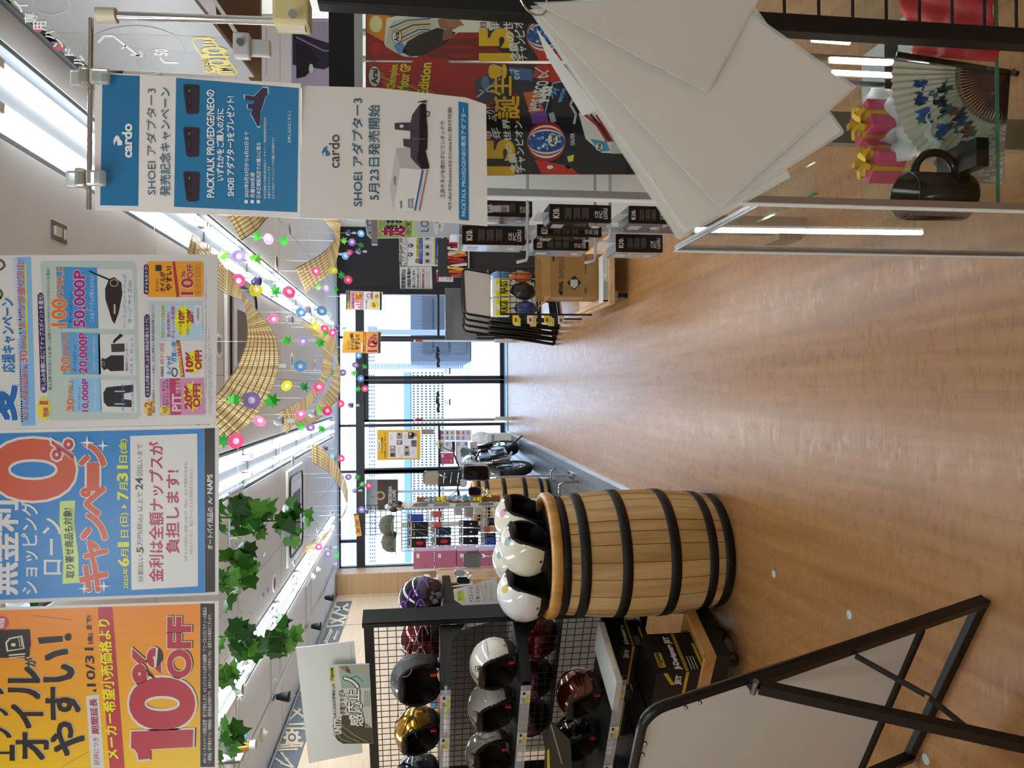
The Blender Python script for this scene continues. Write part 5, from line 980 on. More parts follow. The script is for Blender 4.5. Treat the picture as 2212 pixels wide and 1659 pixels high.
# ================================================================ MID AISLE: cart, boards
t = thing('wooden_dolly', 'pale wooden dolly on casters under the cardboard box', 'dolly', (.9, 6, 0))
CW = grain('pale_ply', '#b98f62', '#d8b48a', (10, 2, 10), .5)
b = B(); b.bb(.63, 1.15, 5.42, 6.45, .115, .16, CW); b.obj('deck', t, bev=.003)
for x, y in ((.70, 5.5), (1.08, 5.5), (.70, 6.35), (1.08, 6.35)):
    b = B(); b.cyl((x-.016, y, .04), (x+.016, y, .04), .04, RUBBER, n=18); b.cyl((x-.018, y, .04), (x+.018, y, .04), .018, STEEL, n=12); b.box((x, y, .096), (.06, .06, .04), STEEL); b.obj('caster', t)
b = B(); b.bb(.64, .66, 5.44, 6.43, .16, .2, CW); b.obj('side_rail', t)
t = thing('white_scale', 'flat white appliance with grey strip lying on the wooden dolly in front of the box', 'scale', (.85, 5.48, .16))
b = B(); b.bb(.645, 1.0, 5.44, 5.56, .16, .205, mat('#c9cbc6', .4)); b.obj('body', t, bev=.004); b = B(); b.bb(.67, .80, 5.437, 5.441, .17, .198, mat('#9fa49e', .4)); b.bb(.83, .86, 5.437, 5.441, .172, .196, mat('#e0e0da', .4)); b.obj('front_strip', t)
t = thing('cardboard_box', 'brown cardboard box with black diamond print standing on the wooden dolly', 'box', (.82, 5.75, .16))
CB = mat('#96703f', .8, noise=.1, ns=12.); x0_, x1_ = atY(1240, 641, 5.6).x, atY(1240, 548, 5.6).x; z1_ = atY(1190, 600, 5.6).z
b = B(); b.bb(x0_, x1_, 5.6, 5.92, .162, z1_, CB); b.obj('carton', t)
b = B(); 
for yy, dy in ((5.6, .02), (5.92, -.0)): b.add([(x0_, yy, z1_), (x1_, yy, z1_), (x1_, yy+dy*1, z1_+.07), (x0_, yy+dy*1, z1_+.07)], [(0, 1, 2, 3)], CB)
b.add([(x0_, 5.6, z1_), (x0_, 5.92, z1_), (x0_-.05, 5.92, z1_+.05), (x0_-.05, 5.6, z1_+.05)], [(0, 1, 2, 3)], CB); b.obj('flap', t, solid=.004)
s = Sheet((0, 5.597, 0), z=(4.096, 960, 400), r=.7, dl=.0008); BKc = '#221a12'
s.poly([(1085, 862), (1148, 800), (1213, 862), (1148, 928)], BKc, 1); s.poly([(1115, 835), (1180, 835), (1180, 890), (1148, 915), (1115, 890)], '#b9b4a8', 2)
s.tx('TOOL', 1015, 1045, 852, 935, BKc, .06, l=2); s.poly([(1010, 948), (1022, 935), (1046, 935), (1046, 970), (1022, 970)], BKc, 1); s.tx('ブレーキ&パーツクリーナー', 1012, 1034, 625, 828, BKc, .03, l=2); s.tx('プロツールス', 1040, 1056, 700, 828, BKc, .03, l=2); s.tx('840ml×30本', 1042, 1054, 625, 690, BKc, .02, l=2)
s.tx('CustomJapan', 1240, 1258, 622, 770, BKc, .01, l=2); s.ring(1249, 776, 8, 8, 3, BKc, 2, 12); s.rect(958, 972, 625, 670, BKc, 1); s.rect(1240, 1258, 905, 930, '#5a4426', 1); s.rect(1240, 1258, 935, 958, '#5a4426', 1)
s.obj('printing', t)
b = B(); b.bb(x0_-.001, x0_, 5.7, 5.72, .3, z1_-.02, mat('#d8d4c8', .4)); b.obj('shipping_mark', t)
# basket behind the box, with rags
t = thing('wire_basket_stand', 'black wire basket stand with yellow price cards holding cleaning rags', 'basket', (.82, 6.15, .16))
x0_, x1_, zb, zt = .60, .98, .66, .92; WI = mat('#17171a', .4); b = B()
for z in (zb, (zb+zt)/2, zt):
    b.tube([(x0_, 5.98, z), (x1_, 5.98, z), (x1_, 6.36, z), (x0_, 6.36, z)], .004, WI, 5, True)
for k in range(9):
    f = k/8; x = x0_+(x1_-x0_)*f; y = 5.98+.38*f
    for p in ((x, 5.98), (x, 6.36)): b.cyl((p[0], p[1], zb), (p[0], p[1], zt), .0028, WI, n=5)
    for p in ((x0_, y), (x1_, y)): b.cyl((p[0], p[1], zb), (p[0], p[1], zt), .0028, WI, n=5)
    b.cyl((x, 5.98, zb), (x, 6.36, zb), .0028, WI, n=5)
b.obj('basket', t)
for x, y in ((x0_, 5.98), (x1_, 5.98), (x0_, 6.36), (x1_, 6.36)): b = B(); b.cyl((x, y, .16), (x, y, zt), .008, WI, n=8); b.obj('leg', t)
for i, (z, y) in enumerate(((.82, 5.98), (.80, 6.1), (.77, 6.22), (.70, 5.98), (.66, 6.12), (.63, 6.26), (.56, 5.98), (.52, 6.1), (.48, 6.22), (.44, 6.0))):
    b = B(); b.bb(x0_-.075, x0_-.005, y, y+.004, z-.05, z, mat('#d8cf2a' if i % 2 == 0 else '#d4d2b8', .5)); b.bb(x0_-.06, x0_-.03, y-.001, y, z-.035, z-.015, mat('#b03028', .5)); b.obj('price_card', t)
def rag(x, y, z, lab, sx=.16, sy=.11, sz=.15):
    t = thing('rag_box', lab, 'rag box', (x, y, z), group='yellow rag packs in the basket')
    b = B(); b.box((x, y, z+sz/2), (sx, sy, sz), mat('#d9d9d4', .6)); b.obj('pack', t, bev=.01)
    s = Sheet((0, y-sy/2-.001, 0), r=.4, dl=.0006); n = V((0, -.0012, 0)); c = V((x, y-sy/2, z+sz*.42)); b = s
    b.box(c, (sx*.92, .002, sz*.7), mat('#d6cc12', .4))
    vs, ff = glyphs('RAGS', .03, 2); ax = [q[0] for q in vs]; w = max(ax)-min(ax); b.add([c+V(((p-min(ax)-w/2)/w*sx*.7, -.0016, (q-.36)*.09-.01)) for p, q in vs], ff, mat('#2a2622', .5))
    b.box(c+V((0, -.0012, .035)), (.05, .001, .025), mat('#dcdccc', .5)); b.obj('label_print', t); return t
rag(.66, 6.03, .84, 'yellow RAGS pack standing in the basket, nearest to the aisle', .15, .09); rag(.82, 6.03, .84, 'yellow RAGS pack standing in the basket, nearer to the packages', .15, .09)
for (x, y, z, r, c, n, lab, cat) in ((.66, 6.05, .70, (.06, .045, .10), '#2c3f78', 'blue_cloth_bundle', 'folded blue cloth bundle in the front of the wire basket', 'cloth bundle'), (.80, 6.06, .72, (.075, .05, .11), '#1c1e20', 'dark_cloth_bag', 'dark cloth bag in shiny plastic wrap in the wire basket', 'bag'), (.92, 6.06, .74, (.05, .05, .10), '#c8662a', 'orange_cloth_pack', 'orange cloth pack wrapped in plastic at the end of the wire basket', 'pack'), (.93, 6.2, .88, (.06, .06, .1), '#4f8fc0', 'sky_blue_pack', 'sky blue pack sticking out above the rags', 'pack')):
    b = B(); b.sph((x, y, z), r, mat(c, .5, coat=.8, noise=.4, ns=25.), 16, 10)
    for v in range(len(b.v)): q = V(b.v[v]); f = 1+.10*math.sin(q.x*90)*math.sin(q.z*60+q.y*40); d = q-V((x, y, z)); b.v[v] = tuple(V((x, y, z))+d*f)
    b.obj(n, None, lab, cat)
# folding boards stacked at the entrance side
rz = math.radians(-152); f0 = atZ(1202, 700)
for k in range(4): make_aboard((f0.x+.20-.055*k, f0.y-.02+.085*k, 0), rz, 'folding board with black frame in the stack beside the cart, %s' % ('frontmost', 'second from the front', 'third from the front', 'rearmost')[k], 'folding sign boards', W=.60, fold=.12 if k == 0 else .1)
t = thing('glossy_screen', 'dark glossy flat screen with rainbow sheen behind the stacked boards', 'screen', tuple(atY(1030, 680, 9.6)))
def sheen():
    M = bpy.data.materials.new('rainbow_sheen'); M.use_nodes = True; nt = M.node_tree; bs = nt.nodes['Principled BSDF']; bs.inputs['Base Color'].default_value = (.16, .16, .18, 1); bs.inputs['Roughness'].default_value = .2
    bs.inputs['Metallic'].default_value = .6; bs.inputs['Anisotropic'].default_value = .7; bs.inputs['Thin Film Thickness'].default_value = 420; bs.inputs['Coat Weight'].default_value = .6; return M
a, c = atY(1030, 735, 9.6), atY(961, 622, 9.6)
b = B(); b.bb(a.x, c.x, 9.6, 9.64, a.z, c.z, sheen()); b.obj('screen_panel', t, bev=.004); b = B(); b.bb(a.x+.05, a.x+.09, 9.6, 9.68, 0, a.z, BLACK); b.bb(c.x-.09, c.x-.05, 9.6, 9.68, 0, a.z, BLACK); b.bb(a.x, c.x, 9.45, 9.8, 0, .02, BLACK); b.obj('stand', t)
# gate poles beside the automatic doors
for y, w, Y in ((736, 'on the cart side of the doors', 12.3), (906, 'on the motorcycle side of the doors', 12.3)):
    p = atY(900, y, Y); t = thing('gate_pole', 'slim pale pole with red tip ' + w, 'pole', (p.x, Y, 0), group='door gate poles')
    b = B(); b.cyl((p.x, Y, 0), (p.x, Y, p.z-.06), .014, mat('#c8cac8', .4)); b.bb(p.x-.03, p.x+.03, Y-.05, Y+.05, 0, .3, mat('#b9bab6', .5)); b.obj('post', t); b = B(); b.cyl((p.x, Y, p.z-.1), (p.x, Y, p.z+.02), .017, mat('#a8222a', .4)); b.obj('red_tip', t); b = B(); b.sph((p.x, Y, p.z+.03), .018, PLW, 10, 6); b.obj('cap', t)
# ================================================================ black wall posters
YW = YF-.035
s = Sheet((0, YW, 0), z=(5.185, 700, 440), r=.5, dl=.002)
s.base([(838, 340), (1332, 340), (1332, 700), (842, 700)], '#cfcfcd', .004); s.poly([(842, 342), (930, 342), (930, 698), (845, 698)], '#8a8070', 1)
rn = random.Random(4)
for i in range(60): x, y = rn.uniform(845, 925), rn.uniform(350, 690); s.ell(x, y, rn.uniform(4, 12), rn.uniform(4, 14), rn.choice(['#4a4238', '#b8ae96', '#6a6048', '#c8b070', '#d8d4c8']), 1.2+.01*i, 8)
s.tx('TRAVEL&DRIVE!', 880, 930, 390, 690, '#d8d8d4', .05, '#2a2a2a', .03, l=6); s.rect(1030, 1060, 345, 600, '#d6c820', 2); s.tx('スマホで楽々つながる', 1036, 1058, 350, 590, '#2a2a5a', .02, l=3); s.rect(1062, 1105, 345, 675, '#2a3f8a', 2); s.tx('バイク用ドラレコ', 1068, 1098, 400, 620, '#c8d0e8', .02, l=3); s.ell(1045, 640, 26, 28, '#8a6a50', 3)
s.ring(970, 470, 30, 20, 10, '#2a2a2c', 3); s.ring(965, 570, 30, 22, 10, '#2a2a2c', 3); s.ell(985, 465, 12, 12, '#3a3a3c', 3.4); s.ell(982, 568, 12, 12, '#3a3a3c', 3.4)
for y in (350, 450, 530, 610): s.rect(1115, 1205, y, y+66, '#b8b8b4', 2); s.rect(1140, 1175, y+18, y+50, '#3a3634', 3)
s.rect(1225, 1240, 345, 680, '#d0c41e', 2); s.rect(1245, 1318, 345, 680, '#27409a', 2); s.rect(1270, 1300, 470, 590, '#c8d0e0', 3); s.rect(1255, 1315, 620, 670, '#8a94b4', 3)
s.obj('wall_poster', None, 'large product poster with camouflage strip high on the black wall', 'poster')
s = Sheet((0, YW, 0), z=(5.185, 700, 440), r=.5, dl=.002)
s.base([(846, 706), (1205, 704), (1214, 960), (852, 962)], '#c8c8c6', .004)
s.tx('喫煙場所は', 865, 915, 735, 945, '#28282a', .03, l=2); s.tx('2階駐車場の', 930, 972, 720, 940, '#28282a', .03, l=2); s.tx('奥にございます。', 988, 1022, 735, 940, '#28282a', .03, l=2)
s.tx('消防計画の規制につき', 1040, 1062, 720, 950, '#3a3a3a', .01, l=2); s.tx('2階喫煙場所を閉鎖します。', 1098, 1124, 722, 950, '#b02a3a', .03, l=2)
for x in (1072, 1140, 1168): s.tx('ご迷惑をおかけいたしますがご理解ください', x, x+14, 725, 950, '#5a5a5a', 0, l=2)
s.obj('wall_notice', None, 'white smoking area notice with black and red lettering on the black wall', 'notice')
s = Sheet((0, YW, 0), z=(5.185, 700, 440), r=.5, dl=.002)
s.base([(1258, 740), (1445, 742), (1447, 876), (1262, 872)], '#d2cfcf', .004); s.rect(1262, 1285, 765, 868, '#b02a44', 1)
for r in (10, 24, 38): s.line([(1345-r*math.cos(a), 812+r*math.sin(a)) for a in [-.8+i*.2 for i in range(9)]], 6, '#b02a44', 2)
s.tx('Free Wi-Fi', 1372, 1388, 762, 850, '#3a3a3a', .02, l=2)
for x in (1400, 1412, 1424): s.rect(x, x+5, 760, 856, '#b04a5a', 2)
s.obj('wifi_notice', None, 'small white and red wifi notice low on the black wall', 'notice')
p = atY(988, 586, YW); t = thing('key_pad', 'dark keypad with grey keys on the black wall beside the wifi notice', 'keypad', tuple(p))
b = B(); b.box(p, (.19, .02, .12), mat('#2c2c30', .4)); b.obj('body', t); b = B()
for i in range(5):
    for j in range(3): b.box(p+V((-.07+.035*i, -.012, -.035+.035*j)), (.018, .008, .018), mat('#6a6a70', .5))
b.obj('keys', t)
t = thing('magazine_rack', 'rack of red and yellow leaflets in front of the black wall', 'magazine rack', tuple(atY(1010, 560, 9.9)))
b = B(); a, c = atY(1010, 598, 9.9), atY(962, 515, 9.9); b.bb(a.x, c.x, 9.92, 9.96, 0, c.z+.1, mat('#2a2a2c', .5)); b.bb(a.x, c.x, 9.8, 9.96, a.z-.02, a.z, CHROME); b.obj('stand', t)
for k in range(12):
    x = a.x+(c.x-a.x)*(k+.5)/12; b = B(); b.box((x, 9.87, a.z+.12+.02*(k % 3)), (.035, .02, .22), mat(['#b02a22', '#c8581e', '#d8a82a', '#c8c4bc', '#8a1e22'][k % 5], .5), Matrix.Rotation(.15*((k % 3)-1), 3, 'Y')); b.obj('leaflet', t)
# hanging sale posters near the doors, on a white rod
YQ = 12.
t = thing('ceiling_sign_rod', 'thin white rod under the ceiling carrying the two small sale posters', 'rod', tuple(atY(742, 690, YQ)))
b = B(); b.cyl(atY(749, 628, YQ+.02), atY(739, 764, YQ+.02), .006, PLW, n=8); b.obj('rod', t); b = B()
for y in (640, 750): q = atY(745, y, YQ+.02); b.cyl(q, (q.x, q.y, ZC), .003, PLW, n=6)
b.obj('hanging_wires', t)
s = Sheet((0, YQ, 0), z=(5.185, 700, 440), r=.5, dl=.0015)
s.base([(248, 975), (658, 988), (648, 1195), (240, 1185)], '#d6d2d0', .003); s.poly([(250, 978), (292, 980), (288, 1186), (246, 1184)], '#2a2422', 1); s.tx('曜日限定キャンペーン', 258, 285, 985, 1180, '#d2c42a', .03, l=2)
s.poly([(292, 980), (440, 984), (436, 1190), (288, 1186)], '#c88aa0', 1); s.tx('PIT', 345, 405, 1100, 1180, '#e0d0d4', .06, '#b02a4a', .06, l=5); s.star(388, 1040, 52, 48, '#d8c81e', 3, 12, .75); s.tx('20%', 355, 388, 1010, 1075, '#b02a2a', .05, l=5); s.tx('OFF!', 395, 428, 1010, 1072, '#b02a2a', .05, l=5)
s.tx('作業全品', 310, 335, 1000, 1170, '#5a3a44', .01, l=3); s.ring(500, 1030, 26, 26, 8, '#5a5a5a', 2); s.rect(528, 545, 988, 1068, '#b02a2a', 2); s.star(588, 1036, 34, 34, '#d8c81e', 3, 12, .75); s.tx('10%', 575, 590, 1018, 1054, '#b02a2a', .05, l=4); s.tx('OFF', 592, 605, 1018, 1054, '#b02a2a', .05, l=4)
s.star(560, 1130, 56, 46, '#d8c81e', 3, 12, .75); s.tx('20%', 545, 575, 1105, 1158, '#b02a2a', .05, l=4); s.tx('チェーン交換', 460, 485, 1085, 1180, '#7a4a5a', .02, l=3); s.rect(625, 645, 990, 1192, '#2e2826', 1); s.line([(440, 984), (436, 1190)], 3, '#6a5a58', 2); s.line([(440, 1070), (648, 1075)], 3, '#6a5a58', 2)
s.obj('small_hanging_poster', None, 'small pink and white PIT discount poster hanging before the glass', 'poster', 'small sale posters on the white rod')
s = Sheet((0, YQ, 0), z=(5.183, 700, 700), r=.5, dl=.0015)
s.base([(218, 80), (640, 86), (628, 330), (198, 322)], '#cf932a', .003); s.rect(606, 634, 92, 324, '#3a3026', 1)
s.tx('エンジン', 262, 288, 180, 290, '#2a2018', .02, l=3); s.tx('オイルが', 296, 338, 150, 290, '#2a2018', .04, l=3); s.tx('やすい!', 346, 400, 120, 290, '#2a2018', .04, l=3); s.rr(290, 326, 105, 150, '#3a3028', 2, 6); s.tx('ナップスの', 236, 252, 215, 290, '#5a3a1a', .01, l=3)
s.poly([(440, 92), (468, 94), (462, 318), (434, 316)], '#b02f24', 2); s.tx('メーカー希望小売価格より', 444, 462, 105, 312, '#dcca2a', .01, l=3); s.rect(414, 432, 210, 312, '#d4c8b0', 2)
s.tx('10', 488, 592, 195, 308, '#a82a2c', .05, '#e0d0b4', .04, l=5, res=4); s.tx('%', 488, 545, 140, 192, '#a82a2c', .02, '#e0d0b4', .04, l=5); s.tx('OFF', 548, 596, 105, 225, '#a82a2c', .05, '#e0d0b4', .04, l=5)
s.obj('small_hanging_poster', None, 'small orange 10% OFF poster hanging right before the doors', 'poster', 'small sale posters on the white rod')
p = atY(772, 1133, 10.6); s = Sheet((0, 10.6, 0), z=(4.608, 440, 1060), r=.5); s.base([(1492, 232), (1536, 220), (1572, 448), (1520, 458)], '#c8902c', .012); s.poly([(1492, 232), (1540, 221), (1543, 240), (1495, 252)], '#5a4a3a', 1); s.tx('Seat Cover', 1510, 1556, 290, 420, '#7a2a1a', .03, l=2, dx=-14)
s.obj('wooden_plank_sign', None, 'small amber wooden plank sign hanging by the wood wall windows', 'sign')
b = B(); q = atY(766, 1112, 10.6); r_ = atY(771, 1154, 10.6); b.cyl((q.x, 10.605, q.z), (q.x, 10.605, ZC), .002, STEEL, n=5); b.cyl((r_.x, 10.605, r_.z), (r_.x, 10.605, ZC), .002, STEEL, n=5); b.obj('hanging_wire', None, 'pair of thin wires holding the amber wooden plank sign', 'wire')
# posters on the glass
YG = YF-.03
s = Sheet((0, YG, 0), z=(5.183, 700, 700), r=.5, dl=.0015)
s.base([(595, 1185), (1080, 1185), (1078, 1515), (595, 1525)], '#dca91e', .003); s.rect(724, 1042, 1208, 1500, '#d9d2d4', 1)
s.ell(617, 1355, 18, 60, '#e8e0c8', 2); s.tx('NAPS', 608, 626, 1320, 1395, '#3a3020', .02, l=4); s.tx('カンボジアの首都', 640, 660, 1270, 1450, '#3a2a14', .03, l=3); s.tx('「今が良い」から「そら」に', 672, 694, 1215, 1500, '#3a2a14', .02, l=3)
for i, (x0, y0) in enumerate(((738, 1360), (738, 1440), (815, 1215), (815, 1302), (898, 1360), (898, 1428), (940, 1210), (978, 1215), (975, 1300))): s.rect(x0, x0+62, y0, y0+(74 if i % 2 == 0 else 48), ['#8a8078', '#5a4a40', '#9a8a7a', '#6a6460', '#a8a09a'][i % 5], 2); s.rect(x0+14, x0+40, y0+10, y0+32, ['#c8c0b8', '#2f2823', '#3f3833'][i % 3], 3)
for x, y in ((745, 1240), (830, 1380), (905, 1230), (990, 1400), (860, 1460)): s.rect(x, x+5, y, y+70, '#a09a9a', 2); s.rect(x+14, x+18, y, y+60, '#a09a9a', 2)
s.obj('window_poster', None, 'yellow framed poster with photo panels taped on the entrance window', 'poster')
s = Sheet((0, YG, 0), z=(5.183, 700, 700), r=.5, dl=.0015); s.rect(1092, 1228, 1178, 1235, '#8a827e', 1); s.base([(1092, 1178), (1228, 1178), (1228, 1235), (1092, 1235)], '#8a827e', .003); s.obj('small_window_sign', None, 'small grey brown sign on the window beside the yellow framed poster', 'sign')
for k, (x0, x1, y0, y1, c) in enumerate(((1296, 1472, 1185, 1305, '#cfd0d4'), (1476, 1650, 1185, 1305, '#d8c8cc'), (1298, 1472, 1312, 1438, '#cdcbd0'), (1476, 1612, 1312, 1568, '#d2cdd0'), (1298, 1455, 1442, 1568, '#c43f5c'))):
    s = Sheet((0, YG-.002*k, 0), z=(5.183, 700, 700), r=.5, dl=.0015); s.base([(x0, y0), (x1, y0), (x1, y1), (x0, y1)], c, .002)
    for i in range(3):
        for j in range(2): s.rect(x0+15+i*(x1-x0)/3.2, x0+15+i*(x1-x0)/3.2+26, y0+14+j*(y1-y0)/2.1, y0+50+j*(y1-y0)/2.1, ['#5a6a9a', '#b05a6a', '#8a8a90', '#6a9ac8', '#d8d0d4'][(i+j+k) % 5], 1)
    s.rect(x0+4, x0+11, y0+6, y1-6, '#a83a52', 1); s.obj('notice_sheet', None, 'picture notice sheet low on the entrance window, ' + ('upper by the doors', 'lower by the doors', 'upper middle with grey tint', 'lower beside the motorcycle mirror', 'crimson one nearest to the coffee sign')[k], 'notice', 'notice sheets below the yellow framed poster')
s = Sheet((0, YF+.3, 0), z=(4.365, 780, 960), r=.4, dl=.002)
s.base([(48, 332), (348, 330), (348, 620), (48, 620)], '#c4bcb4', .05); s.rect(155, 348, 332, 620, '#3a1c14', 1); s.rect(155, 210, 332, 620, '#5a2a1c', 1.2); s.ring(182, 483, 44, 42, 16, '#d8b070', 2, 30); s.line([(95, 505), (110, 500), (100, 488), (125, 492), (140, 478)], 5, '#8a7a6a', 2); s.ring(85, 390, 26, 26, 4, '#c87a9a', 2)
s.tx('GEORGIA', 258, 290, 395, 565, '#dcc8b4', .05, l=3); s.tx('CAFE', 298, 328, 432, 530, '#dcc8b4', .05, l=3)
s.obj('coffee_sign', None, 'dark coffee sign with cream lettering outside the side window', 'sign')
b = B(); q = atY(862, 1060, YF+.3); b.bb(q.x-.05, q.x+.0, YF+.36, YF+.4, -.02, q.z+.3, mat('#dfe2e6', .5)); b.obj('sign_post', None, 'pale post holding the dark coffee sign outside', 'post')
# ================================================================ MOTORCYCLE
fr = atZ(1152, 1008); hd = V((-.12, -.99, 0)).normalized(); mc = fr-hd*.70; rzm = math.atan2(hd.y, hd.x)
t = thing('motorcycle', 'black and silver naked motorcycle parked on the checker plate mat', 'motorcycle', (mc.x, mc.y, .016), rzm, rot=(0, 0, rzm))
t.rotation_euler = (math.radians(6), 0, rzm)
MB_, MS, MC_ = mat('#101012', .3), mat('#8e9296', .25, .9), mat('#d4d6d8', .1, 1.)
def mo(b, n, par=t): return b.obj(n, par, local=True)
for x, n in ((.70, 'front_wheel'), (-.68, 'rear_wheel')):
    w = .062 if x > 0 else .085; Rw = Matrix.Rotation(math.pi/2, 3, 'X'); c = V((x, 0, .30))
    b = B(); prof = [(.205, -w*.8), (.25, -w), (.285, -w*.75), (.30, -w*.3), (.30, w*.3), (.285, w*.75), (.25, w), (.205, w*.8)]; b.lathe(prof, mat('#121212', .75, noise=.3, ns=40.), 40, c, Rw, closed=True); wl = mo(b, n)
    b = B(); b.lathe([(.185, -w*.6), (.208, -w*.8), (.208, w*.8), (.185, w*.6)], MS, 36, c, Rw, closed=True)
    for k in range(5): a = k*1.2566; b.bar(c, c+V((.19*math.cos(a), 0, .19*math.sin(a))), .035, .022, MS, (0, 1, 0))
    b.cyl(c-V((0, w, 0)), c+V((0, w, 0)), .03, MS); mo(b, 'rim', wl)
    b = B(); b.cyl(c+V((0, w*.9, 0)), c+V((0, w*.9+.005, 0)), .13, MC_, n=28); b.cyl(c-V((0, w*.9, 0)), c-V((0, w*.9+.005, 0)), .13, MC_, n=28); mo(b, 'brake_disc', wl)
b = B()
for s_ in (-.1, .1): b.cyl((.70, s_, .30), (.44, s_, .98), .022, MS, n=12); b.cyl((.70, s_, .30), (.61, s_, .53), .03, MB_, n=12)
mo(b, 'fork'); b = B(); b.lathe([(.0, .07), (.09, .06), (.10, .0), (.06, -.09), (0, -.11)], MB_, 24, (.60, 0, .93), Matrix.Rotation(math.pi/2, 3, 'Y')); hl = mo(b, 'headlight'); b = B(); b.sph((.665, 0, .93), (.02, .085, .085), mat('#d8dce0', .05, coat=1.), 18, 10); mo(b, 'lens', hl)
b = B(); b.tube([(.36, -.38, 1.04), (.42, -.25, 1.05), (.45, -.08, 1.0), (.45, .08, 1.0), (.42, .25, 1.05), (.36, .38, 1.04)], .012, MB_, 8)
for s_ in (-1, 1): b.cyl((.39, s_*.30, 1.045), (.35, s_*.41, 1.038), .019, RUBBER)
mo(b, 'handlebar')
for s_ in (-1, 1):
    b = B(); b.tube([(.41, s_*.28, 1.05), (.42, s_*.34, 1.16), (.40, s_*.39, 1.22)], .006, MB_, 6); m_ = mo(b, 'mirror_stem'); b = B(); b.sph((.40, s_*.41, 1.24), (.018, .062, .042), MC_, 14, 8); mo(b, 'mirror', m_)
b = B(); b.sph((.14, 0, .82), (.27, .145, .13), mat('#c4c8cc', .08, .7, coat=1.), 24, 14); tk = mo(b, 'fuel_tank'); b = B(); b.cyl((.2, 0, .93), (.2, 0, .955), .035, MC_); mo(b, 'fuel_cap', tk); b = B(); b.bar((.3, .135, .8), (-.08, .12, .8), .05, .01, MB_); b.bar((.3, -.135, .8), (-.08, -.12, .8), .05, .01, MB_); mo(b, 'knee_panel', tk)
b = B(); b.grid(lambda u, v: V((-.10-.72*u, (v-.5)*(.28-.14*u), .775+.10*u*u+.035*math.cos((v-.5)*3))), 14, 8, mat('#141414', .7)); b.grid(lambda u, v: V((-.10-.72*u, (v-.5)*(.28-.14*u), .71+.13*u)), 14, 8, MB_); mo(b, 'seat')
b = B(); b.bar((-.6, 0, .78), (-.98, 0, .84), .14, .05, MB_); b.box((-.96, 0, .82), (.04, .1, .05), mat('#8a1418', .2)); b.box((-1.0, 0, .68), (.01, .2, .12), mat('#c8cac4', .4)); mo(b, 'tail')
b = B(); b.box((.06, 0, .40), (.38, .26, .26), MS); b.box((.16, 0, .58), (.2, .2, .2), MB_)
for k in range(7): b.box((.16, 0, .50+.03*k), (.25, .26, .009), MS)
b.cyl((.0, -.17, .40), (.0, .17, .40), .095, MS, n=24); b.cyl((.16, -.145, .38), (.16, .145, .38), .07, MB_, n=20); mo(b, 'engine')
b = B()
for s_ in (-.05, .05): b.tube([(.26, s_, .56), (.36, s_*1.3, .46), (.32, s_*1.5, .28), (.05, s_*1.8, .2), (-.2, -.13, .24)], .02, MC_, 8)
b.obj('exhaust_pipe', t, local=True); b = B(); b.cyl((-.2, -.15, .26), (-.72, -.19, .45), .05, MB_, .06, n=20); b.cyl((-.72, -.19, .45), (-.735, -.191, .455), .035, BLACK, n=16); mo(b, 'muffler')
b = B()
for s_ in (-.12, .12): b.tube([(.44, 0, .86), (.2, s_, .72), (-.12, s_, .66), (-.2, s_, .35)], .018, MB_, 8); b.tube([(-.2, s_, .36), (-.68, s_*.9, .3)], .022, MS, 8); b.tube([(-.1, s_*.8, .68), (-.7, s_*.5, .78)], .014, MB_, 8); b.tube([(.44, 0, .82), (.32, s_, .5), (.22, s_, .28), (-.2, s_, .28)], .016, MB_, 8)
mo(b, 'frame'); b = B()
for s_ in (-.11, .11): b.cyl((-.62, s_, .36), (-.42, s_, .72), .018, MC_); b.cyl((-.58, s_, .42), (-.46, s_, .65), .03, MB_)
mo(b, 'rear_shock'); b = B(); b.tube([(.0, .15, .25), (-.05, .3, .0)], .011, MB_, 8); mo(b, 'side_stand')
b = B(); b.grid(lambda u, v: V((.70, 0, .30))+V((.325*math.cos(.5+1.5*u), (v-.5)*.13, .325*math.sin(.5+1.5*u))), 14, 4, MB_); b.obj('front_fender', t, local=True, solid=.004)
# things behind the motorcycle
def boxy(name, x0, x1, y0, y1, Y, d, c, lab, cat, bev=.006, toground=False, group=None):
    a, q = atY(x1, y1, Y), atY(x0, y0, Y); t = thing(name, lab, cat, ((a.x+q.x)/2, Y, 0 if toground else a.z), group=group); b = B(); b.bb(a.x, q.x, Y, Y+d, .013 if toground else a.z, q.z, mat(c, .45)); b.obj('body', t, bev=bev); return t
t = boxy('white_cabinet', 1052, 1120, 938, 963, 12.4, .4, '#c9cac4', 'low pale cabinet behind the motorcycle near the doors', 'cabinet', toground=True); b = B(); a, q = atY(1066, 963, 12.38), atY(1062, 938, 12.38); b.bb(a.x, q.x, 12.385, 12.40, a.z, q.z, mat('#8f908c', .5)); b.obj('door_gap', t)
b = B(); p = atY(1036, 946, 12.55); p.z = q.z+.165; b.box(p, (.12, .08, .3), mat('#e4e6ea', .3)); b.sph(p, (.11, .07, .16), mat('#e4e6ea', .3, noise=.15, ns=20.), 14, 10); b.obj('white_plastic_bag', None, 'crumpled white plastic bag on the pale cabinet behind the motorcycle', 'bag')
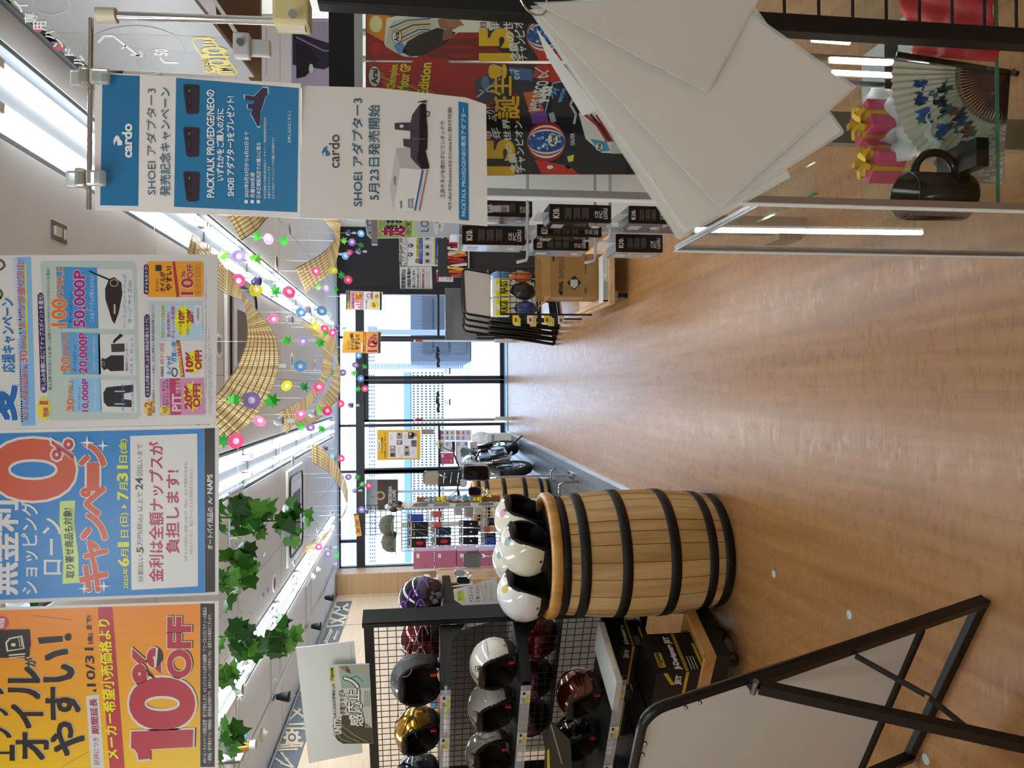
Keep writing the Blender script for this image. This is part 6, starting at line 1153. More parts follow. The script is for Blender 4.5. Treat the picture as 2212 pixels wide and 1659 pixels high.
# mirror display: stand with sample mirrors
t = thing('mirror_display_stand', 'dark display stand carrying sample mirrors before the second barrel', 'display stand', (-1.08, 7.4, .013)); b = B(); a, q = atY(1000, 1050, 7.5), atY(945, 1016, 7.5); b.bb(a.x, q.x, 7.5, 7.53, a.z, q.z, mat('#2a2a2c', .5)); b.cyl(((a.x+q.x)/2, 7.52, .02), ((a.x+q.x)/2, 7.52, .8), .01, CHROME); b.bb(a.x+.05, q.x-.05, 7.4, 7.64, .012, .03, CHROME)
b.obj('panel', t); b = B()
for k in range(4): z = q.z-.06-.07*k; b.cyl((a.x+.03, 7.5, z), (q.x-.02, 7.42, z-.01), .006, CHROME, n=8)
b.obj('rods', t)
def mirror(x0, x1, y0, y1, Y, lab, face, stem=None, rr_=10, att=None, frame_='#c8cacc'):
    s = Sheet((0, Y, 0), dl=.004, r=.12); cx, cy = (x0+x1)/2, (y0+y1)/2; t = thing('motorcycle_mirror', lab, 'mirror', tuple(atY(cx, cy, Y)), group='sample motorcycle mirrors')
    q = []
    for px, py, a in ((x1-rr_, y1-rr_, 0), (x0+rr_, y1-rr_, 1), (x0+rr_, y0+rr_, 2), (x1-rr_, y0+rr_, 3)): q += [(px+rr_*math.cos((a+i/4)*math.pi/2), py+rr_*math.sin((a+i/4)*math.pi/2)) for i in range(5)]
    s.base(q, mat(frame_, .1, 1.), .025); s.obj('housing', t)
    g = Sheet((0, Y-.001, 0), dl=.001); g.add([g.W(cx+(x-cx)*.88, cy+(y-cy)*.86, 1) for x, y in q], [tuple(range(len(q)))], face); g.obj('mirror_glass', t)
    if stem:
        q = [atY(x, y, Y+.02) for x, y in stem]; b = B(); b.tube(q+[att], .008, CHROME, 8); b.obj('stem', t)
DG = mat('#1b1716', .08, .3)
def pa_(zx, zy): return atY(820+zx/5.185, 880+zy/5.185, 6.23)
def DT(y): p = atY(946, y, 8.8); return V((p.x, 8.8, atY(946, 1254, 8.6).z))
mirror(998, 1058, 1005, 1039, 6.9, 'large rectangular mirror with dark glass above the second barrel', DG, [(1058, 1022), (1075, 1026), (1072, 1032)], 7, atY(1000, 1034, 7.5))
mirror(914, 948, 1017, 1048, 7.2, 'pale upright sample mirror on the display stand', mat('#c2bda8', .15, .6), [(948, 1025), (960, 1030)], 8, atY(970, 1032, 7.5))
mirror(1012, 1040, 1052, 1072, 6.4, 'dark rounded mirror next to the yellow toys', DG, [(1040, 1062), (1052, 1066)], 6, atY(1050, 1070, 6.49))
mirror(1001, 1040, 1193, 1226, 5.6, 'chrome mirror on a curved stem behind the white helmets', CHROME, [(1038, 1200), (1060, 1204), (1075, 1190)], 8, pa_(1230, 1560))
mirror(981, 1003, 1232, 1244, 6.2, 'slim chrome mirror above the wooden desk', CHROME, [(1003, 1236), (1020, 1238), (1014, 1248)], 5, DT(1262))
mirror(986, 1016, 1246, 1262, 6.3, 'black mirror lying over the wooden desk', DG, [(1016, 1256), (1024, 1260)], 5, DT(1272))
p = atY(1001, 1044, 6.8); t = thing('round_gauge', 'round silver gauge on the display stand', 'gauge', tuple(p)); b = B(); b.cyl(p, p+V((0, .03, 0)), .035, CHROME, n=24); b.obj('housing', t); b = B(); b.cyl(p-V((0, .002, 0)), p, .028, mat('#b8b8b4', .4), n=24); b.obj('dial', t); b = B(); b.cyl(p+V((0, .03, 0)), atY(998, 1042, 7.5), .006, CHROME, n=8); b.obj('stem', t)
for i, (x, y) in enumerate(((1190, 1018), (1208, 1048))):
    t = thing('parking_rail', 'bent steel floor rail standing past the %s barrel' % ('second' if i == 0 else 'front'), 'rail', tuple(atZ(x+18, y+4)), group='bent steel floor rails'); Yr = 7.2 if i else 8.4
    b = B(); q = atY(x, y, Yr); b.tube([(q.x-.12, Yr, .012), (q.x-.12, Yr, q.z-.05), (q.x-.1, Yr, q.z), (q.x, Yr, q.z), (q.x+.03, Yr, q.z-.05), (q.x+.03, Yr, .012)], .013, STEEL, 8); b.obj('rail', t)
# ================================================================ WHITE ACCESSORY RACK
YA = 6.2
SA = Sheet((0, YA, 0), z=(5.185, 820, 880))
def pa(zx, zy, Y=YA): return atY(820+zx/5.185, 880+zy/5.185, Y)
t = thing('accessory_rack', 'white wire accessory rack full of small packs behind the white helmets', 'rack', (pa(700, 1350).x, YA+.2, 0))
a, c = pa(1420, 1580), pa(245, 1150); b = B(); WW = mat('#dcdcda', .4)
n = 12
for i in range(n+1): x = a.x+(c.x-a.x)*i/n; b.cyl((x, YA+.03, .35), (x, YA+.03, c.z), .0042, WW, n=5)
for i in range(26): z = .35+(c.z-.35)*i/25; b.cyl((a.x, YA+.03, z), (c.x, YA+.03, z), .0042, WW, n=5)
b.obj('front_grid', t); b = B()
for i in range(9): y = YA+.03+.05*i; b.cyl((c.x, y, .35), (c.x, y, c.z), .0042, WW, n=5)
for i in range(26): z = .35+(c.z-.35)*i/25; b.cyl((c.x, YA+.03, z), (c.x, YA+.43, z), .0042, WW, n=5)
b.obj('side_grid', t); b = B(); b.cyl(((a.x+c.x)/2, YA+.25, .0), ((a.x+c.x)/2, YA+.25, c.z+.0), .02, WW); b.obj('centre_pole', t); b = B(); b.bb(a.x, c.x, YA+.03, YA+.45, .0, .03, WW); b.obj('foot', t)
packs = [(310, 490, 1198, 1278, '#2a4a9a', 'clear pack with blue carabiner'), (312, 540, 1284, 1366, '#1c1c1e', 'black strap pack'), (312, 540, 1374, 1450, '#222224', 'black cord pack'), (312, 520, 1470, 1570, '#301818', 'black pack with red pouch'),
         (575, 695, 1165, 1232, '#c24a4a', 'coral red card'), (580, 692, 1285, 1345, '#c24a4a', 'coral red card'), (585, 800, 1345, 1430, '#20263a', 'navy mesh pouch pack'), (585, 800, 1455, 1545, '#2a1c1c', 'pack with red key pouch'),
         (832, 930, 1115, 1210, '#a8a4a0', 'clear charm pack'), (945, 1045, 1130, 1230, '#8a827c', 'clear charm pack'), (1060, 1170, 1120, 1200, '#b0aaa4', 'clear charm pack'), (890, 1105, 1268, 1342, '#17171a', 'black key case pack'), (890, 1105, 1356, 1432, '#17171a', 'black key case pack'), (890, 1105, 1456, 1536, '#17171a', 'black key case pack'),
         (1145, 1240, 1335, 1400, '#c24a4a', 'coral red card'), (1140, 1300, 1410, 1460, '#222226', 'black chain pack'), (1140, 1305, 1465, 1535, '#24408e', 'blue pouch pack'), (1180, 1300, 1240, 1320, '#1c1c1e', 'black belt pack')]
rows = {0: 'top row', 1: 'second row', 2: 'third row', 3: 'lowest row'}; cnt = {}
for x0, x1, y0, y1, cc, lab in packs:
    row = 0 if x0 < 550 else 1 if x0 < 820 else 2 if x0 < 1120 else 3; k = cnt[row] = cnt.get(row, -1)+1
    t = thing('accessory_pack', lab+' on the white rack, '+rows[row]+', '+('first', 'second', 'third', 'fourth', 'fifth', 'sixth')[k]+' from the aisle', 'pack', tuple(pa((x0+x1)/2, (y0+y1)/2)), group='packs on the white accessory rack')
    s = Sheet((0, YA-.01-.004*k, 0), z=(5.185, 820, 880), r=.25, dl=.0008); s.base([(x0, y0), (x1, y0), (x1, y1), (x0, y1)], cc, .018)
    h = x1-x0; s.rect(x0+h*.04, x0+h*.22, y0+5, y1-5, '#d4d2ce' if cc < '#b' else '#d8d4d0', 1); s.rect(x0+h*.08, x0+h*.14, y0+10, y1-24, '#2a2a2c', 2)
    if 'red pouch' in lab or 'red key' in lab: s.ell(x0+h*.65, (y0+y1)/2, h*.2, 22, '#b02a2e', 2)
    elif 'carabiner' in lab: s.ring(x0+h*.65, (y0+y1)/2, h*.25, 26, 8, '#2a4aa8', 2)
    elif 'case' in lab: s.ell(x0+h*.62, (y0+y1)/2, 10, 10, '#d0d0d0', 2, 12)
    else: s.rect(x0+h*.3, x0+h*.36, y0+14, y1-14, '#9a9894', 2); s.line([(x0+h*.45, y0+15), (x0+h*.9, y1-20)], 6, '#7a7a7c', 2)
    s.obj('pack', t); b = B(); q = pa(x0, (y0+y1)/2); b.cyl(q+V((0, -.03, -.005)), q+V((0, .05, -.005)), .003, WW, n=6); b.obj('peg', t)
BRW = mat('#8a5628', .6, noise=.15, ns=14.)
t = thing('cork_board', 'brown display board with plush key rings on the side of the accessory rack', 'display board', tuple(pa(800, 1030, 6.5)))
s = Sheet((0, 6.5, 0), z=(5.185, 820, 880)); s.base([(415, 1010), (1350, 990), (1350, 1085), (420, 1080)], BRW, .02); s.obj('board', t)
for zx, zy, cc, lab in ((660, 1030, '#d8c01c', 'yellow plush key ring, higher of the two'), (1065, 1025, '#d8c01c', 'yellow plush key ring, lower of the two'), (860, 1020, '#d8d8d4', 'white plush key ring'), (895, 1010, '#5a9ac8', 'blue plush key ring'), (560, 1040, '#8aa0a8', 'grey blue cloth key ring, highest'), (965, 1020, '#7a9aa0', 'grey blue cloth key ring, lower'), (770, 1015, '#9ab0b8', 'pale blue cloth key ring')):
    p = pa(zx, zy, 6.42); t = thing('plush_key_ring', lab+' on the brown board', 'key ring', tuple(p), group='plush key rings on the brown board'); m_ = mat(cc, .9); b = B(); b.sph(p, (.02, .02, .024), m_, 10, 8); b.sph(p-V((0, 0, .04)), (.022, .02, .028), m_, 10, 8)
    for s_ in (-1, 1): b.sph(p+V((s_*.015, 0, .022)), .009, m_, 8, 5); b.sph(p+V((s_*.02, -.004, -.055)), .011, m_, 8, 5)
    b.obj('plush', t); b = B(); b.cyl(p+V((0, .0, .02)), p+V((0, .04, .05)), .0025, CHROME, n=5); b.obj('ring_hook', t)
for k, (zx, zy) in enumerate(((450, 1090), (690, 1085), (930, 1095), (1185, 1090))):
    s = Sheet((0, 6.28, 0), z=(5.185, 820, 880), r=.12); s.base([(zx-90, zy+25), (zx-60, zy-18), (zx+85, zy-28), (zx+95, zy+18)], mat('#b8b8bc', .15, .6, noise=.4, ns=60.), .03); s.obj('silver_pack', None, 'shiny silver pouch on the aisle edge of the white rack, '+('topmost', 'second from the top', 'third from the top', 'lowest')[k], 'pack', 'silver pouches at the rack edge')
b = B(); p = pa(1215, 955, 6.2)
for k in range(14): b.sph(p+V((random.uniform(-.03, .03), random.uniform(-.03, .03), random.uniform(-.05, .05))), random.uniform(.008, .02), mat(random.choice(['#d8d4b8', '#c8c040', '#e0e0dc', '#d0a050']), .5), 7, 5)
b.cyl(p, p+V((.0, .32, .02)), .003, WW, n=5); b.obj('paper_flower_charm', None, 'bunch of white and yellow paper flower charms beside the silver pouches', 'charm')
# caps on a wire top
t = thing('wire_cap_holder', 'black wire holder above the white accessory rack', 'holder', tuple(pa(220, 1350))); b = B(); q0, q1 = pa(-180, 1480), pa(240, 1130)
for i in range(8): f = i/7; z = q1.z+(q0.z-q1.z)*f; b.cyl((q0.x, YA+.2, z), (q1.x, YA+.2, z), .003, BLACK, n=5)
for i in range(6): f = i/5; x = q0.x+(q1.x-q0.x)*f; b.cyl((x, YA+.2, q1.z), (x, YA+.2, q0.z), .003, BLACK, n=5)
b.obj('wire_grid', t)
for x, y, lab in ((836, 1134, 'olive green cap nearer to the entrance windows'), (841, 1170, 'olive green cap closer to the wood wall')):
    p = atY(x+14, y, YA-.02); t = thing('baseball_cap', lab+' on top of the white rack', 'cap', tuple(p), group='olive caps on the white rack'); m_ = mat('#57584a', .85, noise=.2, ns=30.)
    b = B(); b.lathe([(.082, 0), (.086, .03), (.078, .075), (.05, .108), (0, .12)], m_, 24, p); b.obj('crown', t); b = B(); b.grid(lambda u, v: p+V((.08*math.cos(-2.4+1.66*u)*(1+.75*v), .08*math.sin(-2.4+1.66*u)*(1+.75*v)-.0, .004-.02*v+.015*math.cos((u-.5)*3))), 12, 4, m_); b.obj('visor', t, solid=.003); b = B(); b.sph(p+V((0, 0, .121)), .006, m_, 8, 5); b.obj('button', t)
    b = B(); b.tube([p+V((.03*math.cos(a), -.083, .045+.03*math.sin(a))) for a in [i*.5 for i in range(13)]], .0018, mat('#8a8a78', .8), 5); b.obj('stitched_emblem', t)
b = B(); p = atY(850, 1098, YA); 
for k in range(9): b.sph(p+V((random.uniform(-.05, .05), random.uniform(-.03, .03), random.uniform(-.06, .06))), (.02, .02, .035), mat(random.choice(['#24221f', '#3a3632', '#c8c4bc', '#6a5a4a']), .6), 8, 6)
b.obj('key_strap_bunch', None, 'dark bunch of key straps hanging beside the olive caps', 'strap')
# lockers, desk and notices at the far wood corner
for k in range(4):
    x0, x1 = 893+k*47, 893+(k+1)*47-2; a, q = atY(x1, 1228, 12.5), atY(x0, 1190, 12.5)
    t = thing('pink_locker', 'pink locker box in the stack by the wood corner, %s' % ('topmost', 'second from the top', 'third from the top', 'lowest in view')[k], 'locker', (a.x, 12.5, a.z), group='pink lockers by the alcove')
    b = B(); b.bb(a.x, q.x, 12.5, 12.9, a.z if k < 3 else 0, q.z, mat('#b0607a', .5)); b.obj('body', t, bev=.004); b = B(); b.bb(a.x+.03, a.x+.07, 12.492, 12.5, (a.z+q.z)/2-.02, (a.z+q.z)/2+.02, STEEL); b.bb(q.x-.12, q.x-.05, 12.494, 12.5, q.z-.1, q.z-.05, mat('#d8d4c8', .5)); b.obj('handle', t)
t = thing('wooden_desk', 'wooden desk with pale top by the wood wall', 'desk', (-2.6, 8.6, 0)); a, q = atY(1000, 1300, 8.6), atY(946, 1254, 8.6); b = B(); b.bb(a.x, q.x, 8.6, 9.2, q.z-.04, q.z, PINE); b.obj('desk_top', t); b = B(); b.bb(a.x, a.x+.04, 8.6, 9.2, 0, q.z-.04, PINE); b.bb(q.x-.04, q.x, 8.6, 9.2, 0, q.z-.04, PINE); b.bb(a.x, q.x, 9.1, 9.12, 0, q.z-.04, PINE); b.obj('side_panel', t)
c0 = atY(967, 1262, 8.4); t = thing('desk_fan', 'small white desk fan before the wood wall', 'fan', (c0.x, 8.7, q.z)); b = B(); b.lathe([(.0, .02), (.05, .015), (.062, 0), (.055, -.05), (0, -.05)], PLW, 28, (c0.x, 8.62, q.z+.13), Matrix.Rotation(math.pi/2, 3, 'X')); b.obj('fan_head', t); b = B(); b.lathe([(.045, -.002), (.045, .006), (.012, .022), (0, .022)], mat('#9a9a98', .5), 24, (c0.x, 8.61, q.z+.13), Matrix.Rotation(math.pi/2, 3, 'X')); b.obj('grille', t); b = B(); b.cyl((c0.x, 8.65, q.z), (c0.x, 8.65, q.z+.09), .015, PLW); b.cyl((c0.x, 8.65, q.z), (c0.x, 8.65, q.z+.012), .05, PLW); b.obj('base', t)
s = Sheet(V((-1.25, 4.75, 1.2)), V((.25, -1, 0)), z=(4.365, 780, 960), r=.5); s.base([(868, 1365), (1275, 1260), (1330, 1480), (890, 1490)], '#d6d6d0', .005); s.line([(1000, 1340), (1125, 1308), (1165, 1478), (1025, 1482), (1000, 1340)], 3, '#c0483a', 1); s.poly([(900, 1390), (960, 1372), (985, 1478), (915, 1480)], '#c8cc4a', 1)
s.tx('ヘルメットを', 1025, 1065, 1345, 1482, '#3a3a38', .01, l=2, dx=-8); s.tx('ご覧ください!', 1085, 1120, 1330, 1478, '#3a3a38', .01, l=2, dx=-8); s.tx('シールドベースをご希望の方は', 1170, 1195, 1300, 1470, '#6a6a66', 0, l=2, dx=-10); s.tx('店員までお声がけください', 1220, 1240, 1310, 1470, '#6a6a66', 0, l=2, dx=-10); s.tx('お試しください', 915, 940, 1385, 1470, '#3f5a22', .01, l=2)
o = s.obj('helmet_notice', None, 'tilted white notice with red frame and green bubble behind the rack upright', 'notice'); b = B(); q = s.W(1150, 1430); b.cyl(q+V((0, .03, 0)), (q.x, q.y+.03, 0), .01, BLACK, n=8); b.bb(q.x-.12, q.x+.12, q.y-.1, q.y+.12, 0, .015, BLACK); b.obj('stand_pole', o)
# tool banner on the wood wall
s = Sheet((XL+.012, 9, 2.7), (1, 0, 0), r=.6, dl=.003)
s.base([(728, 1300), (760, 1298), (640, 1659), (560, 1900), (480, 1900), (573, 1659), (645, 1490), (690, 1392)], '#4d5560', .006)
TN = '#c9b898'
def ZA(x, y): return (440+x/4.608, 1060+y/4.608)
def ZB(x, y): return (440+x/5.547, 1360+y/5.547)
for Zf, ls in ((ZA, (((1310, 1150), (1440, 1190)), ((1320, 1200), (1430, 1135)), ((1290, 1210), (1415, 1250)), ((1260, 1270), (1400, 1310)), ((1275, 1310), (1415, 1262)), ((1230, 1352), (1385, 1335)), ((1215, 1500), (1265, 1385)), ((1305, 1470), (1330, 1405)))), (ZB, (((1075, 960), (1190, 1040)), ((1030, 1080), (1150, 960)), ((1030, 1135), (1190, 1130)), ((985, 1180), (1195, 1185)), ((875, 1385), (1180, 1360)), ((885, 1410), (1170, 1390)), ((900, 1440), (1110, 1432)), ((840, 1530), (930, 1590)), ((935, 1600), (1060, 1650)), ((935, 1480), (990, 1550)), ((1000, 1560), (1060, 1640)), ((1470, 150), (1530, 20)), ((1570, 100), (1600, 30))))):
    for p, q in ls:
        p, q = Zf(*p), Zf(*q); s.line([p, q], 3.6, TN, 1)
        for e in (p, q): s.ring(e[0], e[1], 3.4, 3.4, 1.6, TN, 1.5, 10)
gx, gy = ZB(1058, 1292); s.ring(gx, gy, 14, 14, 5, TN, 1, 24); s.ell(gx, gy, 5, 5, TN, 1.5)
for k in range(8): s.ell(gx+16*math.cos(k*.785), gy+15*math.sin(k*.785), 3.4, 3.4, TN, 1.2, 8)
s.obj('tool_banner', None, 'grey banner strip with tan tool silhouettes along the top of the wood wall', 'banner')
# shelves of goods behind the mesh
s = Sheet(V((-1.9, 4.75, 1.2)), E2, r=.6); s.base([(968, 1368), (1096, 1334), (1096, 1665), (968, 1665)], '#6a6863', .02)
for k in range(7): s.line([(972, 1385+k*42), (1092, 1352+k*46)], .8, '#55534f', 1)
s.obj('grey_back_panel', None, 'dark grey tiled panel standing behind the rack mesh', 'panel')
rn = random.Random(9)
gc = ['#b02a2a', '#c8581e', '#2a6ab0', '#d8d4cc', '#2a2a2e', '#8a8a8c', '#3a8ac0', '#c8b42a', '#e0dcd8', '#a8323c']
for k in range(10):
    y0 = 1340+k*27; x0 = 932+(k % 3)*3; Yk = 5.5; a, q = atY(968, y0+24, Yk), atY(x0, y0, Yk)
    t = thing('product_carton', 'small coloured carton on the counter behind the rack, %s from the upright' % ('first', 'second', 'third', 'fourth', 'fifth', 'sixth', 'seventh', 'eighth', 'ninth', 'tenth')[k], 'carton', (a.x, Yk, a.z), group='cartons on the counter behind the rack')
    b = B(); b.bb(a.x, q.x, Yk, Yk+.12, 1.36, q.z, mat(gc[k], .5)); b.obj('carton', t); b = B(); b.bb(a.x+.01, q.x-.02, Yk-.002, Yk, q.z-.07, q.z-.03, mat(gc[(k+3) % 10], .5)); b.obj('front_label', t)
t = thing('back_counter', 'pale counter carrying cartons behind the helmet rack', 'counter', (-2.6, 5.6, 0)); a, q = atY(968, 1640, 5.4), atY(968, 1335, 5.4); b = B(); b.bb(a.x, q.x, 5.4, 5.9, 1.32, 1.36, PLW); b.obj('counter_top', t); b = B(); b.bb(a.x, q.x, 5.45, 5.88, 0, 1.32, mat('#8c8a86', .6)); b.obj('carcass', t)
# ================================================================ CEILING
TUBE = mat('#eaf2ff', .4, e=TUBE_STRENGTH); SOCK = mat('#e6e4de', .4); REFL = mat('#505357', .45)
def make_light(cx, y0):
    t = thing('fluorescent_light', '', 'ceiling light', (cx, y0, ZC), group='twin tube lights in the ceiling troughs')
    b = B(); b.bb(cx-.15, cx+.15, y0+.01, y0+1.25, ZC+.05, ZC+.075, REFL); b.bb(cx-.035, cx+.035, y0+.01, y0+1.25, ZC+.012, ZC+.05, REFL); b.bb(cx-.168, cx-.15, y0, y0+1.268, ZC+.001, ZC+.09, REFL); b.bb(cx+.15, cx+.168, y0, y0+1.268, ZC+.001, ZC+.09, REFL); b.obj('housing', t)
    for s_ in (-.075, .075):
        b = B(); b.cyl((cx+s_, y0+.05, ZC-.004), (cx+s_, y0+1.21, ZC-.004), .0135, TUBE, n=10); b.obj('tube', t)
        for yy in (y0+.035, y0+1.225): b = B(); b.bb(cx+s_-.017, cx+s_+.017, yy-.014, yy+.014, ZC-.021, ZC+.06, SOCK); b.obj('socket', t)
    return t
RN = ['over the showcase side', 'in the middle row', 'beside the wood wall']
ORD = ['first', 'second', 'third', 'fourth', 'fifth', 'sixth', 'seventh', 'eighth']
L0 = None
for r, (x0, x1) in enumerate(ROWS):
    for k in range(8):
        cx, y0 = (x0+x1)/2, 2.65+1.27*k
        lab = 'twin tube light %s, %s from the camera' % (RN[r], ORD[k])
        if L0 is None: L0 = make_light(cx, y0); L0['label'] = lab; LX = (cx, y0)
        else: dup(L0, (cx, y0, ZC), label=lab)
for r in (1, 2):  # unseen fixtures added as front light for the posters
    for k in range(3): dup(L0, ((ROWS[r][0]+ROWS[r][1])/2, -2.75+1.27*k, ZC-.16), label='added fill tube light behind the camera %s, %s of three' % (RN[r], ORD[k]))
# air conditioner cassettes
def cassette(px, py, label):
    p = atZ(px, py, ZC); t = thing('air_conditioner', label, 'air conditioner', (p.x, p.y, ZC), group='ceiling air conditioners')
    b = B(); b.bb(p.x-.52, p.x+.52, p.y-.52, p.y+.52, ZC-.03, ZC-.0005, PLW); b.obj('panel', t, bev=.012)
    pts = []
    for cx, cy, a in ((.34, .34, 0), (-.34, .34, 1), (-.34, -.34, 2), (.34, -.34, 3)):
        pts += [(p.x+cx+.1*math.cos((a+i/5)*math.pi/2), p.y+cy+.1*math.sin((a+i/5)*math.pi/2), ZC-.031) for i in range(6)]
    b = B(); b.tube(pts, .014, BLACK, 6, True); b.obj('air_slot', t)
    b = B(); b.bb(p.x-.36, p.x+.36, p.y-.36, p.y+.36, ZC-.036, ZC-.03, PLW); b.obj('inner_cover', t, bev=.004)
    b = B()
    for i in range(20): b.bb(p.x-.24, p.x+.24, p.y-.24+i*.0245, p.y-.226+i*.0245, ZC-.041, ZC-.036, mat('#8f8a84', .6))
    b.obj('intake_grille', t)
cassette(519, 740, 'square ceiling air conditioner half hidden behind the big bamboo ribbon')
cassette(634, 1106, 'square ceiling air conditioner with ivy hanging in front of it')
# downlights
DL = [(472, 747, 'by the air conditioner behind the bamboo ribbon'), (630, 780, 'beside the wide bamboo ribbon'), (680, 789, 'beside the narrow twisted bamboo ribbons'), (531, 624, 'next to the yellow and pink flower garland'), (597, 566, 'between the two bamboo ribbon ends'), (625, 497, 'nearest to the black wall'), (632, 995, 'beside the second air conditioner'), (715, 1103, 'nearest to the transom glass'), (685, 1138, 'just before the entrance on the wood wall side'), (635, 1207, 'close to the far end of the wood wall light row'), (592, 1260, 'halfway along the wood wall light row'), (510, 1359, 'half covered by the ivy'), (522, 1496, 'on the near end next to the wood wall light row'), (592, 1486, 'near the ceiling hatch by the cone hanger'), (638, 1396, 'next to the picture rail above the tool banner')]
for x, y, w in DL:
    p = atZ(x, y, ZC); t = thing('downlight', 'round recessed downlight ' + w, 'downlight', tuple(p), group='round downlights')
    b = B(); b.lathe([(.055, -.001), (.085, -.001), (.085, -.009), (.06, -.006)], PLW, 24, p, closed=True); b.obj('trim_ring', t)
    b = B(); b.cyl(p-V((0, 0, .001)), p-V((0, 0, .004)), .056, mat('#5c5850', .4), n=20); b.obj('lens', t)
# hatches
for i, (q, w) in enumerate((((493, 525, 1060, 1180), 'by the hanging ivy'), ((659, 673, 1255, 1342), 'near the smoke detectors'), ((584, 605, 1391, 1484), 'above the helmet rack'), ((480, 505, 1560, 1640), 'beside the pipe valve'))):
    c = atZ((q[0]+q[1])/2, (q[2]+q[3])/2, ZC); b = B(); t = thing('ceiling_hatch', 'square access hatch in the white ceiling ' + w, 'hatch', tuple(c), group='ceiling hatches')
    for dx, dy, sx, sy in ((.23, 0, .02, .48), (-.23, 0, .02, .48), (0, .23, .48, .02), (0, -.23, .48, .02)): b.box(c+V((dx, dy, -.004)), (sx, sy, .008), ALU)
    b.obj('frame', t); b = B(); b.box(c+V((0, 0, -.002)), (.44, .44, .004), CEIL); b.obj('panel', t)
# small ceiling fittings
b = B(); p = atZ(126, 502, ZC); t = thing('ceiling_outlet', 'grey steel outlet plate with a white socket on the near ceiling', 'outlet', tuple(p))
b.box(p-V((0, 0, .003)), (.075, .12, .006), STEEL); b.obj('plate', t); b = B(); b.box(p-V((0, .02, .009)), (.035, .05, .008), PLW); b.obj('socket', t); b = B(); b.box(p+V((0, .045, -.007)), (.04, .018, .004), PLW); b.obj('label_tag', t)
for x, y, w in ((684, 1233, 'nearest to the entrance'), (673, 1248, 'second from the entrance'), (564, 1588, 'by the pipe valve'), (720, 1222, 'right at the wood corner')):
    p = atZ(x, y, ZC); t = thing('smoke_detector', 'white round smoke detector on the ceiling ' + w, 'smoke detector', tuple(p), group='smoke detectors')
    b = B(); b.lathe([(0, -.055), (.03, -.055), (.036, -.03), (.055, -.025), (.055, 0)], mat('#dcd8cc', .4), 20, p); b.obj('body', t)
for x, y, w in ((612, 1159, 'by the air conditioner'), (612, 1174, 'beside its twin near the air conditioner'), (569, 1198, 'with a bright frame near the hatch'), (511, 1257, 'below the loose ivy sprig'), (567, 1286, 'nearest to the tube row'), (577, 1276, 'just farther along the tube row'), (643, 1349, 'above the tool banner')):
    p = atZ(x, y, ZC); b = B(); b.box(p-V((0, 0, .004)), (.035, .12, .008), ALU); b.obj('vent_plate', None, 'small pale ceiling plate ' + w, 'vent', 'small ceiling plates')
# lighting track with two spotlights near the showcase
t = thing('lighting_track', 'black lighting track on the ceiling above the showcase', 'lighting track', (1.34, 3, ZC))
b = B(); b.bb(1.32, 1.355, 1.7, 5.2, ZC-.03, ZC-.0005, BLACK); b.obj('rail', t)
for x, y, w in ((40, 95, 'nearer'), (125, 172, 'farther')):
    p = atZ(x, y, ZC-.03); p.x = 1.3375; t = thing('spotlight', '%s of the two black spotlights on the ceiling track' % w, 'spotlight', tuple(p), group='track spotlights')
    b = B(); b.box(p-V((0, 0, .03)), (.035, .12, .06), BLACK); b.obj('adapter', t, bev=.004)
    b = B(); q = p+V((0, .1, -.1)); b.tube([p+V((0, .05, -.05)), p+V((.05, .06, -.07)), q+V((.05, 0, 0)), q+V((-.05, 0, 0)), p+V((-.05, .06, -.07)), p+V((0, .05, -.05))], .005, BLACK); b.obj('yoke', t)
    b = B(); b.cyl(q+V((0, -.05, .03)), q+V((0, .07, -.05)), .035, BLACK, .055, n=18); b.obj('lamp_head', t)
    b = B(); b.tube([p+V((0, -.02, -.06)), p+V((0, .0, -.11)), q+V((0, -.08, .0)), q+V((0, -.05, .03))], .004, BLACK); b.obj('cord', t)
# black cones on the rail with hanging wires
for i, (x, y, L) in enumerate(((709, 1291, 1.1), (681, 1353, .9), (609, 1505, .55))):
    p = atX(x, y, -2.98); p.z = 2.97; p.y = atZ(x, y, 2.93).y; p.x = -2.98
    q = atZ(x, y, 2.93); p = V((q.x, q.y, 2.982))
    t = thing('wire_hanger', ('farthest', 'middle', 'nearest')[i]+' black cone wire hanger below the ceiling rail', 'hanger', tuple(p), group='black cone wire hangers')
    b = B(); b.lathe([(0, 0), (.025, 0), (.03, -.02), (.055, -.11), (.05, -.13), (0, -.13)], BLACK, 20, p); b.obj('cone', t)
    b = B(); b.cyl(p-V((0, 0, .12)), p-V((0, 0, .12+L)), .0025, mat('#55585a', .4), n=6); b.obj('wire', t)
# pipe and valve
t = thing('pipe_valve', 'grey ceiling pipe with brass valve and blue lever beside the wood wall', 'pipe', tuple(atZ(498, 1616, 2.86)))
PIPE = mat('#b3b2ac', .5); Y0 = atZ(498, 1616, 2.86).y
pp = [atY(x, y, Y0) for x, y in ((500, 1700), (498, 1640), (498, 1618), (504, 1613), (520, 1612))]
b = B(); b.tube(pp, .03, PIPE, 10); b.cyl(atY(536, 1610, Y0), atY(553, 1608, Y0), .03, PIPE); b.obj('pipe', t)
b = B(); b.cyl(atY(518, 1612, Y0), atY(538, 1610, Y0), .036, mat('#b58a3a', .35, .7)); b.obj('valve_body', t)
b = B(); b.cyl(atY(529, 1610, Y0), atY(529, 1596, Y0), .012, STEEL); b.bar(atY(527, 1597, Y0-.01), atY(534, 1573, Y0-.01), .03, .02, mat('#3aa0d8', .4)); b.obj('lever', t)
b = B(); b.box(atY(489, 1640, Y0), (.02, .1, .2), STEEL); b.cyl(V((atY(498, 1640, Y0).x, Y0, 2.8)), V((atY(498, 1640, Y0).x, Y0, 2.999)), .012, STEEL); b.obj('bracket', t)
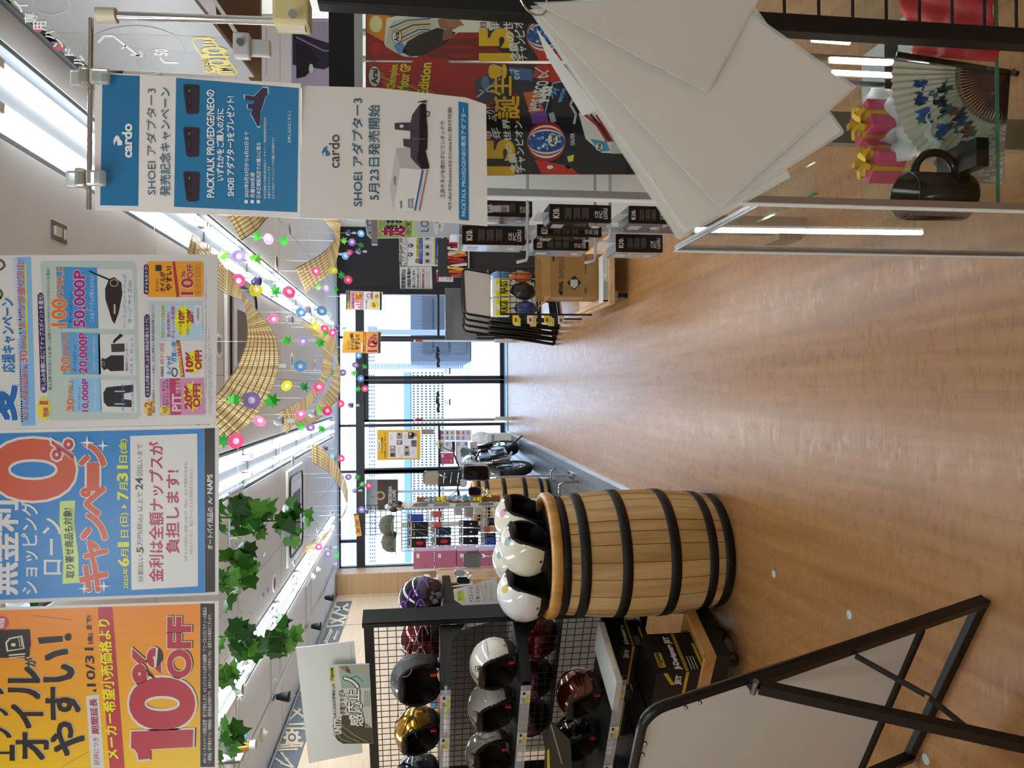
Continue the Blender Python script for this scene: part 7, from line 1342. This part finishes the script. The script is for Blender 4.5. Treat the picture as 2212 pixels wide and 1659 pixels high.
# ---------------- bamboo blinds hung as ribbons
def straw_mat(name, nthread, base=('#9c7c46', '#d8c08a'), gap=.30):
    M = bpy.data.materials.new(name); M.use_nodes = True; nt = M.node_tree; bs = nt.nodes['Principled BSDF']; N = nt.nodes.new; L = nt.links.new
    uv = N('ShaderNodeUVMap'); sp = N('ShaderNodeSeparateXYZ'); L(uv.outputs[0], sp.inputs[0])
    def band(sock, freq, lo):
        a = N('ShaderNodeMath'); a.operation = 'MULTIPLY'; a.inputs[1].default_value = freq; L(sock, a.inputs[0])
        f = N('ShaderNodeMath'); f.operation = 'FRACT'; L(a.outputs[0], f.inputs[0])
        c = N('ShaderNodeMath'); c.operation = 'LESS_THAN'; c.inputs[1].default_value = lo; L(f.outputs[0], c.inputs[0]); return c.outputs[0], a.outputs[0]
    th, _ = band(sp.outputs['Y'], nthread, .17); gp, ua = band(sp.outputs['X'], 60, gap)
    fl = N('ShaderNodeMath'); fl.operation = 'FLOOR'; L(ua, fl.inputs[0])
    cx = N('ShaderNodeCombineXYZ'); L(fl.outputs[0], cx.inputs[0]); vy = N('ShaderNodeMath'); vy.operation = 'MULTIPLY'; vy.inputs[1].default_value = 2.5; L(sp.outputs['Y'], vy.inputs[0]); L(vy.outputs[0], cx.inputs[1])
    n = N('ShaderNodeTexWhiteNoise'); n.noise_dimensions = '1D'; L(fl.outputs[0], n.inputs['W'])
    r = N('ShaderNodeValToRGB'); r.color_ramp.elements[0].color = lin(base[0])+(1,); r.color_ramp.elements[1].color = lin(base[1])+(1,); L(n.outputs['Value'], r.inputs[0])
    mx = N('ShaderNodeMix'); mx.data_type = 'RGBA'; L(th, mx.inputs['Factor']); L(r.outputs[0], mx.inputs[6]); mx.inputs[7].default_value = lin('#2a1c12')+(1,)
    L(mx.outputs[2], bs.inputs['Base Color']); bs.inputs['Roughness'].default_value = .65
    inv = N('ShaderNodeMath'); inv.operation = 'MULTIPLY'; inv.inputs[1].default_value = .75; L(gp, inv.inputs[0])
    nth = N('ShaderNodeMath'); nth.operation = 'SUBTRACT'; nth.inputs[0].default_value = 1; L(th, nth.inputs[1])
    al = N('ShaderNodeMath'); al.operation = 'MULTIPLY'; L(inv.outputs[0], al.inputs[0]); L(nth.outputs[0], al.inputs[1])
    o = N('ShaderNodeMath'); o.operation = 'SUBTRACT'; o.inputs[0].default_value = 1; L(al.outputs[0], o.inputs[1]); L(o.outputs[0], bs.inputs['Alpha'])
    return M
def spline(pts, n):
    out = []; P = [pts[0]]+pts+[pts[-1]]
    for k in range(n+1):
        u = k/n*(len(pts)-1); i = min(int(u), len(pts)-2); f = u-i; a, b_, c, d = [V(P[i+j]) for j in range(4)]
        out.append(.5*((2*b_)+(c-a)*f+(2*a-5*b_+4*c-d)*f*f+(3*b_-a-3*c+d)*f**3))
    return out
def ribbon(ed1, ed2, Y, label, nth=9, rep=1., d2=.0, n=64):
    """ed1, ed2: the two long edges in the picture; Y distances along the ribbon; d2 depth of the twist"""
    a = [atY(x, y, Y[0]+(Y[1]-Y[0])*i/(len(ed1)-1)) for i, (x, y) in enumerate(ed1)]
    c = [atY(x, y, Y[0]+(Y[1]-Y[0])*i/(len(ed2)-1)+d2*math.sin(math.pi*i/(len(ed2)-1))) for i, (x, y) in enumerate(ed2)]
    a = spline(a, n); c = spline(c, n); m = 8; b = B(); b.ms = [straw_mat('bamboo_straw', nth)]
    vs = []; 
    for p, q in zip(a, c): vs += [p.lerp(q, j/m) for j in range(m+1)]
    for v in vs: v.z = min(v.z, 2.985)
    b.add(vs, [(i*(m+1)+j, i*(m+1)+j+1, (i+1)*(m+1)+j+1, (i+1)*(m+1)+j) for i in range(n) for j in range(m)], b.ms[0], True)
    o = b.obj('bamboo_blind', None, label, 'bamboo blind', 'bamboo blinds twisted under the ceiling')
    uv = o.data.uv_layers.new(name='UVMap')
    for pl in o.data.polygons:
        for li in pl.loop_indices: vi = o.data.loops[li].vertex_index; uv.data[li].uv = (vi//(m+1)/n*rep, vi % (m+1)/m+.03)
    md = o.modifiers.new('thickness', 'SOLIDIFY'); md.thickness = .004
    for k in (int(n*.15), int(n*.5), int(n*.85)):
        q = vs[k*(m+1)] if vs[k*(m+1)].z > vs[k*(m+1)+m].z else vs[k*(m+1)+m]
        if q.z < ZC-.03: h = B(); h.cyl(q, (q.x, q.y, ZC), .001, mat('#e8e8e4', .4), n=4); h.obj('hanging_thread', o)
    return o
ribbon([(415, 505), (440, 527), (466, 553), (512, 614), (527, 640), (557, 674), (592, 722), (600, 755), (600, 800), (581, 852), (561, 886), (525, 928), (475, 969), (440, 990)],
       [(405, 545), (432, 585), (468, 624), (505, 642), (524, 651), (533, 690), (534, 722), (527, 755), (507, 800), (490, 822), (475, 843), (450, 868), (425, 890), (400, 905)], (4.2, 4.7), 'widest bamboo blind ribbon in front of the first air conditioner', 8, 2.2, .25)
ribbon([(490, 464), (530, 440), (570, 415), (610, 395)], [(521, 520), (556, 496), (583, 467), (640, 430)], (5.2, 5.4), 'bamboo blind end showing beside the foot of the teal notices', 7, .7)
ribbon([(700, 440), (733, 473), (734, 500), (733, 527), (724, 570), (705, 596), (685, 611), (661, 633)], [(660, 445), (696, 473), (716, 495), (724, 510), (713, 531), (692, 549), (665, 565), (638, 579)], (8.0, 8.2), 'bamboo blind ribbon curving in front of the black wall', 8, 1.2, .15)
ribbon([(635, 674), (660, 700), (690, 722), (716, 765), (717, 800), (707, 819), (679, 862), (650, 900), (619, 937)], [(622, 655), (648, 694), (670, 720), (696, 744), (696, 800), (692, 812), (674, 843), (648, 865), (598, 892)], (7.6, 7.2), 'narrow bamboo blind ribbon with its loose end by the middle tube row', 8, 1.6, .1)
ribbon([(670, 681), (707, 703), (722, 731), (729, 775), (735, 804), (733, 851), (713, 882), (685, 908), (648, 925)], [(669, 700), (696, 731), (714, 755), (728, 782), (720, 804), (712, 833), (695, 862), (670, 893), (636, 915)], (9.0, 8.0), 'bamboo blind ribbon close to the transom glass, overlapping the narrow one', 8, 1.6, .1)
ribbon([(673, 958), (707, 975), (739, 1023), (750, 1056), (750, 1088), (744, 1110), (731, 1127), (709, 1155), (670, 1199)], [(675, 999), (707, 1019), (733, 1051), (744, 1075), (748, 1092), (737, 1116), (720, 1140), (690, 1160), (650, 1185)], (9.0, 9.4), 'bamboo blind ribbon sagging towards the wood wall before the windows', 7, 1.5, .1)
# ---------------- garlands of flowers, leaves and paper chimes
FC = {'p': ('#e8457f', '#f6d0dc', 'pink'), 'b': ('#5f9fdd', '#d8e8f8', 'blue'), 'y': ('#e4dc1e', '#f6f4d0', 'yellow'), 'v': ('#8d74b0', '#d9cfe6', 'purple')}
LEAF = [mat('#2fae2c', .4), mat('#1f8a3a', .4), mat('#6ec832', .4)]
def flower(c, r, col, ang):
    b = B(); R = Matrix.Rotation(ang[0], 3, 'Z') @ Matrix.Rotation(math.pi/2+ang[1], 3, 'X'); c1, c2, _ = FC[col]
    b.lathe([(0, -.25*r), (.40*r, -.12*r)], mat(c2, .5), 18, c, R); b.lathe([(.40*r, -.12*r), (.8*r, .02*r), (r, .0)], mat(c1, .45), 18, c, R); b.lathe([(r, 0), (r, -.03*r), (.3*r, -.2*r), (0, -.3*r)], mat(c1, .5), 18, c, R)
    return b
def leaf_pts(n=5):
    return [(0, -.35), (.25, -.75), (.32, -.3), (.95, -.35), (.55, .05), (.8, .6), (.3, .4), (0, 1.), (-.3, .4), (-.8, .6), (-.55, .05), (-.95, -.35), (-.32, -.3), (-.25, -.75)]
def leaf(b, c, r, R, m, fold=.25):
    pts = [c+R @ V((x*r, y*r, -abs(x)*r*fold)) for x, y in leaf_pts()]; k = len(pts)
    return b.add([c]+pts, [(0, i+1, (i+1) % k+1) for i in range(k)], m, False)
def garland(items, Z, Y, where, sc=1.):
    s_, ox, oy = Z; pts = [atY(ox+x/s_, oy+y/s_, Y) for k, x, y in items]
    names = [(FC[k][2]+' flower') if k in FC else ('leaf' if k == 'L' else 'paper chime') for k, x, y in items]
    lab = 'hanging string with ' + ', '.join(names[:3]) + ' ' + where
    top = V((pts[0].x, pts[0].y, ZC))
    t = thing('garland', lab, 'garland', tuple(top), group='summer garlands under the ceiling')
    b = B(); b.tube([top]+[p+V((0, .012, 0)) for p in pts], .0011, mat('#e8eaec', .4), 5); b.obj('string', t)
    for (k, x, y), p in zip(items, pts):
        a = (random.uniform(-.6, .6), random.uniform(-.35, .35))
        if k in FC: flower(p, .046*sc, k, a).obj('flower', t)
        elif k == 'L':
            b = B(); R = Matrix.Rotation(a[0], 3, 'Z') @ Matrix.Rotation(math.pi/2+a[1], 3, 'X') @ Matrix.Rotation(random.uniform(0, 6.28), 3, 'Z'); leaf(b, p, .05*sc, R, random.choice(LEAF)); b.obj('leaf', t, solid=.002)
        else:
            b = B(); wm1 = random.choice([mat('#4b3a72', .4), mat('#8d8a94', .4), mat('#6a5a90', .4)]); b.lathe([(.028*sc, -.03*sc), (.033*sc, -.01*sc), (.03*sc, .015*sc), (.018*sc, .032*sc), (0, .036*sc)], wm1, 14, p)
            for i in range(7): b.sph(p+V((.031*sc*math.cos(i*.9), .031*sc*math.sin(i*.9), -.012*sc+.012*sc*(i % 3))), .006*sc, mat('#e6e2ee', .5), 6, 4)
            o = b.obj('paper_chime', t); b = B(); b.bar(p-V((0, 0, .03*sc)), p-V((0, 0, .055*sc)), .002, .002, PLW); b.bar(p-V((0, 0, .055*sc)), p-V((0, 0, .105*sc)), .028*sc, .002, mat('#aebcc0', .5), (0, 1, 0)); b.obj('paper_strip', o)
Z6, Z7, Z8 = (4.608, 440, 440), (4.608, 440, 780), (4.608, 440, 1060)
for it, Z, Y, w in (
    ([('L', 530, 325), ('v', 645, 350), ('L', 790, 370)], Z6, 6.2, 'beside the bamboo end near the notices'),
    ([('L', 185, 515), ('v', 345, 520), ('L', 520, 545)], Z6, 5.0, 'in front of the showcase side tube row'),
    ([('p', 345, 765), ('W', 525, 775)], Z6, 5.2, 'at the edge of the widest bamboo ribbon'),
    ([('y', 520, 860), ('L', 705, 870), ('p', 850, 880)], Z6, 5.4, 'below the showcase side tube row'),
    ([('W', 1435, 290), ('b', 1565, 298)], Z6, 9.6, 'high before the black wall'),
    ([('L', 1400, 368), ('v', 1475, 383), ('L', 1565, 410)], Z6, 9.2, 'before the black wall'),
    ([('W', 1295, 500), ('b', 1410, 520), ('p', 1447, 487), ('W', 1540, 475)], Z6, 9.3, 'over the curved bamboo ribbon'),
    ([('p', 1115, 672), ('y', 1290, 663), ('L', 1375, 712), ('p', 1437, 757)], Z6, 8.0, 'near the curved ribbon tip'),
    ([('L', 1140, 830), ('v', 1220, 842), ('L', 1318, 855)], Z6, 10., 'just above the black and red PIT poster'),
    ([('b', 970, 1080), ('W', 1030, 1055), ('b', 1175, 1068)], Z6, 6.6, 'by the tube row end'),
    ([('p', 695, 1145), ('W', 850, 1155)], Z6, 6.4, 'next to the widest bamboo ribbon fold'),
    ([('y', 1105, 1230), ('p', 1205, 1240), ('L', 1215, 1280), ('p', 1282, 1285), ('W', 1325, 1240)], Z6, 8.6, 'over the overlapping bamboo ribbons'),
    ([('L', 830, 1365), ('v', 985, 1365), ('L', 1160, 1378)], Z6, 6.4, 'in the middle of the aisle ceiling'),
    ([('W', 675, 1615), ('b', 960, 1615)], Z6, 5.8, 'crossing the widest bamboo ribbon'),
    ([('b', 1540, 1510), ('v', 1510, 1605), ('L', 1600, 1620)], Z6, 10.4, 'right above the entrance header'),
    ([('y', 825, 245), ('L', 1000, 255), ('p', 1145, 260)], Z7, 6.2, 'between the wide and narrow bamboo ribbons'),
    ([('L', 300, 390), ('v', 475, 390), ('L', 680, 400)], Z7, 4.1, 'in front of the widest bamboo ribbon'),
    ([('p', 557, 598), ('W', 745, 595)], Z7, 5.2, 'largest in view, by the loose bamboo end'),
    ([('p', 965, 530), ('W', 1080, 525), ('L', 1160, 485), ('p', 1230, 495)], Z7, 7.0, 'over the loose bamboo end'),
    ([('L', 965, 655), ('v', 1063, 660), ('L', 1175, 668)], Z7, 7.8, 'at the far end of the middle tube row'),
    ([('L', 190, 795), ('p', 320, 795)], Z7, 4.6, 'by the corner of the blue poster'),
    ([('b', 1562, 173), ('L', 1535, 275), ('p', 1605, 275)], Z7, 10.2, 'hanging down to the door header'),
    ([('L', 1285, 120), ('v', 1385, 115), ('L', 1495, 118)], Z7, 9.6, 'crossing the transom above the doors'),
    ([('L', 1280, 428), ('p', 1365, 425), ('W', 1465, 440)], Z7, 9.4, 'across the transom glass'),
    ([('W', 1205, 870)], Z7, 9.2, 'alone beside the sagging bamboo ribbon'),
    ([('b', 1270, 950), ('L', 1300, 968), ('p', 1370, 968)], Z7, 9.8, 'close to the sagging bamboo ribbon'),
    ([('v', 1440, 1155), ('L', 1530, 1160)], Z7, 10., 'over the header by the yellow window poster'),
    ([('W', 1500, 1290), ('L', 1580, 1228), ('p', 1640, 1240)], Z7, 10.2, 'above the dark coffee sign'),
    ([('v', 1570, 1480), ('W', 1620, 1500)], Z7, 10.4, 'beside the small wooden plank sign'),
    ([('p', 1145, 560), ('W', 1240, 565)], Z8, 9., 'at the end of the wood wall tube row'),
    ([('v', 1235, 630), ('L', 1325, 637)], Z8, 9.4, 'nearest to the wood wall alcove')):
    garland(it, Z, Y, w)
# ---------------- ivy hanging behind the campaign posters
IVY = [mat('#4a9a30', .35), mat('#357a26', .35), mat('#66b044', .35), mat('#275c22', .4)]
def ivy_leaf(b, c, r, R, m):
    P = [(0, -.25), (.2, -.5), (.55, -.55), (.62, -.2), (.98, .0), (.72, .22), (.62, .55), (.3, .52), (.12, .8), (0, 1.05), (-.12, .8), (-.3, .52), (-.62, .55), (-.72, .22), (-.98, .0), (-.62, -.2), (-.55, -.55), (-.2, -.5)]
    pts = [c+R @ V((x*r, y*r, -abs(x)*r*.35-.12*r*y*y)) for x, y in P]; k = len(pts); mid = [c+R @ V((0, y*r, .02*r)) for y in (-.1, .45)]
    vs = mid+pts; fs = []
    for i in range(k):
        a, d = i+2, (i+1) % k+2; q = 0 if (P[i][1]+P[(i+1) % k][1])/2 < .25 else 1; fs.append((q, a, d))
    fs += [(0, 1, 2+6), (0, 2+12, 1)] if False else []
    return b.add(vs, fs+[(0, 2+5, 1), (1, 2+13, 0)], m, False)
def vine(path, Y, n, spread, label, size=.05):
    pts = [atY(x, y, Y) for x, y in path]; top = pts[0].copy(); top.z = ZC; pts = spline([top]+pts, 30)
    t = thing('ivy_vine', label, 'ivy', tuple(top), group='artificial ivy vines')
    b = B(); b.tube(pts, .003, mat('#4f7a2c', .6), 5); b.obj('stem', t)
    b = B(); rnd = random.Random(len(label))
    for i in range(n):
        u = rnd.random()**.8; p = pts[min(30, int(u*30))]+V((rnd.uniform(-1, 1), rnd.uniform(-.6, .6), rnd.uniform(-.6, .6)))*spread
        p.z = min(p.z, ZC-.06)
        R = Matrix.Rotation(rnd.uniform(-.9, .9), 3, 'Z') @ Matrix.Rotation(math.pi/2+rnd.uniform(-.9, .5), 3, 'X') @ Matrix.Rotation(math.pi+rnd.uniform(-1., 1.), 3, 'Z')
        ivy_leaf(b, p, size*rnd.uniform(.65, 1.2), R, rnd.choice(IVY))
    b.obj('leaves', t)
    b = B()
    for k in range(3):
        p = pts[12+k*6]; b.tube([p+V((.012*j, .004*math.sin(j*2.2), .006*math.cos(j*2.2)))*1. for j in range(9)], .0009, mat('#b8c878', .6), 4)
    b.obj('tendril', t)
vine([(475, 1118), (530, 1128), (580, 1125), (650, 1128)], 2.7, 46, .055, 'longest ivy vine, hanging before the second air conditioner', .052)
vine([(475, 1212), (500, 1215), (532, 1225)], 2.6, 17, .045, 'short ivy vine with one loose leaf beside the blue poster corner', .05)
vine([(440, 1270), (484, 1275)], 2.5, 12, .04, 'ivy sprig filling the gap between the blue and orange posters', .05)
vine([(475, 1375), (520, 1380), (570, 1378), (620, 1372)], 2.7, 34, .055, 'spreading ivy vine over the bright tubes', .05)
vine([(440, 1470), (482, 1475)], 2.6, 10, .045, 'small ivy tip below the middle of the orange poster', .045)
vine([(440, 1600), (490, 1602)], 2.6, 11, .045, 'ivy tip beside the pipe valve', .05)
